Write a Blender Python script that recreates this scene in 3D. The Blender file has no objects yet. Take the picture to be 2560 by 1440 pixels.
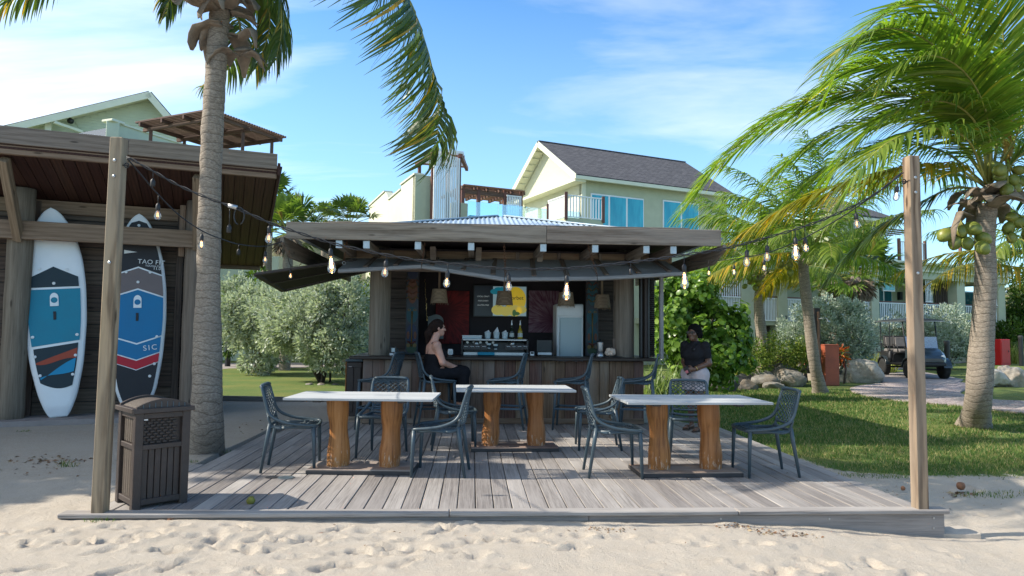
import bpy, bmesh, math, random
import numpy as np
from mathutils import Matrix, Vector
random.seed(7); rng = np.random.default_rng(7)
S = bpy.context.scene
COL = S.collection
# ---------------------------------------------------------------- camera
CAM_H, YAW, PITCH, ROLL, FPX = 1.37, -3.3, 3.55, .6, 1707.
R_ = math.radians
camd = bpy.data.cameras.new('camera'); camd.sensor_width = 36; camd.lens = FPX/2560*36
camd.clip_start = .05; camd.clip_end = 3000
cam = bpy.data.objects.new('camera', camd); COL.objects.link(cam)
CR = Matrix.Rotation(R_(YAW), 3, 'Z') @ Matrix.Rotation(R_(90+PITCH), 3, 'X') @ Matrix.Rotation(R_(ROLL), 3, 'Z')
cam.matrix_world = Matrix.Translation((0, 0, CAM_H)) @ CR.to_4x4()
S.camera = cam
# ---------------------------------------------------------------- sun, sky, exposure
SUN_DIR = Vector((-.92, .03, .75)).normalized()          # towards the sun
sund = bpy.data.lights.new('sun', 'SUN'); sund.energy = 4.5; sund.angle = R_(.55); sund.color = (1, .92, .79)
sun = bpy.data.objects.new('sun', sund); COL.objects.link(sun)
sun.rotation_euler = (-SUN_DIR).to_track_quat('-Z', 'Y').to_euler()
sun.location = SUN_DIR*60
S.view_settings.view_transform = 'Standard'; S.view_settings.look = 'None'
S.view_settings.exposure = .74; S.view_settings.gamma = 1; S.view_settings.use_curve_mapping = False
SKY_STRENGTH = .15

def N(nt, typ, ins=None, **props):
    n = nt.nodes.new('ShaderNode'+typ)
    for k, v in props.items(): setattr(n, k, v)
    for k, v in (ins or {}).items():
        if isinstance(v, bpy.types.NodeSocket): nt.links.new(v, n.inputs[k])
        else: n.inputs[k].default_value = v
    return n
def ramp(nt, fac, stops, interp='LINEAR'):
    n = nt.nodes.new('ShaderNodeValToRGB'); n.color_ramp.interpolation = interp
    e = n.color_ramp.elements
    while len(e) < len(stops): e.new(.5)
    for q, (p, c) in zip(e, stops):
        q.position = p; q.color = (*c, 1) if len(c) == 3 else c
    nt.links.new(fac, n.inputs[0]); return n.outputs[0]
def fmath(nt, op, a, b=0., clamp=False):
    n = nt.nodes.new('ShaderNodeMath'); n.operation = op; n.use_clamp = clamp
    for i, v in enumerate((a, b)):
        if isinstance(v, bpy.types.NodeSocket): nt.links.new(v, n.inputs[i])
        else: n.inputs[i].default_value = v
    return n.outputs[0]
def mixc(nt, fac, a, b, mode='MIX'):
    n = nt.nodes.new('ShaderNodeMix'); n.data_type = 'RGBA'; n.blend_type = mode
    for i, v in ((0, fac), (6, a), (7, b)):
        if isinstance(v, bpy.types.NodeSocket): nt.links.new(v, n.inputs[i])
        else: n.inputs[i].default_value = v if i == 0 else ((*v, 1) if len(v) == 3 else v)
    return n.outputs[2]

W = bpy.data.worlds.new('World'); S.world = W; W.use_nodes = True
nt = W.node_tree; nt.nodes.clear()
sky = N(nt, 'TexSky', sky_type='NISHITA', sun_disc=False, sun_elevation=math.asin(SUN_DIR.z),
        sun_rotation=math.atan2(SUN_DIR.x, SUN_DIR.y), altitude=0, air_density=1.0, dust_density=.35, ozone_density=2.4)
tc = N(nt, 'TexCoord')
sep = N(nt, 'SeparateXYZ', {0: tc.outputs['Generated']})
zz = fmath(nt, 'MAXIMUM', fmath(nt, 'ADD', sep.outputs[2], .12), .05)
comb = N(nt, 'CombineXYZ', {0: fmath(nt, 'DIVIDE', sep.outputs[0], zz), 1: fmath(nt, 'DIVIDE', sep.outputs[1], zz), 2: 0.})
mp = N(nt, 'Mapping', {'Vector': comb.outputs[0], 'Scale': (.5, 1.1, 1), 'Rotation': (0, 0, R_(14)), 'Location': (1.35, .4, 0)})
n1 = N(nt, 'TexNoise', {'Vector': mp.outputs[0], 'Scale': 1.15, 'Detail': 9, 'Roughness': .55, 'Distortion': .5})
n2 = N(nt, 'TexNoise', {'Vector': mp.outputs[0], 'Scale': .45, 'Detail': 3, 'Roughness': .5})
# thin high cloud, thickening towards the sun's side of the sky
dv = N(nt, 'VectorMath', {0: tc.outputs['Generated'], 1: tuple(SUN_DIR)}, operation='DOT_PRODUCT')
side = ramp(nt, dv.outputs['Value'], [(.0, (0, 0, 0)), (.36, (.08, .08, .08)), (.56, (.7, .7, .7)), (.8, (1.1, 1.1, 1.1))])
cl = fmath(nt, 'ADD', fmath(nt, 'MULTIPLY', n1.outputs[0], fmath(nt, 'ADD', n2.outputs[0], .45)), fmath(nt, 'MULTIPLY', side, .3))
cm = ramp(nt, cl, [(.53, (0, 0, 0)), (.66, (.3, .3, .3)), (.82, (.85, .85, .85))])
cm = fmath(nt, 'MULTIPLY', cm, ramp(nt, sep.outputs[2], [(-.02, (.3, .3, .3)), (.1, (1, 1, 1))]))
hz = ramp(nt, sep.outputs[2], [(.0, (.5, .5, .5)), (.45, (.0, .0, .0))])
skyc = mixc(nt, 1., sky.outputs[0], (.60, .93, 1.12), 'MULTIPLY')
skyc = mixc(nt, hz, skyc, (3.5, 4.9, 5.8))
skyc = mixc(nt, cm, skyc, (5.6, 5.8, 6.0))
bg = N(nt, 'Background', {'Color': skyc, 'Strength': SKY_STRENGTH})
out = N(nt, 'OutputWorld'); nt.links.new(bg.outputs[0], out.inputs[0])

# ---------------------------------------------------------------- points from bearings (world: x along the deck front, y inland, z up, deck top = 0)
CRn = np.array(CR); CP = np.array((0, 0, CAM_H))
def ray(px, py): return CRn @ np.array([(px-1280)/FPX, -(py-720)/FPX, -1.])
def PD(px, py, d): return Vector(CP+ray(px, py)*d)
def PZ(px, py, z=0.): r = ray(px, py); return Vector(CP+r*((z-CAM_H)/r[2]))
def PY(px, py, y): r = ray(px, py); return Vector(CP+r*(y/r[1]))

# ---------------------------------------------------------------- object helpers
WM = {}
def mk(name, verts, faces, mat, parent=None, M=None, smooth=False):
    me = bpy.data.meshes.new(name)
    if isinstance(verts, np.ndarray): verts = verts.tolist()
    if isinstance(faces, np.ndarray): faces = faces.tolist()
    me.from_pydata(verts, [], faces)
    if smooth: me.polygons.foreach_set('use_smooth', [True]*len(me.polygons))
    return link(name, me, mat, parent, M)
def link(name, me, mat, parent=None, M=None):
    o = bpy.data.objects.new(name, me); COL.objects.link(o)
    if mat is not None and not me.materials:
        for m in (mat if isinstance(mat, (list, tuple)) else [mat]): me.materials.append(m)
    M = M or Matrix(); WM[o.name] = M
    if parent is not None:
        o.parent = parent; o.matrix_parent_inverse = WM[parent.name].inverted()
    o.matrix_basis = M
    return o
def tag(o, label, cat, group=None):
    o['label'] = label; o['category'] = cat
    if group: o['group'] = group
    return o
def thing(name, label, cat, loc=(0, 0, 0), rz=0., group=None):
    o = bpy.data.objects.new(name, None); COL.objects.link(o)
    o.empty_display_size = .1
    M = Matrix.Translation(loc) @ Matrix.Rotation(rz, 4, 'Z'); WM[o.name] = M; o.matrix_basis = M
    return tag(o, label, cat, group)
def struct(o, kind='structure'): o['kind'] = kind; return o
def copy_tree(o, M, label=None, group=None, parent=None, rel=None):
    """copy a thing built at the world origin, with parts and sub-parts, and put it at M"""
    c = o.copy(); COL.objects.link(c)
    if parent is None:
        WM[c.name] = M; c.matrix_basis = M
        if label: c['label'] = label
        if group: c['group'] = group
    else:
        c.parent = parent; c.matrix_parent_inverse = o.matrix_parent_inverse.copy(); c.matrix_basis = o.matrix_basis.copy()
    for ch in [k for k in ALLCH.get(o.name, [])]: copy_tree(ch, None, parent=c)
    return c
ALLCH = {}
def index_children():
    ALLCH.clear()
    for o in COL.objects:
        if o.parent is not None: ALLCH.setdefault(o.parent.name, []).append(o)

def cbox(sx, sy, sz, bev=.004):
    """box with chamfered edges centred on the origin"""
    b = min(bev, sx*.3, sy*.3, sz*.3); h = (sx/2, sy/2, sz/2); v = []; idx = {}
    for i in (-1, 1):
        for j in (-1, 1):
            for k in (-1, 1):
                for ax in range(3):
                    p = [i*h[0], j*h[1], k*h[2]]
                    for q in range(3):
                        if q != ax: p[q] -= (i, j, k)[q]*b
                    idx[(i, j, k, ax)] = len(v); v.append(tuple(p))
    f = []
    for ax in range(3):
        a, c = [q for q in range(3) if q != ax]
        for s in (-1, 1):
            loop = []
            for (p, q) in ((-1, -1), (1, -1), (1, 1), (-1, 1)):
                t = [0, 0, 0]; t[ax] = s; t[a] = p; t[c] = q; loop.append(idx[(*t, ax)])
            f.append(loop if (s == 1) == (ax != 1) else loop[::-1])
    for ax in range(3):                                    # edges along ax
        a, c = [q for q in range(3) if q != ax]
        for p in (-1, 1):
            for q in (-1, 1):
                t0 = [0, 0, 0]; t1 = [0, 0, 0]; t0[ax] = -1; t1[ax] = 1
                t0[a] = t1[a] = p; t0[c] = t1[c] = q
                f.append([idx[(*t0, a)], idx[(*t1, a)], idx[(*t1, c)], idx[(*t0, c)]])
    for i in (-1, 1):
        for j in (-1, 1):
            for k in (-1, 1): f.append([idx[(i, j, k, ax)] for ax in range(3)])
    return v, f
BOXC = {}
def boxmesh(name, sx, sy, sz, bev, mat):
    key = (round(sx, 4), round(sy, 4), round(sz, 4), bev, mat.name)
    if key not in BOXC:
        v, f = cbox(sx, sy, sz, bev)
        me = bpy.data.meshes.new(name); me.from_pydata(v, [], f)
        bm = bmesh.new(); bm.from_mesh(me); bmesh.ops.recalc_face_normals(bm, faces=bm.faces); bm.to_mesh(me); bm.free()
        me.materials.append(mat); BOXC[key] = me
    return BOXC[key]
def box(name, c, size, mat, parent=None, rz=0., bev=.004, M=None):
    """box centred at c, longest side becomes local x so that grain follows it"""
    sx, sy, sz = size
    T = Matrix.Translation(c) @ Matrix.Rotation(rz, 4, 'Z') if M is None else M
    if sz >= sx and sz >= sy:
        T = T @ Matrix.Rotation(-math.pi/2, 4, 'Y'); dims = (sz, sy, sx)
    elif sy > sx:
        T = T @ Matrix.Rotation(math.pi/2, 4, 'Z'); dims = (sy, sx, sz)
    else: dims = (sx, sy, sz)
    return link(name, boxmesh(name, *dims, bev, mat), mat, parent, T)
def frame(p0, p1, up=(0, 0, 1)):
    p0, p1 = Vector(p0), Vector(p1); x = (p1-p0); L = x.length; x.normalize()
    z = Vector(up); y = z.cross(x)
    if y.length < 1e-4: y = Vector((0, 1, 0)).cross(x)
    y.normalize(); z = x.cross(y)
    M = Matrix((x, y, z)).transposed().to_4x4(); M.translation = (p0+p1)/2
    return M, L
def beam(name, p0, p1, w, h, mat, parent=None, up=(0, 0, 1), bev=.005):
    M, L = frame(p0, p1, up)
    return link(name, boxmesh(name, L, w, h, bev, mat), mat, parent, M)

class MB:
    """collects shapes into one mesh"""
    def __init__(s): s.v = []; s.f = []; s.m = []; s.mi = 0
    def add(s, v, f):
        n = len(s.v); s.v += [tuple(q) for q in v]; s.f += [[i+n for i in g] for g in f]; s.m += [s.mi]*len(f); return s
    def box(s, c, size, bev=.003, rz=0., M=None):
        v, f = cbox(*size, bev); T = Matrix.Translation(c) @ Matrix.Rotation(rz, 4, 'Z') if M is None else M
        return s.add([T @ Vector(q) for q in v], f)
    def beam(s, p0, p1, w, h, up=(0, 0, 1), bev=.003):
        M, L = frame(p0, p1, up); v, f = cbox(L, w, h, bev); return s.add([M @ Vector(q) for q in v], f)
    def tube(s, pts, rad, n=8, cap=True, flat=1.):
        pts = [Vector(p) for p in pts]; k = len(pts)
        rad = [rad]*k if not hasattr(rad, '__len__') else rad
        v = []; f = []; ref = None
        for i, p in enumerate(pts):
            t = (pts[min(i+1, k-1)]-pts[max(i-1, 0)]).normalized()
            if ref is None:
                ref = Vector((0, 0, 1)) if abs(t.z) < .9 else Vector((1, 0, 0))
            a = t.cross(ref)
            if a.length < 1e-5: a = t.cross(Vector((.3, 1, .2)))
            a.normalize(); b = a.cross(t).normalized(); ref = b
            for j in range(n):
                q = 2*math.pi*j/n; v.append(p+(a*math.cos(q)+b*math.sin(q)*flat)*rad[i])
        for i in range(k-1):
            for j in range(n):
                f.append([i*n+j, i*n+(j+1) % n, (i+1)*n+(j+1) % n, (i+1)*n+j])
        if cap: f.append(list(range(n))[::-1]); f.append([(k-1)*n+j for j in range(n)])
        return s.add(v, f)
    def lathe(s, prof, n=16, c=(0, 0, 0), M=None):
        v = []; f = []
        for r, z in prof:
            for j in range(n):
                q = 2*math.pi*j/n; v.append(Vector((r*math.cos(q), r*math.sin(q), z)))
        for i in range(len(prof)-1):
            for j in range(n): f.append([i*n+j, i*n+(j+1) % n, (i+1)*n+(j+1) % n, (i+1)*n+j])
        f.append(list(range(n))[::-1]); f.append([(len(prof)-1)*n+j for j in range(n)])
        T = M or Matrix.Translation(c)
        return s.add([T @ q for q in v], f)
    def quad(s, *p): return s.add(p, [list(range(len(p)))])
    def slab(s, poly, d):
        """prism: polygon poly (3d points) pushed by vector d"""
        n = len(poly); d = Vector(d); a = [Vector(p) for p in poly]
        f = [list(range(n))[::-1], list(range(n, 2*n))]+[[i, (i+1) % n, n+(i+1) % n, n+i] for i in range(n)]
        return s.add(a+[p+d for p in a], f)
    def build(s, name, mat, parent=None, smooth=False, M=None, fix=True):
        """vertices are world coordinates; M (if given) becomes the object's frame"""
        v = s.v
        if M is not None:
            I = M.inverted(); v = [tuple(I @ Vector(q)) for q in v]
        me = bpy.data.meshes.new(name); me.from_pydata([tuple(q) for q in v], [], s.f)
        if fix:
            bm = bmesh.new(); bm.from_mesh(me); bmesh.ops.recalc_face_normals(bm, faces=bm.faces); bm.to_mesh(me); bm.free()
        for m in (mat if isinstance(mat, (list, tuple)) else [mat]): me.materials.append(m)
        if max(s.m+[0]) > 0: me.polygons.foreach_set('material_index', s.m)
        if smooth: me.polygons.foreach_set('use_smooth', [True]*len(me.polygons))
        return link(name, me, None, parent, M)

# ---------------------------------------------------------------- numeric noise
def _h(i, j, k, s):
    n = (i*374761393+j*668265263+k*2147483647+s*974634211) & 0xffffffff
    n = ((n ^ (n >> 13))*1274126177) & 0xffffffff
    return ((n ^ (n >> 16)) & 0xffff)/65535.
def vnoise(P, seed=0):
    P = np.asarray(P, float); I = np.floor(P).astype(np.int64); F = P-I; F = F*F*(3-2*F); r = 0
    for a in (0, 1):
        for b in (0, 1):
            for c in (0, 1):
                w = (F[:, 0] if a else 1-F[:, 0])*(F[:, 1] if b else 1-F[:, 1])*(F[:, 2] if c else 1-F[:, 2])
                r = r+w*_h(I[:, 0]+a, I[:, 1]+b, I[:, 2]+c, seed)
    return r
def fbm(P, o=4, seed=0):
    P = np.asarray(P, float); r = 0; a = .5; t = 0
    for i in range(o): r = r+a*vnoise(P*(2**i), seed+i); t += a; a *= .5
    return r/t
def n2(x, y, sc, o=3, seed=0):
    return fbm(np.stack([np.ravel(x)*sc, np.ravel(y)*sc, np.full(np.size(x), .37)], 1), o, seed).reshape(np.shape(x))
def sstep(a, b, x): t = np.clip((x-a)/(b-a), 0, 1); return t*t*(3-2*t)

# ---------------------------------------------------------------- smooth bodies: distance field -> one closed mesh
def surfnet(f, lo, hi, h):
    lo = np.array(lo, float); n = np.ceil((np.array(hi)-lo)/h).astype(int)+1
    g = [lo[i]+h*np.arange(n[i]) for i in range(3)]
    V = np.empty(n)
    for i0 in range(0, n[0], 24):
        X, Y, Z = np.meshgrid(g[0][i0:i0+24], g[1], g[2], indexing='ij')
        V[i0:i0+24] = f(np.stack([X.ravel(), Y.ravel(), Z.ravel()], 1)).reshape(X.shape)
    ins = V < 0; c = tuple(m-1 for m in n)
    acc = np.zeros((*c, 3)); cnt = np.zeros(c)
    cor = [(a, b, d) for a in (0, 1) for b in (0, 1) for d in (0, 1)]
    sl = lambda A, q: A[q[0]:q[0]+c[0], q[1]:q[1]+c[1], q[2]:q[2]+c[2]]
    for p in cor:
        for ax in range(3):
            if p[ax]: continue
            q = list(p); q[ax] = 1; q = tuple(q)
            va, vb = sl(V, p), sl(V, q); cr = sl(ins, p) != sl(ins, q)
            t = np.where(cr, va/np.where(va == vb, 1, va-vb), 0)
            for k in range(3): acc[..., k] += np.where(cr, p[k]+(t if k == ax else 0), 0)
            cnt += cr
    act = cnt > 0; idx = -np.ones(c, int); idx[act] = np.arange(act.sum())
    w = np.argwhere(act); vt = lo+h*(w+acc[act]/cnt[act][:, None])
    F = []
    for ax in range(3):
        a, b = [(1, 2), (2, 0), (0, 1)][ax]
        q = [slice(1, -1)]*3; q[ax] = slice(0, -1); r = list(q); r[ax] = slice(1, None)
        A = ins[tuple(q)]; B = ins[tuple(r)]
        for flip in (0, 1):
            P = np.argwhere((A & ~B) if not flip else (~A & B))
            P = P+1; P[:, ax] -= 1
            def cell(da, db):
                Q = P.copy(); Q[:, a] -= da; Q[:, b] -= db; return idx[Q[:, 0], Q[:, 1], Q[:, 2]]
            L = [cell(1, 1), cell(0, 1), cell(0, 0), cell(1, 0)]
            F.append(np.stack(L if not flip else L[::-1], 1))
    return vt, np.concatenate(F)
def smin(a, b, k):
    h = np.clip(.5+.5*(b-a)/k, 0, 1); return b*(1-h)+a*h-k*h*(1-h)
def cap(P, a, b, ra, rb):
    a, b = np.array(a, float), np.array(b, float); d = b-a
    t = np.clip((P-a)@d/(d@d), 0, 1); return np.linalg.norm(P-a-t[:, None]*d, axis=1)-(ra+(rb-ra)*t)
def ell(P, c, r, M=None):
    Q = P-np.array(c, float); r = np.array(r, float)
    if M is not None: Q = Q@np.array(M)
    k = np.linalg.norm(Q/r, axis=1); k2 = np.linalg.norm(Q/(r*r), axis=1)+1e-9
    return k*(k-1)/k2
# ================================================================= materials
def newmat(name):
    m = bpy.data.materials.new(name); m.use_nodes = True; nt = m.node_tree; nt.nodes.clear()
    o = nt.nodes.new('ShaderNodeOutputMaterial'); b = nt.nodes.new('ShaderNodeBsdfPrincipled')
    nt.links.new(b.outputs[0], o.inputs[0]); return m, nt, b, o
def setc(nt, b, sock, v):
    if isinstance(v, bpy.types.NodeSocket): nt.links.new(v, b.inputs[sock])
    else: b.inputs[sock].default_value = (*v, 1) if hasattr(v, '__len__') and len(v) == 3 else v
def bump(nt, b, h, strength=.3, dist=.01):
    n = N(nt, 'Bump', {'Height': h, 'Strength': strength, 'Distance': dist}); nt.links.new(n.outputs[0], b.inputs['Normal'])
def plain(name, col, rough=.6, var=.15, scale=6., bumps=.15, metal=0., spec=.5, dirt=None, bdist=.004, coat=0.):
    m, nt, b, o = newmat(name); tcn = N(nt, 'TexCoord').outputs['Object']; oi = N(nt, 'ObjectInfo')
    off = N(nt, 'VectorMath', {0: tcn, 1: oi.outputs['Random']}, operation='ADD').outputs[0]
    n = N(nt, 'TexNoise', {'Vector': off, 'Scale': scale, 'Detail': 6, 'Roughness': .62}).outputs[0]
    c0 = tuple(max(0, q*(1-var)) for q in col); c1 = tuple(min(1, q*(1+var)) for q in col)
    c = ramp(nt, n, [(.3, c0), (.7, c1)])
    if dirt:
        d = N(nt, 'TexNoise', {'Vector': off, 'Scale': scale*.35, 'Detail': 8, 'Roughness': .7}).outputs[0]
        c = mixc(nt, ramp(nt, d, [(.5, (0, 0, 0)), (.72, (.8, .8, .8))]), c, dirt)
    setc(nt, b, 'Base Color', c); b.inputs['Metallic'].default_value = metal; b.inputs['Specular IOR Level'].default_value = spec
    setc(nt, b, 'Roughness', fmath(nt, 'ADD', fmath(nt, 'MULTIPLY', n, .2), rough-.1, True))
    b.inputs['Coat Weight'].default_value = coat
    if bumps: 
        n3 = N(nt, 'TexNoise', {'Vector': off, 'Scale': scale*9, 'Detail': 4}).outputs[0]; bump(nt, b, n3, bumps, bdist)
    return m
def wood(name, dark, light, mid=None, rough=.8, fine=1., contrast=1., vary=.3, bumps=.5, knots=True, hue=.02, weather=None, rings=9., warpk=.11, ringw=.13):
    """grain along local x; every object gets its own piece of the log"""
    m, nt, b, o = newmat(name); tcn = N(nt, 'TexCoord').outputs['Object']; oi = N(nt, 'ObjectInfo')
    rv = N(nt, 'CombineXYZ', {0: fmath(nt, 'MULTIPLY', oi.outputs['Random'], 91.), 1: fmath(nt, 'MULTIPLY', oi.outputs['Random'], 37.), 2: fmath(nt, 'MULTIPLY', oi.outputs['Random'], 53.)}).outputs[0]
    P = N(nt, 'VectorMath', {0: tcn, 1: rv}, operation='ADD').outputs[0]
    mp = N(nt, 'Mapping', {'Vector': P, 'Scale': (.24, 1.5, 1.5)}).outputs[0]
    warp = N(nt, 'TexNoise', {'Vector': mp, 'Scale': 3.2, 'Detail': 3}).outputs[0]
    m2 = N(nt, 'Mapping', {'Vector': P, 'Scale': (1.1*fine, 42*fine, 42*fine)}).outputs[0]
    g = N(nt, 'TexNoise', {'Vector': m2, 'Scale': 2.4, 'Detail': 7, 'Roughness': .65, 'Distortion': .35}).outputs[0]
    sp = N(nt, 'SeparateXYZ', {0: P}); ring = fmath(nt, 'SINE', fmath(nt, 'MULTIPLY', fmath(nt, 'ADD', fmath(nt, 'ADD', sp.outputs[1], fmath(nt, 'MULTIPLY', sp.outputs[2], .7)), fmath(nt, 'MULTIPLY', warp, warpk)), rings*14))
    ring = fmath(nt, 'MULTIPLY', fmath(nt, 'ADD', ring, 1.), .5)
    h = fmath(nt, 'ADD', fmath(nt, 'MULTIPLY', g, 1-ringw*contrast), fmath(nt, 'MULTIPLY', ring, ringw*contrast))
    mid = mid or tuple((a+c)/2 for a, c in zip(dark, light))
    c = ramp(nt, h, [(.3, dark), (.52, mid), (.78, light)])
    big = N(nt, 'TexNoise', {'Vector': mp, 'Scale': 1.7, 'Detail': 6, 'Roughness': .65}).outputs[0]
    if weather: c = mixc(nt, ramp(nt, big, [(.44, (0, 0, 0)), (.66, (.85, .85, .85))]), c, weather)
    if knots:
        vo = N(nt, 'TexVoronoi', {'Vector': N(nt, 'Mapping', {'Vector': P, 'Scale': (1.3, 5, 5)}).outputs[0], 'Scale': 1.2}).outputs[0]
        c = mixc(nt, ramp(nt, vo, [(.05, (.85, .85, .85)), (.11, (0, 0, 0))]), c, tuple(q*.45 for q in dark))
    hs = N(nt, 'HueSaturation', {'Hue': fmath(nt, 'ADD', fmath(nt, 'MULTIPLY', fmath(nt, 'SUBTRACT', oi.outputs['Random'], .5), hue), .5), 'Value': fmath(nt, 'ADD', fmath(nt, 'MULTIPLY', oi.outputs['Random'], vary), 1-vary/2), 'Color': c}).outputs[0]
    setc(nt, b, 'Base Color', hs); setc(nt, b, 'Roughness', fmath(nt, 'ADD', fmath(nt, 'MULTIPLY', big, .25), rough-.12, True)); b.inputs['Specular IOR Level'].default_value = .3
    bump(nt, b, h, bumps, .006); return m
def leafm(name, c0, c1, c2=None, trans=.35, rough=.5, spec=.4, p2=.08, tcol=None, spread=(.2, .8)):
    m, nt, b, o = newmat(name); ge = N(nt, 'NewGeometry'); r = ge.outputs['Random Per Island']
    tcn = N(nt, 'TexCoord').outputs['Object']; n = N(nt, 'TexNoise', {'Vector': tcn, 'Scale': 1.6, 'Detail': 3}).outputs[0]
    k = fmath(nt, 'ADD', fmath(nt, 'MULTIPLY', r, .6), fmath(nt, 'MULTIPLY', n, .4))
    c = ramp(nt, k, [(spread[0], c0), (spread[1], c1)])
    if c2: c = mixc(nt, ramp(nt, r, [(1-p2-.01, (0, 0, 0)), (1-p2+.01, (1, 1, 1))]), c, c2)
    setc(nt, b, 'Base Color', c); b.inputs['Roughness'].default_value = rough; b.inputs['Specular IOR Level'].default_value = spec
    t = N(nt, 'BsdfTranslucent', {'Color': mixc(nt, 1., c, tcol or (1.5, 1.6, .7), 'MULTIPLY')})
    mx = N(nt, 'MixShader', {0: trans}); nt.links.new(b.outputs[0], mx.inputs[1]); nt.links.new(t.outputs[0], mx.inputs[2]); nt.links.new(mx.outputs[0], o.inputs[0])
    return m
def glassm(name, col=(1, 1, 1), refl=.25, alpha=.12, rough=.02):
    """thin clear glass: mostly lets light straight through, reflects at grazing angles"""
    m, nt, b, o = newmat(name); nt.nodes.remove(b)
    tr = N(nt, 'BsdfTransparent', {'Color': (*col, 1)}); gl = N(nt, 'BsdfGlossy', {'Color': (1, 1, 1, 1), 'Roughness': rough})
    fr = N(nt, 'Fresnel', {'IOR': 1.45}).outputs[0]
    mx = N(nt, 'MixShader', {0: fmath(nt, 'ADD', fmath(nt, 'MULTIPLY', fr, 1-alpha), alpha*refl*2, True)})
    nt.links.new(tr.outputs[0], mx.inputs[1]); nt.links.new(gl.outputs[0], mx.inputs[2]); nt.links.new(mx.outputs[0], o.inputs[0]); return m
def emit(name, col, st):
    m, nt, b, o = newmat(name); b.inputs['Base Color'].default_value = (*col, 1); b.inputs['Emission Color'].default_value = (*col, 1); b.inputs['Emission Strength'].default_value = st; b.inputs['Roughness'].default_value = .3; return m

M = {}
M['deck'] = wood('weathered_deck', (.12, .105, .098), (.36, .33, .305), vary=.42, rough=.85, weather=(.345, .318, .297), contrast=.8, hue=.015, knots=False, ringw=.06)
M['fascia'] = wood('grey_weathered_timber', (.11, .08, .06), (.34, .275, .22), vary=.14, rough=.85, contrast=1.3, weather=(.30, .26, .225), rings=5, warpk=.18, ringw=.14)
M['post'] = wood('sunbleached_post_timber', (.085, .05, .028), (.37, .265, .17), vary=.12, rough=.8, contrast=1.6, weather=(.27, .215, .16), rings=5, warpk=.35, ringw=.26)
M['hutgrey'] = wood('grey_hut_timber', (.12, .095, .078), (.30, .25, .205), vary=.15, rough=.85)
M['huttan'] = wood('tan_hut_timber', (.14, .095, .06), (.33, .24, .165), vary=.12, rough=.8)
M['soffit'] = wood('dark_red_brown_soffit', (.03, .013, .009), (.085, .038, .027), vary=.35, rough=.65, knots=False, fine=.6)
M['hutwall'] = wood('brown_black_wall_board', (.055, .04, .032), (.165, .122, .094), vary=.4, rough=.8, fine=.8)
M['column'] = wood('grey_brown_column_timber', (.11, .088, .068), (.275, .225, .175), vary=.1, rough=.85, fine=.7, rings=5)
M['counter'] = wood('worn_stained_counter_board', (.05, .033, .025), (.27, .185, .135), mid=(.14, .08, .052), vary=.45, rough=.75, weather=(.24, .195, .165), hue=.04, ringw=.05)
M['ctop'] = wood('dark_counter_top', (.02, .015, .012), (.07, .05, .042), vary=.05, rough=.45)
M['kwall'] = plain('dark_plum_wall_paint', (.035, .026, .030), .8, .2, 3, .1)
M['kside'] = wood('dark_siding_board', (.045, .036, .033), (.12, .098, .085), vary=.25, rough=.8)
M['shutter'] = wood('grey_painted_shutter', (.19, .18, .18), (.36, .35, .345), vary=.1, rough=.75, knots=False)
M['batten'] = wood('brown_shutter_batten', (.09, .065, .05), (.22, .16, .125), vary=.1, knots=False)
M['louvre'] = plain('dark_brown_louvre_paint', (.032, .022, .018), .6, .25, 8, .1)
M['log'] = wood('varnished_orange_log', (.15, .055, .018), (.46, .22, .085), mid=(.35, .15, .047), vary=.1, rough=.4, fine=.3, rings=3, hue=.01, bumps=.06, contrast=.5)
M['tabletop'] = wood('whitewashed_grey_table_board', (.30, .31, .315), (.58, .60, .60), vary=.2, rough=.65, knots=False, contrast=.7)
M['tbase'] = wood('grey_brown_table_base', (.2, .165, .145), (.42, .37, .33), vary=.1, rough=.8, weather=(.2, .11, .07))
M['tbase_dark'] = plain('dark_steel_edge', (.035, .033, .035), .5, .2, 10, .1)
M['chair'] = plain('blue_grey_chair_plastic', (.048, .075, .094), .42, .1, 4, .05, dirt=(.075, .1, .115))
M['bin'] = plain('dark_brown_bin_plastic', (.038, .026, .022), .5, .18, 18, .3, dirt=(.06, .045, .04))
M['bin_sunlit'] = plain('sunlit_bin_plastic', (.075, .057, .043), .6, .2, 40, .5)  # bin plastic for sides and lid top, lightened to paint in the sun
M['steel'] = plain('galvanised_steel', (.42, .43, .44), .38, .15, 20, .1, metal=.85)
M['rust'] = plain('rusted_chain_iron', (.17, .085, .05), .75, .4, 60, .2, metal=.4)
M['black'] = plain('black_rubber_cable', (.015, .015, .017), .55, .2, 30, .1)
M['blackpl'] = plain('black_plastic', (.012, .013, .015), .4, .2, 10, .05)
M['whitepl'] = plain('white_plastic', (.72, .74, .75), .35, .05, 5, .02)
M['brass'] = plain('brass_socket', (.5, .35, .15), .35, .1, 10, .0, metal=1.)
M['bulb'] = glassm('clear_bulb_glass', (1, .98, .95), .3, .2)
M['lit'] = emit('lit_filament', (1, .5, .16), 16)
M['litglow'] = emit('dim_filament', (1, .5, .2), 2.2)
M['litbulb'] = emit('lit_bulb_core', (1, .52, .18), 2.2)
M['board_white'] = plain('white_board_gelcoat', (.74, .77, .79), .3, .04, 3, .02, coat=.2)
def deckpad(name, col): return plain(name, col, .6, .06, 5, .12, bdist=.001)
M['pad_teal'] = deckpad('teal_deck_pad', (.0, .2, .31)); M['pad_navy'] = deckpad('dark_navy_pad', (.004, .022, .034))
M['pad_blue'] = deckpad('blue_deck_pad', (.0, .16, .36)); M['pad_grey'] = deckpad('warm_grey_pad', (.155, .125, .125))
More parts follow.
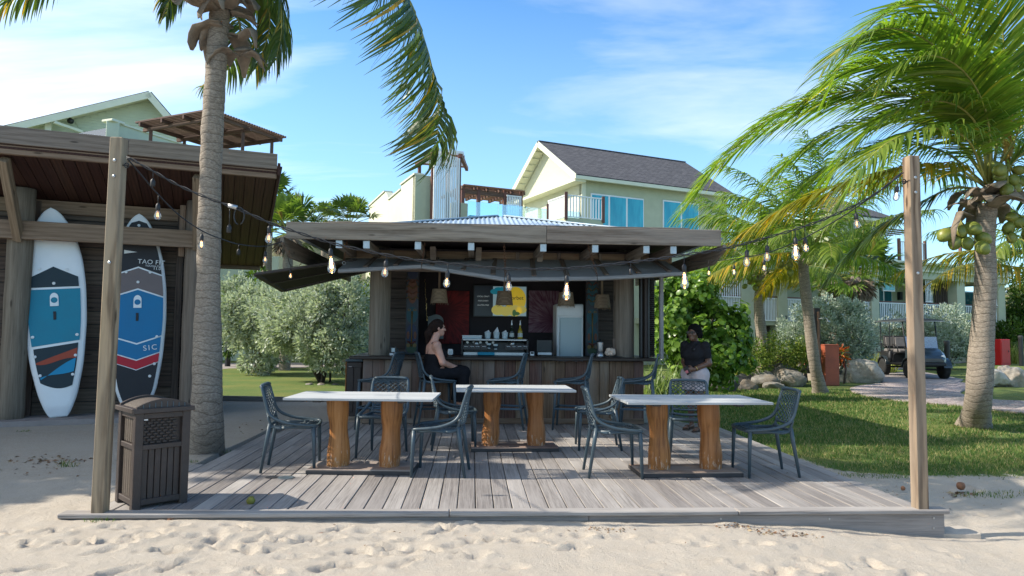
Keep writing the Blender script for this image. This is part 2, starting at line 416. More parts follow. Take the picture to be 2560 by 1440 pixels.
M['pad_black'] = deckpad('black_pad', (.012, .013, .018)); M['pad_red'] = deckpad('red_pad', (.45, .008, .025)); M['pad_rust'] = deckpad('rust_red_pad', (.33, .05, .02)); M['pad_lblue'] = deckpad('bright_blue_pad', (.0, .24, .45)); M['pad_white'] = deckpad('white_pad_line', (.72, .75, .76))
# corrugated roof sheet, shingles, render walls
M['tin'] = plain('blue_grey_roof_sheet', (.35, .43, .5), .42, .12, 2.5, .05, metal=.15, dirt=(.24, .28, .32))
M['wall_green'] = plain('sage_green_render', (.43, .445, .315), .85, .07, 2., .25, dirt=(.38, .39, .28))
M['wall_sunlit'] = plain('sunlit_green_render', (.62, .615, .475), .85, .05, 2., .2)  # paler copy of the sage render; sunlight on left-facing walls put into the colour
M['wall_mint'] = plain('mint_green_siding', (.46, .51, .39), .75, .06, 2., .1)
M['wall_shade'] = plain('shade_darkened_render', (.33, .355, .225), .85, .06, 2., .2)  # same render as the piers, darkened: the recess's shade is put into its colour
M['trim_cream'] = plain('cream_roof_trim', (.62, .63, .49), .7, .05, 3., .05)
M['trim_white'] = plain('white_painted_metal', (.74, .76, .76), .45, .05, 5., .03)
M['red_post'] = plain('dark_red_timber_post', (.13, .05, .035), .6, .2, 6., .1)
M['pergola'] = wood('red_brown_pergola_timber', (.06, .035, .03), (.2, .12, .09), vary=.3, knots=False)
M['slatred'] = wood('sunlit_red_brown_slat', (.15, .075, .05), (.35, .19, .13), vary=.3, knots=False)  # lighter copy of the pergola timber, with sunlight put into its colour
def shingle():
    m, nt, b, o = newmat('grey_roof_shingle'); tcn = N(nt, 'TexCoord').outputs['Object']
    br = N(nt, 'TexBrick', {'Vector': tcn, 'Scale': 1., 'Color1': (.055, .05, .055, 1), 'Color2': (.115, .105, .11, 1), 'Mortar': (.02, .02, .022, 1), 'Mortar Size': .018, 'Brick Width': .33, 'Row Height': .16, 'Bias': 0.})
    n = N(nt, 'TexNoise', {'Vector': tcn, 'Scale': 9., 'Detail': 5}).outputs[0]
    setc(nt, b, 'Base Color', mixc(nt, .35, br.outputs[0], ramp(nt, n, [(.3, (.04, .037, .04)), (.7, (.16, .15, .15))]))); b.inputs['Roughness'].default_value = .9
    bump(nt, b, br.outputs['Fac'], .5, -.02); return m
M['shingle'] = shingle()
def window_glass(name, c0, c1, rough=.06):
    m, nt, b, o = newmat(name); tcn = N(nt, 'TexCoord').outputs['Object']
    n = N(nt, 'TexNoise', {'Vector': N(nt, 'Mapping', {'Vector': tcn, 'Scale': (1.5, 1.5, .25)}).outputs[0], 'Scale': 2., 'Detail': 3}).outputs[0]
    setc(nt, b, 'Base Color', ramp(nt, n, [(.35, c0), (.65, c1)])); b.inputs['Roughness'].default_value = rough; b.inputs['Specular IOR Level'].default_value = .6; return m
M['aqua'] = window_glass('aqua_tinted_glass', (.0, .25, .36), (.03, .42, .53))
M['teal_dark'] = window_glass('dark_teal_window_glass', (.01, .07, .085), (.03, .19, .21))
M['clear'] = glassm('clear_balustrade_glass', (.75, .93, .95), .5, .25)
M['pool'] = plain('turquoise_pool_tile', (.02, .33, .42), .35, .1, 4, .05)
M['hill'] = None
# greenery
M['palm'] = leafm('coconut_leaflet', (.075, .14, .022), (.26, .315, .05), (.42, .34, .05), trans=.48, rough=.38, spec=.5, p2=.04, tcol=(1.25, 1.6, .5))
M['palm_dark'] = leafm('shaded_coconut_leaflet', (.035, .08, .02), (.11, .165, .03), (.36, .25, .03), trans=.35, rough=.36, spec=.5, p2=.06, tcol=(1.6, 1.5, .5))  # darker copy of the coconut leaflet, with shade put into its colour
M['palm_yel'] = leafm('yellowing_coconut_leaflet', (.13, .16, .015), (.32, .29, .03), (.5, .33, .03), trans=.42, rough=.42, spec=.4, p2=.18, tcol=(1.5, 1.35, .4))
M['rachis'] = plain('yellow_green_frond_rib', (.26, .25, .06), .5, .2, 6, .1)
M['dry'] = plain('dry_palm_husk', (.235, .185, .14), .85, .35, 7, .6, dirt=(.12, .085, .06))
M['coconut'] = plain('green_coconut_skin', (.17, .2, .035), .4, .25, 8, .1, dirt=(.26, .2, .05))
M['fan'] = leafm('fan_palm_leaf', (.07, .13, .025), (.2, .28, .06), (.2, .14, .06), trans=.3, rough=.45, p2=.05)
M['silver'] = leafm('silver_buttonwood_leaf', (.32, .37, .29), (.57, .61, .51), (.15, .2, .08), trans=.3, rough=.42, spec=.5, p2=.1, tcol=(1.2, 1.3, .8))
M['silver2'] = leafm('blue_silver_leaf', (.28, .34, .28), (.5, .56, .48), (.15, .2, .09), trans=.28, rough=.5, p2=.08, tcol=(1.2, 1.3, .8))
M['grape'] = leafm('sea_grape_leaf', (.07, .15, .022), (.19, .31, .05), (.3, .42, .09), trans=.42, rough=.32, spec=.5, p2=.16)
M['hedge'] = leafm('bright_hedge_leaf', (.06, .11, .015), (.19, .26, .04), (.3, .3, .06), trans=.3, rough=.5, p2=.1)
M['dkleaf'] = leafm('dark_green_leaf', (.025, .06, .01), (.09, .155, .025), (.16, .2, .04), trans=.3, rough=.4, p2=.08)
M['grassy'] = leafm('yellow_green_long_grass', (.13, .18, .03), (.36, .38, .10), (.42, .36, .14), trans=.35, rough=.5, p2=.12)
M['spider'] = leafm('pale_striped_strap_leaf', (.2, .27, .10), (.45, .5, .27), (.1, .17, .04), trans=.3, rough=.45, p2=.25)
M['redleaf'] = leafm('red_orange_croton_leaf', (.35, .05, .01), (.55, .16, .02), (.1, .15, .02), trans=.3, rough=.4, p2=.25)
M['blade'] = leafm('lawn_grass_blade', (.05, .11, .028), (.145, .225, .055), (.34, .29, .14), trans=.3, rough=.6, spec=.2, p2=.22)
M['bark'] = plain('dark_shrub_bark', (.07, .05, .04), .9, .4, 14, .7)
def palmbark():
    m, nt, b, o = newmat('ringed_palm_bark'); tcn = N(nt, 'TexCoord').outputs['Object']
    w = N(nt, 'TexNoise', {'Vector': tcn, 'Scale': 5., 'Detail': 4}).outputs[0]
    sp = N(nt, 'SeparateXYZ', {0: tcn}); q = fmath(nt, 'ADD', fmath(nt, 'MULTIPLY', sp.outputs[2], 11.), fmath(nt, 'ADD', fmath(nt, 'MULTIPLY', w, 1.3), fmath(nt, 'MULTIPLY', N(nt, 'TexNoise', {'Vector': tcn, 'Scale': 1.1, 'Detail': 2}).outputs[0], 5.)))
    r = fmath(nt, 'FRACT', q)
    fi = N(nt, 'TexNoise', {'Vector': N(nt, 'Mapping', {'Vector': tcn, 'Scale': (20, 20, 46)}).outputs[0], 'Scale': 1.6, 'Detail': 8, 'Roughness': .75}).outputs[0]
    c = ramp(nt, fi, [(.28, (.10, .078, .062)), (.5, (.27, .225, .18)), (.72, (.44, .385, .325))])
    c = mixc(nt, ramp(nt, r, [(0, (.8, .8, .8)), (.07, (.12, .12, .12)), (.9, (0, 0, 0)), (1, (.6, .6, .6))]), c, (.09, .07, .055))
    bl = N(nt, 'TexNoise', {'Vector': tcn, 'Scale': 2.2, 'Detail': 5, 'Roughness': .6}).outputs[0]
    c = mixc(nt, ramp(nt, bl, [(.5, (0, 0, 0)), (.7, (.5, .5, .5))]), c, (.16, .135, .115))
    setc(nt, b, 'Base Color', c); b.inputs['Roughness'].default_value = .9; b.inputs['Specular IOR Level'].default_value = .2
    bump(nt, b, fmath(nt, 'ADD', fi, fmath(nt, 'MULTIPLY', ramp(nt, r, [(0, (0, 0, 0)), (.1, (1, 1, 1)), (.85, (.8, .8, .8)), (1, (.2, .2, .2))]), .9)), .45, .012); return m
M['pbark'] = palmbark()
def rockm(name, c0, c1, c2):
    m, nt, b, o = newmat(name); tcn = N(nt, 'TexCoord').outputs['Object']; oi = N(nt, 'ObjectInfo')
    P = N(nt, 'VectorMath', {0: tcn, 1: N(nt, 'VectorMath', {0: oi.outputs['Random'], 1: (31., 17., 9.)}, operation='MULTIPLY').outputs[0]}, operation='ADD').outputs[0]
    n = N(nt, 'TexNoise', {'Vector': P, 'Scale': 4., 'Detail': 9, 'Roughness': .68}).outputs[0]
    k = N(nt, 'TexNoise', {'Vector': P, 'Scale': 1.6, 'Detail': 5, 'Roughness': .6}).outputs[0]
    c = ramp(nt, n, [(.3, c0), (.55, c1), (.75, c2)]); c = mixc(nt, ramp(nt, k, [(.52, (0, 0, 0)), (.68, (.6, .6, .6))]), c, (.24, .17, .1))
    hs = N(nt, 'HueSaturation', {'Value': fmath(nt, 'ADD', fmath(nt, 'MULTIPLY', oi.outputs['Random'], .6), .7), 'Color': c}).outputs[0]
    setc(nt, b, 'Base Color', hs); b.inputs['Roughness'].default_value = .9; bump(nt, b, n, .9, .05); return m
M['rock'] = rockm('grey_boulder', (.1, .09, .08), (.24, .22, .195), (.42, .395, .355))
M['rock_dark'] = rockm('dark_boulder', (.035, .033, .032), (.085, .08, .075), (.18, .165, .15))
M['rock_pale'] = rockm('pale_boulder', (.2, .175, .145), (.37, .335, .28), (.52, .49, .43))
M['blockstone'] = plain('pale_cut_stone', (.42, .35, .28), .85, .12, 6, .3, dirt=(.3, .25, .2))
M['paving'] = plain('grey_pink_paving', (.27, .235, .22), .9, .15, 5, .3)
def gravelm():
    m, nt, b, o = newmat('pinkish_gravel'); tcn = N(nt, 'TexCoord').outputs['Object']
    v = N(nt, 'TexVoronoi', {'Vector': tcn, 'Scale': 28.}); n = N(nt, 'TexNoise', {'Vector': tcn, 'Scale': 1.3, 'Detail': 5}).outputs[0]
    sp = N(nt, 'SeparateXYZ', {0: v.outputs['Color']})
    c = ramp(nt, sp.outputs[0], [(0, (.17, .125, .125)), (.5, (.33, .265, .255)), (1, (.5, .43, .41))]); c = mixc(nt, ramp(nt, n, [(.45, (0, 0, 0)), (.75, (.5, .5, .5))]), c, (.4, .33, .26))
    setc(nt, b, 'Base Color', c); b.inputs['Roughness'].default_value = .95; bump(nt, b, v.outputs['Distance'], .8, .02); return m
M['gravel'] = gravelm()
def groundm():
    """sand with damp and dry patches; where the 'grass' value is high, turf over soil"""
    m, nt, b, o = newmat('sand_and_turf_ground'); tcn = N(nt, 'TexCoord').outputs['Object']
    a = N(nt, 'Attribute', attribute_name='grass').outputs['Fac']; li = N(nt, 'Attribute', attribute_name='litter').outputs['Fac']
    f1 = N(nt, 'TexNoise', {'Vector': tcn, 'Scale': 260., 'Detail': 3, 'Roughness': .7}).outputs[0]
    f2 = N(nt, 'TexNoise', {'Vector': tcn, 'Scale': 7., 'Detail': 7, 'Roughness': .65}).outputs[0]
    f3 = N(nt, 'TexNoise', {'Vector': tcn, 'Scale': 38., 'Detail': 6, 'Roughness': .75}).outputs[0]
    f4 = N(nt, 'TexNoise', {'Vector': tcn, 'Scale': .9, 'Detail': 6, 'Roughness': .62}).outputs[0]
    sand = ramp(nt, f1, [(.25, (.30, .255, .205)), (.5, (.47, .415, .345)), (.75, (.62, .56, .48))])
    sand = mixc(nt, ramp(nt, f2, [(.35, (0, 0, 0)), (.75, (.45, .45, .45))]), sand, (.42, .35, .27))
    lit = mixc(nt, ramp(nt, f3, [(.45, (0, 0, 0)), (.62, (1, 1, 1))]), (.23, .165, .1), (.09, .06, .035))
    sand = mixc(nt, fmath(nt, 'MULTIPLY', li, ramp(nt, f3, [(.35, (.2, .2, .2)), (.6, (.9, .9, .9))])), sand, lit)
    gr = ramp(nt, f3, [(.25, (.04, .075, .022)), (.5, (.1, .15, .04)), (.78, (.2, .22, .07))])
    gr = mixc(nt, ramp(nt, f4, [(.42, (0, 0, 0)), (.7, (.75, .75, .75))]), gr, (.2, .19, .055))
    gr = mixc(nt, ramp(nt, f2, [(.58, (0, 0, 0)), (.74, (.5, .5, .5))]), gr, (.2, .15, .085))
    k = fmath(nt, 'ADD', a, fmath(nt, 'ADD', fmath(nt, 'MULTIPLY', fmath(nt, 'SUBTRACT', f3, .5), .8), fmath(nt, 'MULTIPLY', fmath(nt, 'SUBTRACT', f2, .5), .9)))
    setc(nt, b, 'Base Color', mixc(nt, ramp(nt, k, [(.42, (0, 0, 0)), (.58, (1, 1, 1))]), sand, gr))
    b.inputs['Roughness'].default_value = .95; b.inputs['Specular IOR Level'].default_value = .15
    bump(nt, b, fmath(nt, 'ADD', fmath(nt, 'MULTIPLY', f1, .4), f3), .7, .02); return m
M['ground'] = groundm()
def hillm():
    m, nt, b, o = newmat('dry_scrub_hillside'); tcn = N(nt, 'TexCoord').outputs['Object']
    n = N(nt, 'TexNoise', {'Vector': tcn, 'Scale': .09, 'Detail': 9, 'Roughness': .7}).outputs[0]
    setc(nt, b, 'Base Color', ramp(nt, n, [(.3, (.035, .05, .02)), (.5, (.09, .1, .04)), (.68, (.2, .165, .08))])); b.inputs['Roughness'].default_value = .95; bump(nt, b, n, .8, 3.); return m
M['hill'] = hillm()
M['orange'] = plain('orange_red_pedestal_paint', (.36, .085, .04), .6, .2, 3, .2, dirt=(.3, .06, .025))
M['redbox'] = plain('red_painted_box', (.5, .012, .012), .45, .1, 4, .05)
M['skin1'] = None
# ================================================================= the ground
def axis(dense, lo, hi, growth=1.16):
    a = [dense[0][0]]
    for (s, e, st) in dense: 
        n = max(1, int(round((e-s)/st))); a += [s+(e-s)*(i+1)/n for i in range(n)]
    st = dense[-1][2]; x = a[-1]
    while x < hi: st *= growth; x += st; a.append(x)
    st = dense[0][2]; x = a[0]; pre = []
    while x > lo: st *= growth; x -= st; pre.append(x)
    return np.array(pre[::-1]+a)
gx = axis([(-6.5, -4.4, .06), (-4.4, 5.4, .026), (5.4, 9., .07)], -900, 900)
gy = axis([(2.2, 5.8, .024), (5.8, 8., .06), (8., 18., .14)], -6, 1400, 1.13)
GX, GY = np.meshgrid(gx, gy)
def ground_h(x, y, fine=True):
    x = np.asarray(x, float); y = np.asarray(y, float)
    zf = np.interp(x, [-4.5, -2.9, 0., 2., 3.8, 6.], [-.035, -.03, -.045, -.085, -.215, -.13])
    back = np.interp(x, [-4, -2.6, 3.4, 4.5], [-.06, -.045, -.09, -.10])
    z = zf+(back-zf)*sstep(4.9, 7.2, y)
    z = z+.02*(n2(x, y, .5, 3, 5)-.5)*2
    k = 1-sstep(6., 9., y)
    z = z+k*(.036*(n2(x, y, 1.5, 3, 11)-.5)+.024*(n2(x, y, 5., 4, 21)-.5)+.012*(n2(x, y, 17., 3, 22)-.5))
    return z
def grass_mask(x, y):
    r = sstep(-.35, .35, y-(7.15+1.5*(n2(x, y, .55, 3, 40)-.5))+.28*sstep(5., 9., x))*sstep(3.3, 3.6, x)
    strip = sstep(3.5, 3.62, x)*(1-sstep(3.72, 4.1, x))*(1-sstep(7.7, 8.6, y))        # bare strip by the deck edge
    r = r*(1-.8*strip)
    l = sstep(13.6, 13.9, y)*(x < 3.3)
    g = np.clip(np.maximum(r, l), 0, 1)
    pt = np.exp(-(((x-6.15)/.55)**2+((y-6.35)/.16)**2)); g = np.maximum(g, .75*pt)
    return g
GZ = ground_h(GX, GY)
m = (GY < 6.4) & (np.abs(GX) < 9)
fr = np.random.default_rng(21)
def dent(cx, cy, an, L, w, dp, seed):
    if cy > 5.1 and -3.0 < cx < 3.75: return
    i0, i1 = np.searchsorted(gx, [cx-L*3.2, cx+L*3.2]); j0, j1 = np.searchsorted(gy, [cy-L*3.2, cy+L*3.2]); sl = (slice(j0, j1), slice(i0, i1))
    if i1 <= i0 or j1 <= j0: return
    X_, Y_ = GX[sl], GY[sl]; dx = X_-cx; dy = Y_-cy; u = (dx*math.cos(an)+dy*math.sin(an))/L; v = (-dx*math.sin(an)+dy*math.cos(an))/w
    r = np.sqrt(u*u+v*v)+.3*(n2(X_, Y_, 11., 2, seed)-.5)
    GZ[sl] += -dp*np.exp(-r**4*.8)*np.clip(1-.35*u, 0, 2)+dp*.55*np.exp(-((r-1.4)/.3)**2)*(.6+.4*np.sin(an+u*2))
for tr in range(46):                                        # people's tracks: a run of foot-shaped hollows, heel and ball
    x0, y0 = fr.uniform(-6.5, 6.5), fr.uniform(2.2, 5.2); hd = fr.choice([0, math.pi])+fr.normal()*.5; k = fr.integers(4, 12); dp = fr.uniform(.018, .042)
    for i in range(k):
        sd = .09*(1 if i % 2 else -1); cx = x0+math.cos(hd)*.36*i-math.sin(hd)*sd+fr.normal()*.04; cy = y0+math.sin(hd)*.36*i+math.cos(hd)*sd+fr.normal()*.04; an = hd+fr.normal()*.25
        dent(cx, cy, an, .075, .046, dp*fr.uniform(.7, 1.2), tr*20+i); dent(cx-math.cos(an)*.11, cy-math.sin(an)*.11, an, .045, .035, dp*fr.uniform(.7, 1.1), tr*20+i+7)
for i in range(620):                                        # scuffs and clods, in patches
    cx = fr.uniform(-6, 6.5); cy = fr.uniform(2.3, 5.1) if fr.random() < .85 else fr.uniform(5., 6.9)
    if n2(np.array([cx]), np.array([cy]), .8, 2, 33)[0] < .47: continue
    L = fr.choice([fr.uniform(.015, .03), fr.uniform(.025, .06), fr.uniform(.05, .1)]); dent(cx, cy, fr.uniform(0, 3.14), L, L*fr.uniform(.45, .9), L*fr.uniform(-.3, .38), i)
for k in range(3):                                          # wheel ruts combed across the foreground
    yy = 2.75+.5*k+.12*np.sin(GX*.7+k)
    GZ += .006*np.exp(-((GY-yy)/.2)**2)*np.sin((GY-yy)*70+n2(GX, GY, 2., 2, 60)*5)
ind = (GX > -2.82) & (GX < 3.55) & (GY > 5.34) & (GY < 10.4)
GZ = np.where(ind, -.34, GZ)
GZ = np.where(GY > 60, GZ-.0*(GY-60), GZ)
GM = grass_mask(GX, GY)
LI = np.clip(sstep(6.3, 7.2, GY)*(1-sstep(9.5, 12, GY))*(GX < -2.6)*.45+sstep(3.5, 3.6, GX)*(1-sstep(4.2, 5.4, GX))*sstep(5.9, 7.2, GY)*.55+sstep(11., 12.5, GY)*(GX < -1.5)*.5, 0, 1)*n2(GX, GY, 1.2, 3, 90)
ny, nx = GX.shape
Vg = np.stack([GX.ravel(), GY.ravel(), GZ.ravel()], 1)
q = np.arange((ny-1)*(nx-1)); r0 = q//(nx-1)*nx+q % (nx-1)
Fq = np.stack([r0, r0+1, r0+nx+1, r0+nx], 1)
fg = GM.ravel()[Fq].mean(1) >= .5
for name, sel in (('sand', ~fg), ('lawn', fg)):
    F = Fq[sel]; used = np.unique(F); remap = np.full(len(Vg), -1); remap[used] = np.arange(len(used))
    me = bpy.data.meshes.new(name); me.vertices.add(len(used)); me.vertices.foreach_set('co', Vg[used].ravel())
    F = remap[F]; me.loops.add(F.size); me.loops.foreach_set('vertex_index', F.ravel().astype(np.int32))
    me.polygons.add(len(F)); me.polygons.foreach_set('loop_start', np.arange(len(F), dtype=np.int32)*4)
    me.update(calc_edges=True)
    me.polygons.foreach_set('use_smooth', [True]*len(F))
    for an, A in (('grass', GM), ('litter', LI)):
        at = me.attributes.new(an, 'FLOAT', 'POINT'); at.data.foreach_set('value', A.ravel()[used].astype(np.float32))
    o = struct(link(name, me, M['ground']))
    o['label'] = 'pale trodden beach sand in front of the deck' if name == 'sand' else 'mown green lawn beyond the deck'
def gz(x, y):
    return float(ground_h(np.array([x]), np.array([y]))[0])

# gravel path and paved cart path, thin sheets following the ground
def sheet(name, poly, z, mat, sub=1):
    b = MB(); b.slab([Vector((p[0], p[1], z)) for p in poly], (0, 0, -.25)); return struct(b.build(name, mat))
def smoothpoly(pts, n=6):
    out = []; k = len(pts)
    for i in range(k):
        p0, p1, p2, p3 = (Vector((*pts[(i+j) % k], 0)) for j in (-1, 0, 1, 2))
        for t in range(n):
            t /= n; out.append(.5*((2*p1)+(-p0+p2)*t+(2*p0-5*p1+4*p2-p3)*t*t+(-p0+3*p1-3*p2+p3)*t**3))
    return [(v.x+random.uniform(-.03, .03), v.y+random.uniform(-.03, .03)) for v in out]
P2 = lambda px, py, z=-.09: tuple(PZ(px, py, z)[:2])
gp = [P2(2125, 972), P2(2200, 960), P2(2320, 952), P2(2430, 962), P2(2400, 985), P2(2480, 1000), P2(2620, 1010), P2(2700, 1045), P2(2560, 1035), P2(2400, 1016), P2(2280, 1006), P2(2170, 992)]
o = sheet('gravel_path', smoothpoly(gp), -.066, M['gravel']); o['label'] = 'pink gravel path crossing the lawn'
pv = [P2(2190, 946), P2(2255, 940), P2(2370, 944), P2(2430, 958), P2(2320, 970), P2(2210, 956)]
o = sheet('paved_pad', [P2(2155, 936), P2(2300, 930), P2(2408, 950), P2(2388, 962), P2(2300, 962), P2(2195, 956)], -.060, M['paving']); o['label'] = 'grey paved pad under the golf cart'
o = sheet('cart_path', [P2(2155, 938), P2(2130, 915), P2(2300, 902), P2(2560, 880), P2(2800, 872), P2(2800, 884), P2(2560, 894), P2(2300, 916)], -.063, M['paving']); o['label'] = 'grey cart path behind the lawn'
o = sheet('garden_path', [P2(300, 968), P2(560, 925), P2(700, 922), P2(900, 918), P2(900, 908), P2(560, 910), P2(300, 945)], -.05, M['paving']); o['label'] = 'brown garden path behind the silver shrubs'
# far hills
def ridge(name, cx, cy, rx, ry, h, seed, label):
    n = 70; a = np.linspace(-1, 1, n); X, Y = np.meshgrid(a, a); r = np.sqrt(X*X+Y*Y)
    Z = h*np.clip(1-r, 0, 1)**.9*(.75+.6*(n2(X, Y, 3., 4, seed)-.5))-3
    V = np.stack([(cx+X*rx).ravel(), (cy+Y*ry).ravel(), Z.ravel()], 1)
    q = np.arange((n-1)**2); r0 = q//(n-1)*n+q % (n-1)
    o = mk(name, V, np.stack([r0, r0+1, r0+n+1, r0+n], 1), M['hill'], smooth=True); o['label'] = label; return struct(o)
ridge('hill', -95, 420, 150, 150, 86, 3, 'scrub covered hill behind the palms left of the kiosk')
ridge('hill', 330, 330, 170, 150, 47, 9, 'scrub covered hill behind the balcony building')
# timber edging between the sand and the left lawn
e0 = PZ(555, 997, -.02); e1 = PZ(868, 1003, -.02)
t = thing('lawn_edging', 'low grey timber edging where the lawn left of the kiosk begins', 'edging', (e0.x, e0.y, -.1))
dv_ = (e1-e0); 
for i in range(3): beam('timber', e0+dv_*(i/3)+Vector((0, 0, -.02)), e0+dv_*((i+.995)/3)+Vector((0, 0, -.02)), .07, .16, M['deck'], t)
# ================================================================= deck
dk = thing('deck', 'low grey weathered timber deck carrying the tables', 'deck', (.35, 7.7, -.2))
bw = .1355; pitch_ = .1425; x = -2.80; i = 0
DL = []
while x < 3.58:
    xc = x+bw/2
    y0 = 5.312; y1 = 10.3
    if x < -2.5: y1 = 5.312+(10.1-5.312)*min(1, (x+2.84)/.32+.25)
    cuts = [y0]; y = y0+random.choice([1.2, 1.9, 2.6, 3.3, 4.1])+random.uniform(-.2, .2)
    while y < y1-.5: cuts.append(y); y += random.choice([1.8, 2.4, 3.0])+random.uniform(-.1, .1)
    cuts.append(y1)
    for a, b in zip(cuts, cuts[1:]):
        dz = random.uniform(-.003, .002); tl = random.uniform(-.004, .004)
        o = beam('board', (xc+random.uniform(-.0008, .0008), a+.0025, -.0145+dz), (xc, b-.0025, -.0145+dz), bw, .028, M['deck'], dk, up=(tl, 0, 1), bev=.004)
    x += pitch_; i += 1
for k, yj in enumerate(np.arange(5.6, 10.2, .9)): beam('joist', (-2.7, yj, -.10), (3.5, yj, -.10), .045, .14, M['hutgrey'], dk)
xs = [-2.97, -.15, 2.05, 3.73]
for a, b in zip(xs, xs[1:]): beam('edge_board', (a+.002, 5.25, -.004), (b-.002, 5.25, -.004), .118, .034, M['deck'], dk, bev=.007)
for a, b in ((-2.9, .9), (.902, 3.70)): beam('fascia_board', (a, 5.235, -.131), (b, 5.235, -.131), .03, .215, M['deck'], dk)
beam('fascia_board', (3.685, 5.255, -.14), (3.615, 10.2, -.14), .028, .2, M['deck'], dk)
b = MB()
for px, py in ((1802, 1297), (2073, 1297), (2334, 1295), (2334, 1320)):
    p = PY(px, py, 5.219); b.tube([p, p+Vector((0, -.004, 0))], .008, 8)
b.build('screw', M['steel'], dk)
# ================================================================= the two posts of the string lights
def post(name, base, top, label, knots):
    t = thing(name, label, 'post', base)
    Mx, L = frame(base, top, (0, 1, 0)); o = link('shaft', boxmesh('shaft', L, .092, .092, .006, M['post']), None, t, Mx)
    return t, Mx, L
pl, ML, LL = post('light_post', PY(250, 1285, 5.262), PY(298, 346, 5.262)+Vector((0, .0, 0)), 'tall weathered square timber post beside the brown bin', 0)
pr_, MR, LR = post('light_post', PY(2300, 1276, 5.262), PY(2277, 392, 5.262), 'tall sunlit square timber post at the right deck corner', 0)
for t, Mx, L in ((pl, ML, LL), (pr_, MR, LR)):
    b = MB()
    for s, z in ((.2, .43), (-.4, -.1), (1.3, .3)):
        c = Mx @ Vector((L/2-.3-.02*s, 0, 0)); 
    h = Mx @ Vector((L/2-.21, 0, 0)); sd = 1 if t is pl else -1
    ring = [h+Vector((sd*(.075+.016*math.cos(a)), -.02, .018*math.sin(a))) for a in np.linspace(0, 6.0, 14)]
    b.tube([h+Vector((sd*.04, -.02, 0)), ring[0]], .005, 6); b.tube(ring, .0045, 6)
    b.build('eye_bolt', M['blackpl'], t, smooth=True)
    for (dx, yy, zz_) in ((.3, -.049, .02), (.18, -.049, -.03), (.95, -.049, .012)):
        c = Mx @ Vector((L/2-dx, 0, zz_)); c.y = 5.262-.0465
        MB().lathe([(.012, 0), (.012, .006), (.006, .010)], 8, M=Matrix.Translation(c) @ Matrix.Rotation(math.pi/2, 4, 'X')).build('bolt_head', M['steel'], t)
# ================================================================= board hut (left)
TH = .34; HA = Vector((math.cos(TH), math.sin(TH), 0)); HB = Vector((-math.sin(TH), math.cos(TH), 0)); H0 = Vector((-6.71, 10.48, 0)); HS = math.tan(.23); HZ = 3.40
def HP(a, b, z): return H0+HA*a+HB*b+Vector((0, 0, z))
def HR(a, b, dz=0.): return HP(a, b, HZ-HS*b+dz)           # on the sloping soffit
hut = thing('board_hut', 'open fronted brown timber hut with deep sloping roof holding the paddleboards', 'hut', HP(1.2, .5, -.06))
AL, AR, BF, BB = -4.2, 3.49, -1.22, 3.21
# soffit boards run with the slope
n_ = 52; w_ = (AR-AL)/n_
for i in range(n_):
    a = AL+w_*(i+.5); z = random.uniform(0, .004)
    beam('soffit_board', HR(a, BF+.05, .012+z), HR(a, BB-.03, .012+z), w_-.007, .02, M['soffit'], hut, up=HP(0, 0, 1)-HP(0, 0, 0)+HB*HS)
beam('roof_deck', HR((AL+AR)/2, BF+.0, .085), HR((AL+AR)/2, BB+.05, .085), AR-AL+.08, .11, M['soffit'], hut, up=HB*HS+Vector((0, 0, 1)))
beam('roof_sheet', HR((AL+AR)/2, BF+.02, .15), HR((AL+AR)/2, BB+.12, .165), AR-AL+.16, .03, M['shingle'], hut, up=HB*HS+Vector((0, 0, 1)))
# front fascia in three lengths, tan beam under and behind it, back and rake boards
for a, b in ((AL-.05, -.9), (-.897, 1.5), (1.503, AR)):
    beam('fascia_board', HR(a, BF-.03, .205), HR(b, BF-.03, .205), .045, .235, M['hutgrey'], hut)
    beam('front_beam', HR(a, BF+.03, .03), HR(b, BF+.03, .03), .07, .12, M['huttan'], hut)
beam('rake_board', HR(AR+.03, BF-.05, .09), HR(AR+.03, BB+.05, .09), .04, .2, M['soffit'], hut, up=(0, 0, 1))
beam('back_board', HR(AL, BB+.02, .0), HR(AR, BB+.02, .0), .05, .12, M['huttan'], hut); beam('back_board', HR(AL, BB+.05, .08), HR(AR, BB+.05, .08), .05, .06, M['hutgrey'], hut)
# columns
COLA = (-2.4, 0., 2.37)
for a in COLA:
    top = HR(a, 0, .0).z; b = MB(); r = .165
    pts = [HP(a, 0, z) for z in np.linspace(-.1, top, 14)]; b.tube(pts, [r*(1+.02*math.sin(i*2.1+a)) for i in range(14)], 22)
    M4 = Matrix.Translation(HP(a, 0, top/2)) @ Matrix.Rotation(-math.pi/2, 4, 'Y'); b.build('column', M['column'], hut, smooth=True, M=M4)
# braces from the columns up to the front beam, beams along the soffit
for a in COLA:
    beam('brace', HP(a+.02, -.17, 2.62), HR(a+.02, BF+.12, -.06), .11, .12, M['huttan'], hut, up=(0, 1, 1))
    if a > 2: beam('bracket', HP(a-.2, .05, 2.5), HP(a-.2, .05, 3.33), .09, .12, M['huttan'], hut, up=(0, 1, 0))
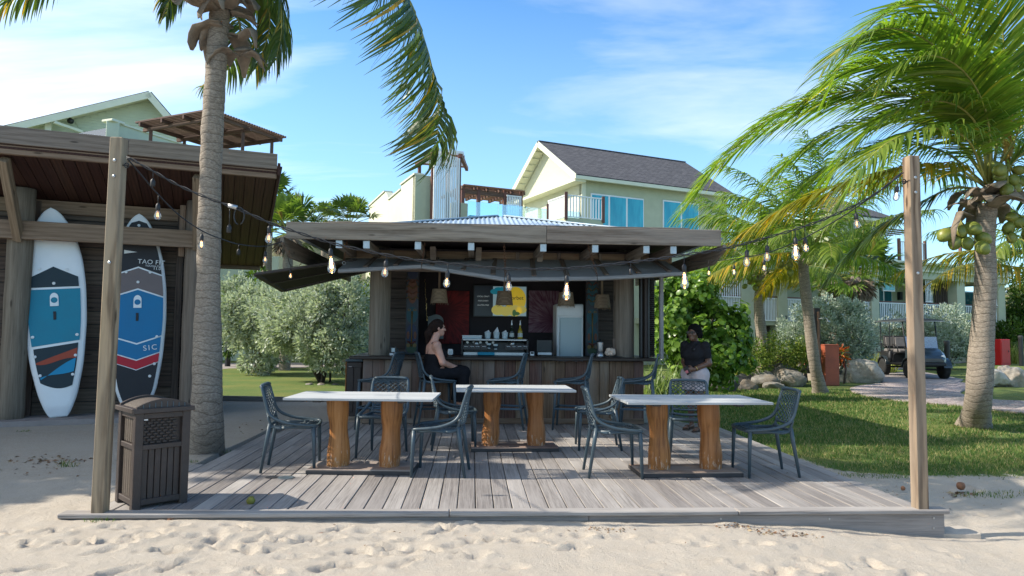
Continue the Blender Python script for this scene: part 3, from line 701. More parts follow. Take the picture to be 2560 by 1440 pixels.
# back wall boards, door-like uprights
zb = .0; k = 0
BWALL = .34
while zb < 3.2:
    h = .19+.02*random.random(); 
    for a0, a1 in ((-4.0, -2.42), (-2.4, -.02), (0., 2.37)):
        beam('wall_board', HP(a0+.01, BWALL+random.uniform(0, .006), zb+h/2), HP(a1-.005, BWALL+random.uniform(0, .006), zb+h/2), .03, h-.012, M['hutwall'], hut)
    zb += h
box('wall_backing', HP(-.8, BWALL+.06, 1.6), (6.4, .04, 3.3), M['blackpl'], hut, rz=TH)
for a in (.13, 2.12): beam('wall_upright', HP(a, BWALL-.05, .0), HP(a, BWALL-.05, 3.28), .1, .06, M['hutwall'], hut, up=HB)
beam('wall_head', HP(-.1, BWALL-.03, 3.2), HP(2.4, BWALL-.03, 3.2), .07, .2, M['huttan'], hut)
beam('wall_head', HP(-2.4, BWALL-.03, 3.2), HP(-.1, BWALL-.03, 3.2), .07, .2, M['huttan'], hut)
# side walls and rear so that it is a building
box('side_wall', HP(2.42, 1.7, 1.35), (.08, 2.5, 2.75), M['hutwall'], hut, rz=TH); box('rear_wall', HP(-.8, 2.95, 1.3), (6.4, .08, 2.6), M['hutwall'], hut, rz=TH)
# rail in front of the columns with its bolts
zr = 2.76
rl = beam('rail', HP(-2.6, -.215, zr), HP(2.52, -.215, zr), .08, .27, M['huttan'], hut)
for a in COLA:
    b = MB()
    for dx in (-.06, -.055):
        pass
    for dz in (.05, -.05):
        b.lathe([(.028, 0), (.028, .006), (.014, .01), (.014, .022)], 10, M=Matrix.Translation(HP(a+.0, -.257, zr+dz)) @ Matrix.Rotation(TH, 4, 'Z') @ Matrix.Rotation(math.pi/2, 4, 'X'))
    b.build('bolt', M['steel'], rl)
slab = MB(); slab.slab([HP(-4.2, -.42, -.3), HP(2.7, -.42, -.3), HP(2.7, 3.1, -.3), HP(-4.2, 3.1, -.3)], (0, 0, .31)); slab.build('floor_slab', M['paving'], hut)

# ----------------------------------------------------------------- paddleboards
def txt(s, size, spacing=1., ext=.0015, bold=0.):
    c = bpy.data.curves.new('lettering', 'FONT'); c.body = s; c.size = size; c.extrude = ext; c.space_character = spacing; c.align_x = 'CENTER'; c.align_y = 'CENTER'; c.offset = bold
    o = bpy.data.objects.new('lettering', c); COL.objects.link(o); dg = bpy.context.evaluated_depsgraph_get()
    me = bpy.data.meshes.new_from_object(o.evaluated_get(dg)); bpy.data.objects.remove(o); bpy.data.curves.remove(c); me.materials.clear(); return me
def paddleboard(name, label, ctr, foot, head, outline, pads, mats, texts):
    """outline: list of (t along 0..1 from tail, half width); built flat in local x (across) y (along, tail to nose) z (deck side up)"""
    up = (head-foot); L = up.length; y = up.normalized(); x = HA.copy(); z = x.cross(y).normalized()
    if z.dot(HB) > 0: z = -z; 
    x = y.cross(z).normalized()
    T = Matrix((x, y, z)).transposed().to_4x4(); T.translation = foot
    t = thing(name, label, 'paddleboard', foot)
    ts = .5-.5*np.cos(math.pi*np.linspace(0, 1, 48)); ts = .35*np.linspace(0, 1, 48)+.65*ts; wv = np.interp(ts, [q[0] for q in outline], [q[1] for q in outline])
    # smooth the half widths
    for _ in range(2): wv[1:-1] = (wv[:-2]+2*wv[1:-1]+wv[2:])/4
    wv[-1] = .004; V = []; F = []; K = 20
    for i, (s, w) in enumerate(zip(ts, wv)):
        th = .055*min(1, (1-s)*9+.15)*min(1, s*14+.35); rock = .10*max(0, s-.72)**2/.0784+.02*max(0, .12-s)**2/.0144
        for j in range(K):
            a = 2*math.pi*j/K; cx = math.copysign(abs(math.cos(a))**.45, math.cos(a)); cz = math.copysign(abs(math.sin(a))**.7, math.sin(a))
            V.append((w*cx, s*L, th*cz+rock))
    for i in range(47):
        for j in range(K): F.append([i*K+j, i*K+(j+1) % K, (i+1)*K+(j+1) % K, (i+1)*K+j])
    F.append(list(range(K))[::-1]); F.append([47*K+j for j in range(K)])
    mk('hull', V, F, M['board_white'], t, T, smooth=True)
    def wat(s): return float(np.interp(s, ts, wv))
    def zat(s):
        return .055*min(1, (1-s)*9+.15)*min(1, s*14+.35)+.10*max(0, s-.72)**2/.0784+.02*max(0, .12-s)**2/.0144
    def pad(nm, lo, hi, ml, mh, mat, inset, lift, half=None, bothcap=None):
        """patch between the curves lo(u) and hi(u), u in -1..1 across"""
        V = []; F = []; A = 24; B = 12
        for iu in range(A+1):
            u = -1+2*iu/A; s0 = lo(u); s1 = hi(u)
            for k in range(B+1):
                s = s0+(s1-s0)*k/B; w = max(.004, wat(s)-inset) if half is None else half(s)
                xx = u*w; fal = (abs(xx)/max(wat(s), .01))
                V.append((xx, s*L, zat(s)*(1-.0*fal)+lift))
        for iu in range(A):
            for k in range(B): F.append([iu*(B+1)+k, (iu+1)*(B+1)+k, (iu+1)*(B+1)+k+1, iu*(B+1)+k+1])
        n = len(V); V += [(a, b, c-.004) for a, b, c in V]; F += [[i+n for i in f[::-1]] for f in F]
        for iu in range(A): 
            for k in (0, B): a0 = iu*(B+1)+k; a1 = (iu+1)*(B+1)+k; F.append([a0, a1, a1+n, a0+n])
        for k in range(B):
            for iu in (0, A): a0 = iu*(B+1)+k; a1 = a0+1; F.append([a0, a1, a1+n, a0+n])
        return mk(nm, V, F, mat, t, T)
    for p in pads: pad(*p)
    # carry handle, vents, plugs
    hs = texts['handle']; b = MB()
    bx = []
    for (cx, cy) in [(.055*math.sin(a) if abs(a) < 1.57 else .055*math.copysign(1, math.sin(a)), .075*math.cos(a)-(.0 if abs(a) < 1.57 else .06)) for a in np.linspace(-2.6, 2.6, 22)]:
        bx.append(T @ Vector((cx, hs*L+cy, zat(hs)+.004)))
    b.slab(bx, (T.to_3x3() @ Vector((0, 0, .012)))); b.build('handle_plate', M['board_white'], t)
    b = MB(); b.slab([T @ Vector((.043*math.cos(a), hs*L-.035+.043*math.sin(a), zat(hs)+.017)) for a in np.linspace(0, 6.1, 18)], T.to_3x3() @ Vector((0, 0, .003))); b.build('handle_recess', texts['rec'], t)
    b = MB(); c = hs-.085; b.box((0, 0, 0), (.036, .125, .006), .003, M=T @ Matrix.Translation((0, c*L, zat(c)+.012))); b.build('paddle_slot', M['pad_black'], t)
    for (u, s) in texts['plugs']:
        MB().lathe([(.022, 0), (.022, .004), (.015, .008)], 12, M=T @ Matrix.Translation((u*wat(s), s*L, zat(s)+.007))).build('pad_plug', M['pad_white'], t)
    for (s_, size, u, s, rot, mat, sp) in texts['words']:
        me = txt(s_, size, sp, .001, .0); me.materials.append(mat); link('lettering', me, None, t, T @ Matrix.Translation((u*wat(s), s*L, zat(s)+.013)) @ Matrix.Rotation(rot, 4, 'Z'))
    return t, T
c_ = lambda v: (lambda u: v)
def chev(v, d): return lambda u: v-d*abs(u)               # peak up in the middle
def vee(v, d): return lambda u: v+d*abs(u)
def wv_(v, s1, s2): return lambda u: v+s1*u+s2*math.sin(u*2.2)
def HH(px, py, b):
    r = Vector(ray(px, py)); c = Vector(CP); return c+r*((HP(0, b, 0)-c).dot(HB)/r.dot(HB))
f1 = HH(146, 1062, -.06); f1.z = .015
hd1 = HH(131, 523, .13)
out1 = [(0, .115), (.03, .17), (.1, .25), (.25, .345), (.45, .405), (.62, .41), (.75, .38), (.86, .30), (.92, .225), (.96, .15), (.982, .095), (.993, .055), (1, .01)]
pads1 = [('rear_pad', lambda u: .135+.02*u*u-.01*u, wv_(.335, .01, 0), 0, 0, M['pad_navy'], .085, .004),
         ('red_wave', wv_(.262, .0, .012), wv_(.29, .03, .0), 0, 0, M['pad_rust'], .092, .009),
         ('blue_wave', wv_(.2, .015, -.006), wv_(.226, .042, .006), 0, 0, M['pad_lblue'], .1, .0095),
         ('middle_pad', wv_(.347, .01, 0), c_(.607), 0, 0, M['pad_teal'], .07, .005),
         ('front_pad', c_(.617), lambda u: .716-.052*abs(u)**1.0, 0, 0, M['pad_navy'], .085, .005)]
paddleboard('paddleboard', 'white paddleboard with teal pad and orange wave, left of the post', None, f1, hd1, out1, pads1, None,
            dict(handle=.565, rec=M['pad_teal'], plugs=[(-.74, .383), (.72, .383), (-.74, .29), (.7, .285), (-.66, .2), (.66, .195), (0, .635), (-.45, .706), (.45, .7)], words=[]))
f2 = HH(338, 1050, -.06); f2.z = .015
hd2 = HH(350, 538, .13)
out2 = [(0, .12), (.04, .19), (.12, .285), (.28, .365), (.47, .405), (.62, .4), (.75, .355), (.86, .275), (.92, .205), (.96, .14), (.982, .09), (.993, .05), (1, .01)]
pads2 = [('rear_pad', c_(.06), vee(.215, .037), 0, 0, M['pad_black'], .05, .004), ('red_band', vee(.219, .037), vee(.262, .037), 0, 0, M['pad_red'], .05, .0045),
         ('lower_blue_pad', vee(.268, .037), vee(.342, .037), 0, 0, M['pad_blue'], .05, .004), ('upper_blue_pad', vee(.35, .037), chev(.616, .04), 0, 0, M['pad_blue'], .045, .004),
         ('grey_pad', chev(.624, .04), chev(.726, .04), 0, 0, M['pad_grey'], .045, .004), ('nose_pad', chev(.734, .04), lambda u: .965-.012*abs(u), 0, 0, M['pad_black'], .045, .004)]
t2, T2 = paddleboard('paddleboard', 'black, grey and blue paddleboard with a red band, right of the post', None, f2, hd2, out2, pads2, None,
            dict(handle=.565, rec=M['pad_blue'], plugs=[(.72, .38), (.72, .245), (.6, .185), (.45, .705), (-.45, .705), (0, .655), (0, .94)],
                 words=[('SIC', .115, .5, .325, R_(6), M['pad_white'], 1.3), ('TAO FIT', .1, .52, .756, R_(-3), M['pad_white'], 1.05), ('TOUGH-TEC', .04, .60, .736, R_(-3), M['pad_white'], 1.05), ('11.0', .065, .72, .724, R_(-3), M['pad_white'], 1.), ('SIC', .10, 0, .895, R_(-90), M['pad_white'], 1.2)]))
b = MB(); b.slab([T2 @ Vector((-.02, .765*3.3, .068)), T2 @ Vector((-.2, .765*3.3-.03, .068)), T2 @ Vector((-.2, .765*3.3+.03, .068))], T2.to_3x3() @ Vector((0, 0, .003))); b.build('white_arrow', M['pad_white'], t2)
# ================================================================= the bar kiosk
ko = thing('bar_kiosk', 'open dark timber beach bar kiosk with blue corrugated hip roof', 'kiosk', (.5, 11., -.02))
KX0, KX1, KY0, KY1 = -1.58, 2.56, 10.1, 13.3
# counter front, vertical boards of mixed width
x = KX0
while x < KX1-.02:
    w = random.choice([.145, .165, .185, .2]); w = min(w, KX1-x)
    beam('counter_board', (x+w/2, KY0+random.uniform(0, .008), .0), (x+w/2, KY0+random.uniform(0, .008), .925), w-.006, .026, M['counter'], ko, up=(0, 1, 0), bev=.003)
    x += w
y = KY0+.03
while y < 13.2:
    w = random.choice([.165, .185, .2])
    for sx in (KX0+.013, KX1-.013): beam('side_board', (sx, y+w/2, .0), (sx, y+w/2, .925), w-.006, .026, M['counter'], ko, up=(1, 0, 0), bev=.003)
    y += w
box('counter_backing', (.49, KY0+.06, .46), (4.1, .05, .9), M['blackpl'], ko)
ct = box('counter_top', (.49, 10.29, .955), (4.5, .62, .045), M['ctop'], ko, bev=.01)
box('side_counter_top', (KX0+.08, 11.9, .957), (.5, 2.58, .045), M['ctop'], ko, bev=.01); box('side_counter_top', (KX1-.08, 11.9, .957), (.5, 2.58, .045), M['ctop'], ko, bev=.01)
box('kick_board', (.49, KY0-.012, .045), (4.14, .02, .08), M['counter'], ko)
# columns
def kcol(x, y, r, z0, z1, nm='column'):
    b = MB(); b.tube([Vector((x, y, z)) for z in np.linspace(z0, z1, 12)], [r*(1+.012*math.sin(i*1.7+x)) for i in range(12)], 24)
    b.build(nm, M['column'], ko, smooth=True, M=Matrix.Translation((x, y, 1.3)) @ Matrix.Rotation(-math.pi/2, 4, 'Y'))
for x, y in ((-1.40, 10.46), (2.34, 10.46), (-1.40, 13.1), (2.34, 13.1)): kcol(x, y, .158, -.1, 2.62)
# floor, back wall, inner side walls of lapped boards, ceiling
box('floor', (.49, 11.7, -.0), (4.0, 3.1, .02), M['paving'], ko)
box('back_wall', (.49, 12.42, 1.2), (4.1, .08, 2.5), M['kwall'], ko)
for k in range(15):
    z = .14+k*.165
    for xa, xb, yy in ((-1.5, -1.06, 11.35), (1.98, 2.5, 11.35)): beam('inner_wall_board', (xa, yy-.012, z), (xb, yy-.012, z), .02, .16, M['kside'], ko, up=(0, -.12, 1))
box('inner_wall', (-1.28, 11.4, 1.25), (.46, .05, 2.5), M['kwall'], ko); box('inner_wall', (2.26, 11.4, 1.25), (.56, .05, 2.5), M['kwall'], ko)
box('side_wall', (-1.52, 12.2, 1.7), (.06, 1.7, 1.5), M['kside'], ko); box('side_wall', (2.52, 12.2, 1.7), (.06, 1.7, 1.5), M['kside'], ko)
box('ceiling', (.49, 11.75, 2.545), (4.6, 3.3, .03), M['kwall'], ko)
# beams
FY, FZ = 8.95, 2.635
EX0, EX1, EY1 = -2.42, 3.32, 13.9
for a, b in ((EX0, .965), (.968, EX1)): 
    beam('fascia_board', (a, FY, FZ), (b, FY, FZ), .042, .222, M['fascia'], ko, bev=.006)
beam('fascia_board', (EX0+.02, EY1, FZ), (EX1-.02, EY1, FZ), .042, .22, M['fascia'], ko)
beam('drip_board', (-1.9, FY+.05, 2.76), (2.9, FY+.05, 2.76), .06, .022, M['hutgrey'], ko)
for x in (EX0-.05, EX1+.05):                               # side fascias with a cut nose
    b = MB(); y0, y1 = FY-.02, EY1; z0, z1 = 2.315, 2.545
    b.slab([(x-.021, y0, z1), (x-.021, y0, z1-.07), (x-.021, y0+.45, z0), (x-.021, y1, z0), (x-.021, y1, z1)], (.042, 0, 0))
    b.build('side_fascia', M['hutgrey'], ko, M=Matrix.Translation((x, 11.5, 2.4)) @ Matrix.Rotation(math.pi/2, 4, 'Z'))
for px in (918, 1046, 1178, 1357, 1486, 1613, 1680, 850):
    x = PY(px, 612, 9.05).x
    beam('rafter', (x, 9.0, 2.475), (x, 13.9, 2.475), .075, .115, M['hutgrey'], ko, up=(0, 0, 1))
    p = Vector((x, 8.985, 2.47)); box('rafter_cap', p, (.085, .012, .105), M['steel'], ko)
for z, hh in ((2.30, .15), (2.47, .13)): beam('header_beam', (-1.9, 10.16, z), (3.0, 10.16, z), .09, hh, M['huttan'] if z > 2.4 else M['hutgrey'], ko)
beam('wall_plate', (-1.45, 10.2, 2.4), (-1.45, 13.2, 2.4), .1, .14, M['hutgrey'], ko); beam('wall_plate', (2.42, 10.2, 2.4), (2.42, 13.2, 2.4), .1, .14, M['hutgrey'], ko)
for i in range(7):                                         # short studs above the header
    x = -1.2+i*.62; beam('stud', (x, 10.1, 2.36), (x, 10.1, 2.53), .05, .05, M['hutgrey'], ko)
for i, (px, s) in enumerate(((1075, 1), (1190, 1), (1345, -1), (1590, -1))):
    x = PY(px, 615, 9.6).x; b = MB(); b.slab([(x, 9.55, 2.53), (x, 9.75, 2.36), (x, 9.95, 2.53)], (.08, 0, 0)); b.build('outrigger_knee', M['hutgrey'], ko)
# corrugated hip roof
def corr(p00, p10, p11, p01, wave=.076, amp=.012):
    """sheet from eave p00-p10 to ridge p01-p11; ribs run up the slope"""
    p00, p10, p11, p01 = map(Vector, (p00, p10, p11, p01)); e = p10-p00; L = e.length; e.normalize()
    s = ((p01+p11)/2-(p00+p10)/2); s -= e*s.dot(e); nrm = e.cross(s).normalized()
    if nrm.z < 0: nrm = -nrm
    n = int(L/wave)*4; V = []; F = []
    Hs = s.length; sd = s.normalized(); a0 = (p01-p00).dot(e); a1 = (p11-p00).dot(e)
    for i in range(n+1):
        u = L*i/n
        if u < a0: h = u/max(a0, 1e-6)
        elif u > a1: h = (L-u)/max(L-a1, 1e-6)
        else: h = 1.
        off = nrm*amp*math.sin(2*math.pi*u/wave)
        V += [p00+e*u+off, p00+e*u+sd*Hs*max(h, .001)+off]
    for i in range(n): F.append([2*i, 2*i+2, 2*i+3, 2*i+1])
    return V, F
ez = 2.625; rx0, rx1, ry, rz_ = .40, .54, 11.7, 3.33
E00, E10, E11, E01 = (EX0-.02, FY+.03, ez), (EX1+.02, FY+.03, ez), (EX1+.02, EY1, ez), (EX0-.02, EY1, ez)
RA, RB = (rx0, ry, rz_), (rx1, ry, rz_)
for a, b, c, d in ((E00, E10, RB, RA), (E11, E01, RA, RB), (E10, E11, RB, RB), (E01, E00, RA, RA)):
    V, F = corr(a, b, c, d); mk('roof_sheet', [tuple(v) for v in V], F, M['tin'], ko, smooth=True)
for a, b in ((E00, RA), (E10, RB), (E11, RB), (E01, RA)):
    MB().tube([Vector(a)+Vector((0, 0, .01)), Vector(b)+Vector((0, 0, .015))], .045, 8, flat=.4).build('hip_cap', M['tin'], ko, smooth=True)
b = MB(); b.slab([(EX0+.05, FY+.05, 2.62), (EX1-.05, FY+.05, 2.62), (EX1-.05, EY1-.05, 2.62), (EX0+.05, EY1-.05, 2.62)], (0, 0, .02)); b.build('soffit', M['kwall'], ko)
# front shutters: four boards hinged at the header, held up by chains at uneven heights
bot = [PY(845, 676, 9.48), PY(1054, 665, 9.48), PY(1261, 697, 9.48), PY(1493, 695, 9.48), PY(1706, 683, 9.48)]
top = [PY(876, 649, 10.06), PY(1068, 650, 10.06), PY(1265, 652, 10.06), PY(1468, 654, 10.06), PY(1664, 656, 10.06)]
SHN = Vector((0, .35, .93)).normalized()
for i in range(4):
    sh = MB(); t0, t1, b0, b1 = top[i], top[i+1], bot[i], bot[i+1]; d = (t1-t0).normalized()*.004
    cols = 5; K = 6
    v = []
    for c in range(2): pass
    sh.slab([b0+d, b1-d, t1-d, t0+d], SHN*.022)
    Mx = Matrix.Translation((b0+t1)/2); o = sh.build('shutter', M['shutter'], ko, M=Mx)
    for s in ((.0, .03, 0), (.94, 1., 1)) if False else ():
        pass
    for s in (.32, .68) if i % 2 == 0 else (.12, .5, .86):
        p, q = b0.lerp(b1, s)+SHN*.034, t0.lerp(t1, s)+SHN*.034; beam('batten', p.lerp(q, .03), q, .07, .022, M['batten'], o, up=SHN)
    eb = MB(); eb.beam(b0+d-SHN*.012, b1-d-SHN*.012, .035, .05, up=SHN); eb.build('edge_rail', M['shutter'], o)
# louvred side shutter held out to the left
Q = [PD(640, 686, 9.75), PD(884, 651, 9.85), PD(925, 676, 11.3), PD(708, 727, 11.25)]     # near outer, near inner, far inner, far outer
lt = thing('side_shutter', 'dark louvred shutter propped out to the left of the kiosk', 'shutter', Q[1])
un = (Q[1]-Q[0]).cross(Q[3]-Q[0]).normalized(); un = un if un.z > 0 else -un
mid = lambda s: (Q[0].lerp(Q[3], s), Q[1].lerp(Q[2], s))
for p, q in ((Q[0], Q[1]), (Q[3], Q[2]), (Q[0], Q[3]), (Q[1], Q[2]), mid(.5)): beam('frame_rail', p, q, .075, .04, M['louvre'], lt, up=un)
for half in ((.045, .475), (.525, .955)):
    for i in range(46):
        s = (i+1.2)/48; a = Q[0].lerp(Q[1], s); b = Q[3].lerp(Q[2], s); p, q = a.lerp(b, half[0]), a.lerp(b, half[1])
        dir_ = (Q[1]-Q[0]).normalized(); beam('slat', p, q, .004, .034, M['louvre'], lt, up=(un*.8+dir_*.65), bev=.001)
# chains
def chain(name, a, b, label, r=.016, wire=.0035, mat='rust'):
    a, b = Vector(a), Vector(b); L = (b-a).length; n = max(3, int(L/(r*2.6))); m_ = MB(); d = (b-a).normalized(); s1 = d.cross(Vector((0, 1, 0.1))).normalized(); s2 = d.cross(s1)
    for i in range(n):
        c = a+(b-a)*((i+.5)/n); s = (s1 if i % 2 else s2); h = L/n*.62
        m_.tube([c+d*h*math.sin(t_)+s*r*.62*math.cos(t_) for t_ in np.linspace(0, 2*math.pi, 11)], wire, 5, cap=False)
    o = m_.build(name, M[mat], smooth=True, M=Matrix.Translation(b)); tag(o, label, 'chain', 'chains holding up the kiosk shutters'); return o
for (px0, py0, y0, px1, py1, y1, lab) in ((1062, 607, 9.05, 1054, 664, 9.5, 'rusty chain holding the front shutter above the seated person'), (1260, 608, 9.05, 1264, 690, 9.5, 'long chain in the middle of the front shutter'),
        (1470, 612, 9.05, 1493, 690, 9.5, 'slanting chain at the right of the front shutter'), (868, 602, 9.1, 860, 652, 9.7, 'thin rusty chain with ring at the left end of the front shutter'), (778, 632, 10.6, 748, 664, 10.4, 'dark chain holding the louvred side shutter'), (1665, 615, 9.2, 1672, 655, 9.6, 'rusty chain at the right end of the front shutter')):
    chain('chain', PY(px0, py0, y0), PY(px1, py1, y1), lab, .02 if 1240 < px0 < 1480 else .013)
b = MB(); p = PY(860, 654, 9.68); b.tube([p+Vector((.022*math.cos(a), 0, .022*math.sin(a)-.02)) for a in np.linspace(0, 6.28, 14)], .005, 6); tag(b.build('hanging_ring', M['steel'], smooth=True, M=Matrix.Translation(p)), 'small steel ring at the left end of the shutter', 'ring')
# folded roller shutter and its grey guide at the right end of the counter
rs = thing('folded_shutter', 'black folded louvre shutter at the right end of the counter', 'shutter', (2.68, 10.2, .98))
box('edge_guide', (2.835, 10.12, 1.60), (.05, .08, 1.27), M['shutter'], rs); box('panel', (2.62, 10.34, 1.60), (.04, .3, 1.24), M['louvre'], rs)
box('back_panel', (2.70, 10.46, 1.60), (.24, .02, 1.24), M['blackpl'], rs)
for k in range(38): beam('slat', (2.60, 10.36, 1.02+k*.031), (2.80, 10.36, 1.02+k*.031), .03, .005, M['louvre'], rs, up=(0, .6, .8), bev=.001)
for x in (2.55, 2.66): beam('stile', (x, 10.2, .98), (x, 10.2, 2.22), .03, .03, M['blackpl'], rs, up=(0, 1, 0))
# ================================================================= things in the bar
CT = .978                                                   # counter top height
def flower(name, c, w, h, label, base, streak, centre, thr, depth=.03):
    """flat canvas print of a flower seen close: petals as radiating streaks"""
    m, nt, b, o = newmat(name+'_print'); tcn = N(nt, 'TexCoord').outputs['Object']
    mp = N(nt, 'Mapping', {'Vector': tcn, 'Location': (-thr[0], 0, -thr[1])}).outputs[0]
    sp = N(nt, 'SeparateXYZ', {0: mp}); ang = fmath(nt, 'ARCTAN2', sp.outputs[2], sp.outputs[0])
    rad = N(nt, 'VectorMath', {0: N(nt, 'CombineXYZ', {0: sp.outputs[0], 2: sp.outputs[2]}).outputs[0]}, operation='LENGTH').outputs['Value']
    cv = N(nt, 'CombineXYZ', {0: fmath(nt, 'MULTIPLY', ang, 5.), 1: fmath(nt, 'MULTIPLY', rad, 2.)}).outputs[0]
    n = N(nt, 'TexNoise', {'Vector': cv, 'Scale': 2.6, 'Detail': 5, 'Roughness': .55, 'Distortion': .6}).outputs[0]
    c1 = ramp(nt, n, [(.36, streak), (.56, base), (.75, tuple(min(1, q*1.35) for q in base))])
    c1 = mixc(nt, ramp(nt, rad, [(.02, (1, 1, 1)), (.3, (0, 0, 0))]), c1, centre)
    setc(nt, b, 'Base Color', c1); b.inputs['Roughness'].default_value = .7
    o = box(name, c, (w, depth, h), m, M=Matrix.Translation(c)) if False else mk(name, *cbox(w, depth, h, .003), m, None, Matrix.Translation(c))
    return tag(o, label, 'poster')
flower('flower_print', PY(1131, 793, 12.33), .6, .95, 'dark red flower print on the bar back wall behind the seated person', (.24, .012, .012), (.11, .004, .006), (.06, .0, .004), (-.15, .1))
flower('flower_print', PY(1360, 779, 12.33), .56, .76, 'pink hibiscus print beside the fridge', (.30, .17, .21), (.15, .03, .07), (.12, .0, .035), (.19, -.17))
# menu screen
sc = PY(1251, 753, 12.30); ms = thing('menu_screen', 'wide wall screen showing a yellow sorbet menu', 'screen', sc)
mk('bezel', *cbox(.98, .05, .58, .006), M['blackpl'], ms, Matrix.Translation(sc))
def scr(nm, c, w, h, mat, dy): return mk(nm, *cbox(w, .004, h, .001), mat, ms, Matrix.Translation(sc+Vector((c[0], dy, c[1]))))
E_ = {k: emit('screen_'+k, v, s) for k, v, s in (('dark', (.004, .007, .012), .3), ('sky', (.36, .52, .58), .16), ('yellow', (.72, .5, .02), .22), ('lemon', (.62, .52, .1), .2), ('teal', (.01, .22, .3), .2), ('green', (.05, .16, .02), .15), ('white', (.6, .65, .66), .15), ('ink', (.02, .015, .005), .0))}
scr('dark_panel', (-.3, 0), .33, .53, E_['dark'], -.027); scr('picture', (.165, 0), .6, .53, E_['sky'], -.027)
def disc(nm, cx, cz, rx, rz, mat, dy, n=28, par=None):
    b = MB(); b.slab([sc+Vector((cx+rx*math.cos(a), dy, cz+rz*math.sin(a))) for a in np.linspace(0, 2*math.pi, n, endpoint=False)], (0, .002, 0)); b.build(nm, mat, ms)
disc('sun_disc', .27, .03, .19, .23, E_['yellow'], -.0305)
for cx, cz, r in ((-.04, -.16, .12), (.1, -.18, .11), (.26, -.17, .13), (.38, -.15, .09)): disc('lemon', cx, cz, r, r*.78, E_['lemon'], -.032-.0006*len(str(cx)))
for cx, cz, r in ((-.1, .17, .07), (-.04, .21, .06), (.03, .22, .05)): disc('teal_leaf', cx, cz, r*1.2, r*.7, E_['teal'], -.0345)
disc('green_leaf', .25, -.21, .035, .06, E_['green'], -.0352); disc('green_leaf', .3, -.22, .05, .03, E_['green'], -.0356)
def word(s, size, c, mat, par, rx=math.pi/2, sp=1., ext=.0008, rz=0.):
    me = txt(s, size, sp, ext); me.materials.append(mat); return link('lettering', me, None, par, Matrix.Translation(c) @ Matrix.Rotation(rz, 4, 'Z') @ Matrix.Rotation(rx, 4, 'X'))
word('Sorbet', .1, sc+Vector((.28, -.037, .06)), E_['ink'], ms)
for i, s in enumerate(('LOCAL CRAFT', 'NON-DAIRY', 'GLUTEN FREE')): word(s, .034, sc+Vector((-.31, -.031, .08-.078*i)), E_['white'], ms)
# tall white fridge
fr = PY(1422, 893, 11.2); fx = .44
fg_ = thing('fridge', 'tall white glass door fridge behind the counter', 'fridge', (fr.x, 11.2, .0))
box('cabinet', (fr.x, 11.35, .92), (fx, .5, 1.78), M['whitepl'], fg_, bev=.012)
m_, nt, b_, o_ = newmat('frosted_fridge_glass'); setc(nt, b_, 'Base Color', (.36, .45, .48)); b_.inputs['Roughness'].default_value = .22
box('glass_door', (fr.x+.02, 11.087, .86), (fx-.075, .02, 1.45), m_, fg_, bev=.006)
box('door_frame', (fr.x-fx/2+.025, 11.085, .86), (.03, .03, 1.5), M['whitepl'], fg_); box('header', (fr.x, 11.085, 1.70), (fx-.01, .03, .17), M['whitepl'], fg_); box('door_frame', (fr.x+fx/2-.018, 11.085, .86), (.02, .03, 1.5), M['whitepl'], fg_)
box('handle', (fr.x-fx/2+.05, 11.062, 1.15), (.012, .02, .4), M['steel'], fg_)
# carved painted boards flanking the bar
def tiki(name, x, y, label, seed):
    rr = random.Random(seed); t = thing(name, label, 'carved board', (x, y, CT))
    mk('plank', *cbox(.2, .05, 1.42, .01), plain('tiki_ground_%d' % seed, (.03, .035, .045), .6, .4, 6, .3), t, Matrix.Translation((x, y, CT+.7)))
    cols = [plain('tiki_paint_%d_%d' % (seed, i), c, .55, .2, 8, .2) for i, c in enumerate(((.0, .055, .07), (.11, .03, .008), (.02, .05, .02), (.13, .08, .015), (.01, .02, .06), (.1, .015, .01)))]
    def blob(z, w, h, mat, dy, dx=0., seg=16, nm='carving'):
        b = MB(); b.slab([Vector((x+dx+w*math.cos(a), y-dy, CT+z+h*math.sin(a))) for a in np.linspace(0, 2*math.pi, seg, endpoint=False)], (0, .012, 0)); b.build(nm, mat, t)
    blob(.32, .085, .16, cols[4 if seed % 2 else 0], .03); blob(.62, .09, .13, cols[0], .031); blob(.09, .08, .075, cols[2], .032); blob(1.0, .08, .2, cols[seed % 2], .031); blob(1.27, .08, .08, cols[4], .032)
    for s in (-1, 1):
        blob(.7, .026, .018, cols[3], .045, s*.045); blob(.7, .012, .01, M['blackpl'], .052, s*.045); blob(.3, .022, .06, cols[1], .046, s*.055); blob(.14, .03, .03, cols[3], .048, s*.05)
        for k in range(4):
            b = MB(); p0 = Vector((x+s*.01, y-.042, CT+.86+.09*k)); b.tube([p0, p0+Vector((s*.05, -.004, .05)), p0+Vector((s*.085, 0, .02))], .009, 6); b.build('feather_stroke', cols[(k+1) % 2*2+1], t, smooth=True)
    MB().tube([(x, y-.045, CT+.12), (x, y-.05, CT+.45), (x, y-.045, CT+.68)], [.012, .008, .014], 8).build('nose_ridge', cols[3], t, smooth=True)
    MB().tube([(x-.06, y-.045, CT+.2), (x, y-.055, CT+.17), (x+.06, y-.045, CT+.2)], .012, 8).build('mouth', cols[5], t, smooth=True)
tiki('carved_board', -.955, 10.95, 'tall painted carved board left of the seated person', 1)
tiki('carved_board', 1.93, 10.95, 'tall painted carved board right of the fridge', 2)
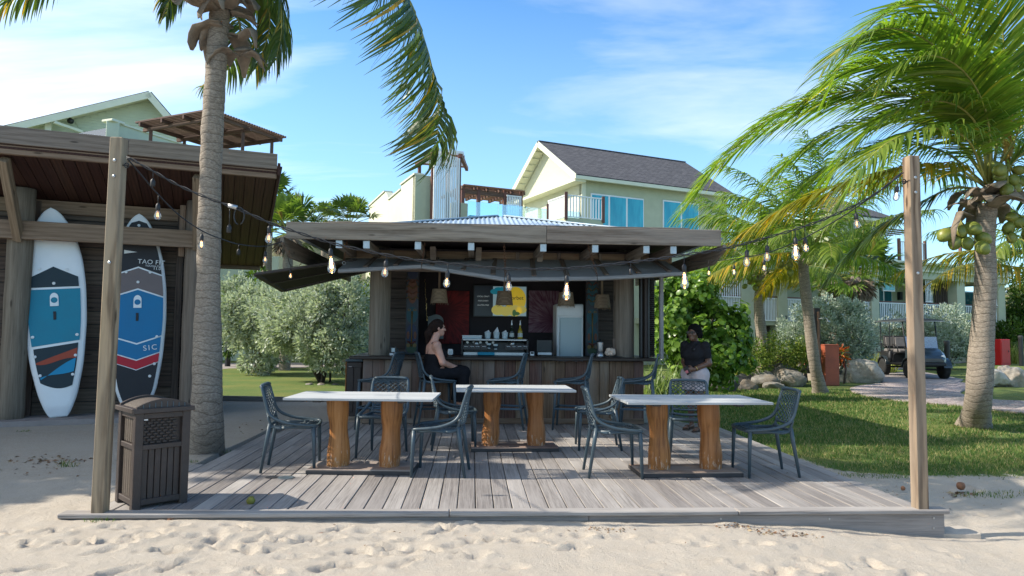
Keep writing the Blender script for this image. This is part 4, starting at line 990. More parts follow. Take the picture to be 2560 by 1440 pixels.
# rope-wound pendant lamps
M['rope'] = wood('rope_wound_shade', (.16, .11, .075), (.36, .27, .19), knots=False, rough=.9, fine=.6)
for i, (px, py, lab) in enumerate(((1098, 740, 'rope pendant lampshade nearest the seated person'), (1261, 745, 'rope pendant lampshade in front of the menu screen'), (1415, 748, 'rope pendant lampshade above the fridge'), (1505, 754, 'rope pendant lampshade nearest the right column'))):
    c = PY(px, py, 10.95); t = thing('pendant_lamp', lab, 'lamp', c, group='rope pendant lamps in the bar')
    prof = []; n = 13
    for k in range(n*3+1):
        u = k/(n*3); prof.append((.112+(.14-.112)*(1-u)+.0045*math.sin(k*2*math.pi/3+1), -.11+.22*u))
    b = MB(); V = []; K = 28
    for r, z in prof:
        for j in range(K): a = 2*math.pi*j/K; V.append(c+Vector((r*math.cos(a), r*math.sin(a), z)))
    F = [[i_*K+j, i_*K+(j+1) % K, (i_+1)*K+(j+1) % K, (i_+1)*K+j] for i_ in range(len(prof)-1) for j in range(K)]
    b.add(V, F); b.add([c+Vector((.112*math.cos(2*math.pi*j/K), .112*math.sin(2*math.pi*j/K), .108)) for j in range(K)], [list(range(K))])
    b.build('shade', M['rope'], t, smooth=True, M=Matrix.Translation(c))
    MB().tube([c+Vector((0, 0, .1)), Vector((c.x, c.y, 2.53))], .019, 10).build('rope_stem', M['rope'], t, smooth=True, M=Matrix.Translation(c) @ Matrix.Rotation(-math.pi/2, 4, 'Y'))
    b = MB(); 
    for j in range(26):
        a = random.uniform(0, 6.28); p = c+Vector((.14*math.cos(a), .14*math.sin(a), -.105)); b.tube([p, p+Vector((random.uniform(-.012, .012), random.uniform(-.012, .012), -random.uniform(.015, .04)))], .0022, 4)
    b.build('frayed_fringe', M['rope'], t)
# espresso machine
em = PY(1236, 893, 10.62); ex, ey = em.x, 10.72
t = thing('espresso_machine', 'long chrome and black espresso machine on the counter', 'coffee machine', (ex, ey, CT))
box('body', (ex, ey+.12, CT+.12), (.98, .26, .2), M['blackpl'], t, bev=.02); box('top_tray', (ex, ey+.02, CT+.243), (1.02, .5, .03), M['steel'], t, bev=.008); box('drip_tray', (ex, ey-.12, CT+.03), (.96, .22, .05), M['steel'], t)
for s in (-1, 1): box('end_panel', (ex+s*.5, ey, CT+.13), (.03, .5, .24), M['blackpl'], t, bev=.01)
for dx in (-.28, .28): MB().lathe([(.045, 0), (.045, .05), (.035, .08)], 14, c=(ex+dx, ey-.1, CT+.14)).build('group_head', M['steel'], t, smooth=True); MB().tube([(ex+dx, ey-.12, CT+.15), (ex+dx, ey-.3, CT+.14)], .012, 8).build('portafilter_handle', M['blackpl'], t, smooth=True)
for k in range(5): MB().tube([(ex-.42+.1*k, ey-.015, CT+.2), (ex-.42+.1*k, ey-.03, CT+.2)], .02, 10).build('gauge', M['steel'], t)
# paper sign cards along the machine front
for i in range(8):
    px = (1165, 1180, 1194, 1210, 1271, 1285, 1299, 1313)[i]; c = PY(px, 868, 10.42)
    g = thing('price_card', 'small dark price card on the coffee machine, %s of the %s four' % (('leftmost', 'second from left', 'third from left', 'rightmost')[i % 4], 'left' if i < 4 else 'right'), 'card', c, group='price cards')
    mk('card', *cbox(.075, .006, .062, .002), M['blackpl'], g, Matrix.Translation(c)); mk('border', *cbox(.082, .004, .069, .001), M['pad_grey'], g, Matrix.Translation(c+Vector((0, .004, 0))))
    word('~~', .05, c+Vector((0, -.0045, .012)), M['pad_white'], g)
# cups, tins, bottles, the white boxes
def lathe_thing(nm, prof, mat, c, label, cat, group=None, extra=None, n=18):
    t = thing(nm, label, cat, c, group=group); MB().lathe(prof, n, c=c).build('body', mat, t, smooth=False)
    for (en, ep, emat) in extra or []: MB().lathe(ep, n, c=c).build(en, emat, t)
    return t
M['cup'] = plain('pale_paper_cup', (.42, .5, .52), .6, .05, 6, .02)
cupp = [(.026, 0), (.034, .09), (.036, .092), (.033, .088)]
M['napkin'] = plain('white_napkin_paper', (.55, .58, .6), .9, .08, 8, .2)
for px, py, lab in ((1219, 851, 'pail of folded white napkins at the left of the machine top'), (1241, 848, 'pail with a tall napkin point on the machine top'), (1262, 851, 'small pail with paper at the middle of the machine top')):
    c = PY(px, 856, 10.75); c.z = CT+.259; t = lathe_thing('napkin_pail', [(.04, 0), (.05, .1), (.052, .102), (.048, .098)], M['cup'], c, lab, 'pail')
    b = MB(); k = 1.5 if px == 1241 else .8
    b.add([c+Vector(v) for v in ((-.045, 0, .08), (.045, -.02, .08), (.04, .03, .08), (.015, 0, .08+.07*k), (-.05, .02, .1))], [[0, 1, 3], [1, 2, 3], [2, 4, 3], [4, 0, 3]]); b.build('napkins', M['napkin'], t)
for px, py in ((1222, 866), (1239, 868)):
    c = PY(px, py, 10.5); lathe_thing('paper_cup', [(.024, -.035), (.034, .03), (.037, .03), (.037, .045), (.03, .05)], M['cup'], c, 'stacked pale cup on the coffee machine, %s one' % ('left' if px == 1222 else 'right'), 'cup', extra=[('sleeve', [(.0285, -.02), (.0345, .02)], M['pad_navy'])])
M['wine'] = plain('dark_green_bottle_glass', (.01, .02, .012), .1, .1, 4, .0); M['gold'] = plain('yellow_bottle_glass', (.35, .25, .02), .1, .1, 4, .0)
M['paper'] = plain('bottle_label_paper', (.42, .45, .42), .7, .1, 8, .0)
bp = [(.04, 0), (.044, .01), (.044, .16), (.03, .2), (.016, .235), (.015, .28), (.017, .282), (.017, .295)]
for px, mat, lab in ((1279, 'wine', 'dark green bottle with white pourer'), (1300, 'gold', 'golden yellow bottle with white pourer')):
    c = PY(px, 854, 10.8); c.z = CT+.259; sc_ = .92
    t = thing('bottle', lab, 'bottle', c); MB().lathe([(r*.88, z*sc_*.8) for r, z in bp], 18, c=c).build('glass', M[mat], t, smooth=True)
    MB().lathe([(.0395, .03), (.0395, .09)], 18, c=c).build('paper_label', M['paper'], t); MB().lathe([(.014, .21), (.012, .24), (.007, .26), (.006, .29)], 10, c=c).build('pourer', M['whitepl'], t); MB().tube([c+Vector((0, 0, .285)), c+Vector((.018, 0, .3))], .004, 6).build('spout', M['brass'], t)
c = PY(1180, 846, 10.72); t = thing('acrylic_box', 'clear white box on the left of the machine top', 'box', c); box('box', c, (.30, .2, .075), M['cup'], t); box('lid', c+Vector((0, 0, .043)), (.31, .21, .01), M['whitepl'], t)
c = PY(1126, 880, 10.35); t = thing('napkin_holder', 'white napkin dispenser on the counter beside the seated person', 'dispenser', c); box('case', c, (.075, .09, .09), M['whitepl'], t, bev=.012); box('slot', c+Vector((0, -.046, .0)), (.05, .004, .05), M['cup'], t)
c = PY(1330, 884, 10.5); t = thing('card_reader', 'small white card reader beside the till', 'card reader', c); box('case', c, (.06, .06, .06), M['whitepl'], t); box('screen', c+Vector((0, -.031, .01)), (.045, .003, .03), M['blackpl'], t)
# till screen
c = PY(1360, 868, 10.85); t = thing('till_screen', 'black till monitor beside the fridge', 'monitor', (c.x, c.y, CT)); box('panel', c+Vector((0, 0, .02)), (.24, .03, .19), M['blackpl'], t); box('stand', c+Vector((0, .03, -.1)), (.06, .08, .14), M['blackpl'], t); box('drawer', Vector((c.x, c.y-.03, CT+.03)), (.22, .18, .04), M['whitepl'], t)
# blender, shell, wooden box, notice stand
c = PY(1500, 893, 10.3); c.z = CT; t = thing('blender', 'steel and clear jug blender on the counter', 'blender', c)
MB().lathe([(.055, 0), (.058, .02), (.045, .06), (.035, .07)], 18, c=c).build('motor_base', M['steel'], t, smooth=True); MB().lathe([(.035, .07), (.042, .1), (.052, .22), (.052, .225)], 18, c=c).build('jug', M['steel'], t, smooth=True); MB().lathe([(.054, .224), (.054, .245), (.02, .25), (.02, .27), (.012, .275)], 18, c=c).build('lid', M['blackpl'], t, smooth=True); MB().tube([c+Vector((-.05, 0, .21)), c+Vector((-.078, 0, .2)), c+Vector((-.078, 0, .13)), c+Vector((-.045, 0, .11))], .009, 8).build('handle', M['blackpl'], t, smooth=True)
c = PY(1525, 882, 10.3)
def shf(P):
    Q = P; d = ell(Q, (0, 0, 0), (.085, .06, .055)); 
    for a in range(7): d = smin(d, ell(Q, (.055*math.cos(a*.9+.3)*(1-a*.08), .02*math.sin(a), .04+.012*math.sin(a*2.)), (.024, .02, .026)), .02)
    return np.maximum(d, -ell(Q, (-.02, -.06, .0), (.05, .03, .025)))+.004*np.sin(Q[:, 0]*150)
v, f = surfnet(shf, (-.12, -.1, -.08), (.12, .1, .1), .0075); tag(mk('conch_shell', v, f, plain('cream_shell', (.55, .43, .34), .6, .3, 12, .4, dirt=(.35, .2, .13)), None, Matrix.Translation(c), True), 'cream knobbly conch shell on the counter', 'shell')
c = PY(1541, 868, 10.42); t = thing('wooden_box', 'upright brown wooden menu box beside the right column', 'box', c); box('panel', c, (.115, .05, .26), M['batten'], t); box('foot', Vector((c.x-.08, c.y-.02, CT+.008)), (.3, .2, .014), M['blackpl'], t)
c = PY(983, 880, 10.25); t = thing('notice_stand', 'small dark notice in a stand by the left column', 'sign', (c.x, c.y, CT)); box('card', c+Vector((0, 0, .015)), (.09, .012, .13), M['blackpl'], t); box('base', Vector((c.x, c.y, CT+.02)), (.1, .07, .035), M['napkin'], t); box('print', c+Vector((0, -.008, .03)), (.05, .003, .055), M['cup'], t); box('side_card', c+Vector((.062, .03, .01)), (.012, .05, .1), M['pad_navy'], t)
# pale rounded panel behind the seated person's head
c = PY(1090, 815, 11.9); b = MB(); b.slab([c+Vector((x_, 0, z_)) for x_, z_ in [(-.14, -.22), (.13, -.22)]+[(.13*math.cos(a) if a < 1.57 else -.14*-math.cos(a), .08+.12*math.sin(a)) for a in np.linspace(0, 2.2, 9)]+[(-.14, .16)]], (0, .03, 0)); tag(b.build('rounded_panel', plain('dull_grey_panel', (.16, .185, .19), .6, .1, 5, .05)), 'pale rounded panel behind the head of the seated person', 'panel')
bx = PY(1215, 884, 10.47); t = thing('blue_tray', 'blue tray under the left price cards', 'tray', bx); box('tray', bx, (.26, .08, .045), M['pad_teal'], t)
mt = thing('hanging_strip', 'thin golden hanging strip left of the red flower print', 'decoration', PY(1063, 770, 11.6)); p0, p1 = PY(1062, 700, 11.6), PY(1067, 800, 11.6); b = MB()
for k in range(26): q = p0.lerp(p1, k/25); b.box(q+Vector((random.uniform(-.01, .01), 0, 0)), (.012, .004, .02), .001, rz=random.uniform(0, 3))
b.build('strip', M['brass'], mt)
# ================================================================= tables
def log_leg(x, y, z0, z1, r, seed, par):
    rr = random.Random(seed); b = MB(); n = 22; V = []; K = 22
    def rad(u): 
        k = [(0, 1.0), (.12, 1.04), (.28, .98), (.5, .8), (.66, .84), (.8, 1.0), (1, .98)] if seed % 2 else [(0, .98), (.2, 1.05), (.38, .9), (.55, .82), (.72, 1.0), (.86, 1.02), (1, .94)]
        return r*float(np.interp(u, [q[0] for q in k], [q[1] for q in k]))
    ph = rr.uniform(0, 6)
    for i in range(n):
        u = i/(n-1); R = (rad(max(0, u-.04))+rad(u)+rad(min(1, u+.04)))/3; ox = .012*math.sin(u*3+ph); oy = .012*math.cos(u*2.6+ph)
        for j in range(K):
            a = 2*math.pi*j/K; q = R*(1+.05*math.sin(2*a+ph+u)+.03*math.sin(3*a+ph*2-u*2))
            V.append((x+ox+q*math.cos(a), y+oy+q*math.sin(a), z0+(z1-z0)*u))
    F = [[i*K+j, i*K+(j+1) % K, (i+1)*K+(j+1) % K, (i+1)*K+j] for i in range(n-1) for j in range(K)]
    b.add(V, F); b.build('log_leg', M['log_'], par, smooth=True, M=Matrix.Translation((x, y, .4)) @ Matrix.Rotation(-math.pi/2, 4, 'Y'))
def log_mat():
    m = M['log'].copy(); m.name = 'varnished_log_with_worn_foot'; nt = m.node_tree; b = [n for n in nt.nodes if n.type == 'BSDF_PRINCIPLED'][0]
    src = b.inputs['Base Color'].links[0].from_socket; tcn = N(nt, 'TexCoord').outputs['Object']; sp = N(nt, 'SeparateXYZ', {0: tcn})
    n = N(nt, 'TexNoise', {'Vector': N(nt, 'Mapping', {'Vector': tcn, 'Scale': (6, 30, 30)}).outputs[0], 'Scale': 2., 'Detail': 6, 'Roughness': .7}).outputs[0]
    k = fmath(nt, 'ADD', n, fmath(nt, 'MULTIPLY', fmath(nt, 'ADD', sp.outputs[0], .12), -.62))   # bare wood near the foot
    nt.links.new(mixc(nt, ramp(nt, k, [(.66, (0, 0, 0)), (.72, (.8, .8, .8))]), src, (.5, .4, .31)), b.inputs['Base Color']); return m
M['log_'] = log_mat()
def table(x0, x1, y0, y1, rz, bx, by, label, seed):
    cx, cy = (x0+x1)/2, (y0+y1)/2; t = thing('log_table', label, 'table', (cx, cy, 0), rz, 'outdoor log tables')
    w, d = x1-x0, y1-y0; Rz = Matrix.Translation((cx, cy, 0)) @ Matrix.Rotation(rz, 4, 'Z')
    n = 6; bd = d/n
    for k in range(n):
        yy = -d/2+bd*(k+.5); p, q = Rz @ Vector((-w/2, yy, .709)), Rz @ Vector((w/2, yy, .709)); beam('top_board', p, q, bd-.0015, .022, M['tabletop'], t, bev=.002)
    for sx in (-.5, .5): beam('top_batten', Rz @ Vector((sx*.8, -d*.42, .686)), Rz @ Vector((sx*.8, d*.42, .686)), .08, .022, M['tbase_dark'], t)
    B = Matrix.Translation((bx, by, 0)) @ Matrix.Rotation(rz, 4, 'Z')
    o = link('base_frame', boxmesh('base_frame', 1.0, .46, .034, .003, M['tbase_dark']), None, t, B @ Matrix.Translation((0, 0, .0185)))
    link('base_board', boxmesh('base_board', .985, .445, .008, .002, M['tbase']), None, t, B @ Matrix.Translation((0, 0, .0405)))
    for k, sx in enumerate((-.265, .25)): p = B @ Vector((sx, 0, 0)); log_leg(p.x, p.y, .044, .698, .102, seed+k, t)
table(-1.73, -.335, 6.48, 7.2, R_(-3.5), -1.03, 6.80, 'log legged table nearest the brown bin', 1)
table(-.17, 1.14, 7.46, 8.2, R_(1.5), .5, 8.02, 'log legged table in the middle, farther back', 2)
table(1.43, 2.82, 6.28, 7.05, R_(1.5), 2.09, 6.66, 'log legged table nearest the right post', 3)

# ================================================================= chairs
def curve(pts, n):
    """Catmull-Rom through (s, ...) rows"""
    pts = [np.array(p, float) for p in pts]; pts = [2*pts[0]-pts[1]]+pts+[2*pts[-1]-pts[-2]]; out = []
    for i in range(1, len(pts)-2):
        for k in range(n):
            t = k/n; p0, p1, p2, p3 = pts[i-1:i+3]; out.append(.5*(2*p1+(-p0+p2)*t+(2*p0-5*p1+4*p2-p3)*t*t+(-p0+3*p1-3*p2+p3)*t**3))
    out.append(pts[-2]); return np.array(out)
# shell centre line, seat front -> back top: x, z, half width, dish depth
SH = curve([(.245, .432, .205, .0), (.16, .440, .222, .010), (.02, .428, .222, .018), (-.1, .418, .205, .02), (-.172, .450, .182, .03), (-.2, .54, .186, .038), (-.222, .66, .2, .03), (-.25, .765, .2, .016), (-.268, .81, .19, .006)], 12)
def shell(u, s):
    i = s*(len(SH)-1); k = min(int(i), len(SH)-2); f = i-k; x, z, w, d = SH[k]*(1-f)+SH[k+1]*f; tx, tz = SH[k+1][:2]-SH[k][:2]; l = math.hypot(tx, tz)
    nx_, nz_ = -tz/l, tx/l                                  # towards the sitter's far side
    c = d*(1-u*u); 
    if nz_ > 0: nx_, nz_ = -nx_, -nz_
    return Vector((x+nx_*c, u*w, z+nz_*c))
def chair_meshes(dz):
    """dz raises the shell (0 chair, .225 stool); returns {part: MB}"""
    P = {}
    def lattice(s0, s1, I, J, r):
        b = MB()
        def node(i, j): return shell(-1+2*i/I, s0+(s1-s0)*j/J)+Vector((0, 0, dz))
        def bar(p, q):
            m = (p+q)/2; b.tube([p, q], r, 4, cap=False, flat=.75)
        for j in range(J):
            for i in range(I+1):
                if (i+j) % 2: continue
                for di in (-1, 1):
                    if 0 <= i+di <= I: bar(node(i, j), node(i+di, j+1))
        return b
    P['seat'] = lattice(.03, .46, 14, 13, .0058); P['backrest'] = lattice(.56, .975, 14, 15, .0062)
    f = MB(); Z = Vector((0, 0, dz))
    ring = [shell(-1, s)+Z for s in np.linspace(1, .62, 12)]
    for sd in (-1, 1):
        arm = [Vector((a, sd*w, z))+Z for a, z, w in curve([(-.268, .81, .19), (-.252, .76, .203), (-.224, .66, .205), (-.196, .575, .212), (-.14, .515, .226), (-.03, .472, .24), (.1, .452, .238), (.2, .443, .226), (.245, .436, .2)], 5)]
        f.tube(arm, [.016]*8+[.019]*(len(arm)-8), 8, flat=.8)
        f.tube([shell(sd, s)+Z for s in np.linspace(.62, .34, 12)], .013, 6); f.tube([shell(sd, s)+Z for s in np.linspace(.34, .02, 12)], .011, 6)
    f.tube([shell(u, 1.)+Z+Vector((0, 0, .012*(1-u**4))) for u in np.linspace(-1, 1, 13)], .021, 8, flat=.8)
    f.tube([Vector((.245+.012*(1-u*u), u*.2, .436-.004))+Z for u in np.linspace(-1, 1, 11)], .015, 8)
    f.tube([shell(u, .5)+Z for u in np.linspace(-1, 1, 9)], .017, 6); f.tube([shell(u, .57)+Z for u in np.linspace(-1, 1, 9)], .012, 6)
    for sd in (-1, 1): f.tube([Vector((-.19, sd*.185, .43))+Z, Vector((.2, sd*.215, .425))+Z], .016, 6)
    P['frame'] = f; legs = []
    for sd in (-1, 1):
        k = 1+dz*.35
        legs.append([Vector((.225, sd*.215, .43+dz)), Vector((.232, sd*.222, .3+dz*.6)), Vector((.242*k, sd*.228*k, 0))])
        legs.append([Vector((-.18, sd*.185, .46+dz)), Vector((-.2, sd*.187, .33+dz*.6)), Vector((-.252*k, sd*.2*k, 0))])
    P['leg'] = [MB().tube(l, [.0215, .0195, .0135], 8) for l in legs]
    if dz:
        zf = .29; fr_ = MB()
        def at(l): 
            a, b, c = l; t_ = (b.z-zf)/(b.z-c.z); return b.lerp(c, t_)
        A = [at(l) for l in legs]; 
        for i, j in ((0, 2), (1, 3), (0, 1), (2, 3)): fr_.beam(A[i], A[j], .032, .026)
        P['footrest'] = fr_
    return P
def make_chair(name, label, cat, dz, group):
    t = thing(name, label, cat, (0, 0, 0), 0, group)
    for k, b in chair_meshes(dz).items():
        for q in (b if isinstance(b, list) else [b]): q.build(k, M['chair'], t, smooth=True, fix=False)
    return t
CH = make_chair('mesh_chair', 'blue grey lattice chair at the bin end of the left table', 'chair', 0, 'lattice dining chairs')
ST = make_chair('bar_stool', 'blue grey lattice bar stool nearest the left column', 'stool', .225, 'lattice bar stools')
index_children()
def put(src, x, y, a, label, first=[]):
    Mx = Matrix.Translation((x, y, 0)) @ Matrix.Rotation(R_(a), 4, 'Z')
    if src.name not in first: first.append(src.name); src.matrix_basis = Mx; WM[src.name] = Mx; src['label'] = label; return src
    return copy_tree(src, Mx, label)
chairs = [(-1.745, 6.885, 6, 'blue grey lattice chair at the bin end of the left table'), (-.28, 6.66, 174, 'blue grey lattice chair at the right end of the left table, sunlit rim'),
          (-.95, 7.62, -98, 'blue grey lattice chair facing us from behind the left table'), (-.20, 8.08, 4, 'blue grey lattice chair at the left end of the middle table'),
          (1.50, 8.08, 176, 'blue grey lattice chair at the right end of the middle table'), (1.365, 6.60, -2, 'blue grey lattice chair at the left end of the right table'),
          (2.42, 7.50, -104, 'blue grey lattice chair facing us from behind the right table'), (2.885, 6.63, 178, 'blue grey lattice chair at the lawn end of the right table')]
for c in chairs: put(CH, *c)
for c in ((-1.26, 9.68, 165, 'lattice bar stool nearest the left column'), (-.50, 9.68, 12, 'lattice bar stool under the seated person'), (.50, 9.68, 168, 'lattice bar stool in front of the coffee machine'), (1.44, 9.66, 166, 'lattice bar stool in front of the fridge'), (2.38, 9.66, 164, 'lattice bar stool at the lawn end of the counter')): put(ST, *c)

# ================================================================= bins
def big_bin():
    F0, F1, F2 = PZ(329, 1279), PZ(462, 1257), PZ(274, 1268)
    e = (F1-F0); W_ = .395; D_ = .41
    ang = math.atan2(e.y, e.x); T = Matrix.Translation((F0.x, F0.y, 0)) @ Matrix.Rotation(ang, 4, 'Z') @ Matrix.Scale(.865, 4, (0, 0, 1)); W_ = e.length+.02
    t = thing('waste_bin', 'large dark brown wicker look plastic bin beside the left post', 'bin', T @ Vector((W_/2, D_/2, 0)), ang)
    L = lambda x, y, z: Matrix(T) @ Matrix.Translation((x, y, z))
    hh = .83
    def pc(nm, c, size, mat, par=t, bev=.004): return mk(nm, *cbox(*size, bev), M[mat], par, L(*c))
    for (x, y) in ((.03, .03), (W_-.03, .03), (.03, D_-.03), (W_-.03, D_-.03)): pc('corner_post', (x, y, hh/2), (.06, .06, hh), 'bin')
    for z, s in ((.06, .05), (.53, .045), (.80, .05)):
        for y in (.022, D_-.022): pc('rail', (W_/2, y, z), (W_-.1, .03, s), 'bin')
        for x in (.022, W_-.022): pc('rail', (x, D_/2, z), (.03, D_-.1, s), 'bin')
    pc('liner', (W_/2, D_/2, .45), (W_-.09, D_-.09, .78), 'bin')
    n = 6
    for k in range(n):
        w = (W_-.12)/n; pc('front_slat', (.06+w*(k+.5), .034, .295), (w-.005, .016, .43), 'bin', bev=.003)
        for (z, h_) in ((.295, .43), (.665, .215)):
            w2 = (D_-.12)/n; pc('side_slat', (.034, .06+w2*(k+.5), z), (.016, w2-.005, h_), 'bin_sunlit', bev=.003); pc('side_slat', (W_-.034, .06+w2*(k+.5), z), (.016, w2-.005, h_), 'bin_sunlit', bev=.003)
    wk = MB()
    for r in range(9):                                     # woven panel
        for c in range(5):
            x = .085+(c+.5*(r % 2))*(W_-.16)/5.2; z = .565+r*.0245
            if x < W_-.07: wk.add([T @ (Vector(v)+Vector((x, .036, z))) for v in cbox((W_-.16)/5.2-.012, .014, .02, .004)[0]], cbox((W_-.16)/5.2-.012, .014, .02, .004)[1])
    struct(wk.build('woven_panel', M['bin'], t), 'stuff')
    b = MB(); A = 13
    def arch(u): return .945-.062*(2*u-1)**2+.0
    pc('lid_rim', (W_/2, D_/2, .848), (W_+.045, D_+.045, .042), 'bin')
    poly = [(u, arch(u)) for u in np.linspace(0, 1, A)]
    for y0 in (.0, D_-.025):
        b.slab([T @ Vector((.005+(W_-.01)*u, y0, .868 if i in (-1,) else z)) for i, (u, z) in enumerate(poly)]+[T @ Vector((W_-.005, y0, .865)), T @ Vector((.005, y0, .865))], T.to_3x3() @ Vector((0, .025, 0)))
    b.build('lid_arch', M['bin'], t)
    b = MB(); b.slab([T @ Vector((.01+(W_-.02)*u, .025, z-.02)) for u, z in poly]+[T @ Vector((W_-.01, .025, .865)), T @ Vector((.01, .025, .865))], T.to_3x3() @ Vector((0, D_-.05, 0))); b.build('lid_top', M['bin_sunlit'], t)
    for k in range(8): pc('lid_rib', (.05+k*(W_-.1)/7, -.001, .885+.012*(1-abs(k-3.5)/3.5)), (.007, .008, .035+.022*(1-abs(k-3.5)/3.5)), 'chair')
    for (x, y) in ((.03, .03), (W_-.03, .03)): pass
    pc('paper_scrap', (.075, .016, .78), (.032, .004, .034), 'whitepl')
big_bin()
b0 = PY(885, 970, 10.85)
t = thing('waste_bin', 'dark brown bin standing against the left end of the counter', 'bin', (b0.x, 10.9, 0))
bx_ = b0.x
box('body', (bx_, 10.95, .43), (.24, .26, .84), M['bin'], t, bev=.01); box('lid', (bx_, 10.95, .875), (.28, .3, .04), M['chair'], t, bev=.012); box('left_edge', (bx_-.125, 10.83, .44), (.018, .03, .84), M['log'], t)
for x_ in (-.055, .055): box('front_panel', (bx_+x_, 10.813, .42), (.098, .016, .7), M['bin'], t, bev=.006)
MB().tube([(bx_-.08, 10.80, .78), (bx_-.03, 10.795, .78)], .008, 6).build('latch', M['steel'], t)
# ================================================================= resort buildings
BA = R_(22); U = Vector((math.cos(BA), math.sin(BA), 0)); V_ = Vector((-math.sin(BA), math.cos(BA), 0)); ZU = Vector((0, 0, 1))
def hit(px, py, P0, n):
    r = Vector(ray(px, py)); c = Vector(CP); return c+r*((Vector(P0)-c).dot(n)/r.dot(n))
def ubox(nm, O, a0, a1, b0, b1, z0, z1, mat, par, ang=BA, bev=.01):
    c = Vector((O.x, O.y, 0))+Vector((math.cos(ang), math.sin(ang), 0))*((a0+a1)/2)+Vector((-math.sin(ang), math.cos(ang), 0))*((b0+b1)/2); c.z = (z0+z1)/2
    return mk(nm, *cbox(a1-a0, b1-b0, z1-z0, bev), mat, par, Matrix.Translation(c) @ Matrix.Rotation(ang, 4, 'Z'))
def railing(par, p, q, h, n, mat, posts=True, nm='railing_panel'):
    """white slatted balustrade from p to q (bottom points)"""
    p, q = Vector(p), Vector(q); b = MB(); b.beam(p+ZU*h, q+ZU*h, .05, .05); b.beam(p+ZU*.04, q+ZU*.04, .04, .04)
    for i in range(n): c = p.lerp(q, (i+.5)/n); b.beam(c+ZU*.05, c+ZU*(h-.02), .012, .055, up=(q-p))
    return struct(b.build(nm, mat, par), 'stuff')
# ---------------------------------------------------------------- centre house with the grey gable roof
O = PD(1441, 443, 30.); ze = O.z; O.z = 0
zr = hit(1340, 365, O+V_*3.6, U).z; wd = 3.6; LG = (hit(1712, 410, O+V_*3.6, V_)-O).dot(U)
ch = thing('gable_house', 'pale green house with grey shingle gable roof and aqua windows above the kiosk', 'house', (*(O+U*5+V_*3.6).xy, -1))
def BP(a, b, z): v = O+U*a+V_*b; v.z = z; return v
for s, (b0, b1) in (('front', (0., wd)), ('back', (2*wd, wd))):
    b = MB(); n = (BP(0, b1, zr)-BP(0, b0, ze)).cross(U).normalized(); n = n if n.z > 0 else -n
    P = [BP(-.05, b0, ze), BP(LG, b0, ze), BP(LG, b1, zr), BP(-.05, b1, zr)]
    b.slab([p+n*.06 for p in P], n*.09); sl = (P[3]-P[0]).normalized(); Mx = Matrix((U, sl, n)).transposed().to_4x4(); Mx.translation = P[0]
    b.build('roof', M['shingle'], ch, M=Mx)
    MB().slab(P, n*.05).build('roof_soffit', M['trim_cream'], ch)
    MB().beam(P[0]+n*.02, P[3]+n*.02, .06, .26, up=n).build('rake_trim', M['trim_cream'], ch)
    for k in range(9): q0 = P[0].lerp(P[3], (k+.5)/9.5); MB().beam(q0-n*.03, q0+U*.45-n*.03, .05, .09, up=n).build('soffit_rib', M['trim_cream'], ch)
beam('eave_gutter', BP(-.1, -.04, ze+.0), BP(LG, -.04, ze+.0), .12, .16, M['trim_cream'], ch); beam('ridge_cap', BP(-.05, wd, zr+.16), BP(LG, wd, zr+.16), .2, .05, M['shingle'], ch)
b = MB(); b.slab([BP(.5, .35, -1), BP(.5, 2*wd-.35, -1), BP(.5, 2*wd-.35, ze+.2), BP(.5, wd, zr-.12), BP(.5, .35, ze+.2)], U*.2); b.build('gable_wall', M['wall_sunlit'], ch)
for k in range(26):                                         # lapped siding on the gable
    z = ze-.1+k*.1; 
    if z > zr-.3: break
    f_ = 1-max(0, (z-ze)/(zr-ze)); hw = (wd-.4)*min(1, f_+.0); beam('siding_board', BP(.485, wd-hw, z), BP(.485, wd+hw, z), .03, .095, M['wall_sunlit'], ch, up=ZU-U*.2)
ubox('front_wall', O, .5, LG, .4, .6, -1, ze+.05, M['wall_green'], ch); ubox('back_block', O, .6, LG, .7, 2*wd-.5, -1, ze-.1, M['wall_green'], ch)
ubox('gable_eave', O, -.05, .5, .0, 2*wd-1, ze-.16, ze-.02, M['trim_cream'], ch)
def window(par, O, a0, a1, b, z0, z1, n, glass, frame='trim_white', ang=BA, d=.06):
    w = ubox('window', O, a0, a1, b-d, b+.02, z0, z1, M[frame], par, ang)
    for i in range(n):
        x0 = a0+(a1-a0)*i/n+.05; x1 = a0+(a1-a0)*(i+1)/n-.05; ubox('pane', O, x0, x1, b-d-.02, b-d+.01, z0+.07, z1-.07, M[glass], w, ang)
    return w
def acoord(px, py, b, Og=None): p = hit(px, py, BP(0, b, 0), V_); return (p-O).dot(U), p.z
a0, z1 = acoord(1476, 483, .4); a1, _ = acoord(1608, 493, .4); window(ch, O, a0, a1, .4, z1-2.5, z1, 3, 'aqua')
a0, z1 = acoord(1656, 500, .4); a1, _ = acoord(1745, 505, .4); window(ch, O, a0, a1, .4, z1-2.5, z1, 2, 'aqua')
# balcony with red posts on its near corner
zb = PD(1417, 543, 28.).z; C0 = PD(1415, 543, 28.0); 
E1 = hit(1508, 548, C0, V_); E2 = hit(1370, 540, C0, U); E1.z = E2.z = C0.z = zb
bal = thing('balcony', 'balcony with white slats and red posts beside the gable house', 'balcony', (C0.x, C0.y, zb-.3))
for p, h in ((C0, 1.05), (E1, 1.02), (E2, .8)): beam('post', p-ZU*.1, p+ZU*h, .12, .12, M['red_post'], bal)
railing(bal, C0, E1, .92, 13, M['trim_white']); railing(bal, C0, E2, .92, 16, M['trim_white'])
b = MB(); b.slab([C0, E1, E1+V_*1.4, C0+V_*4, E2], (0, 0, -.35)); b.build('slab', M['wall_green'], bal); railing(bal, C0+U*1.3-ZU*1.15-V_*.05, E1-ZU*1.15+U*.1-V_*.05, .75, 12, M['trim_white'])
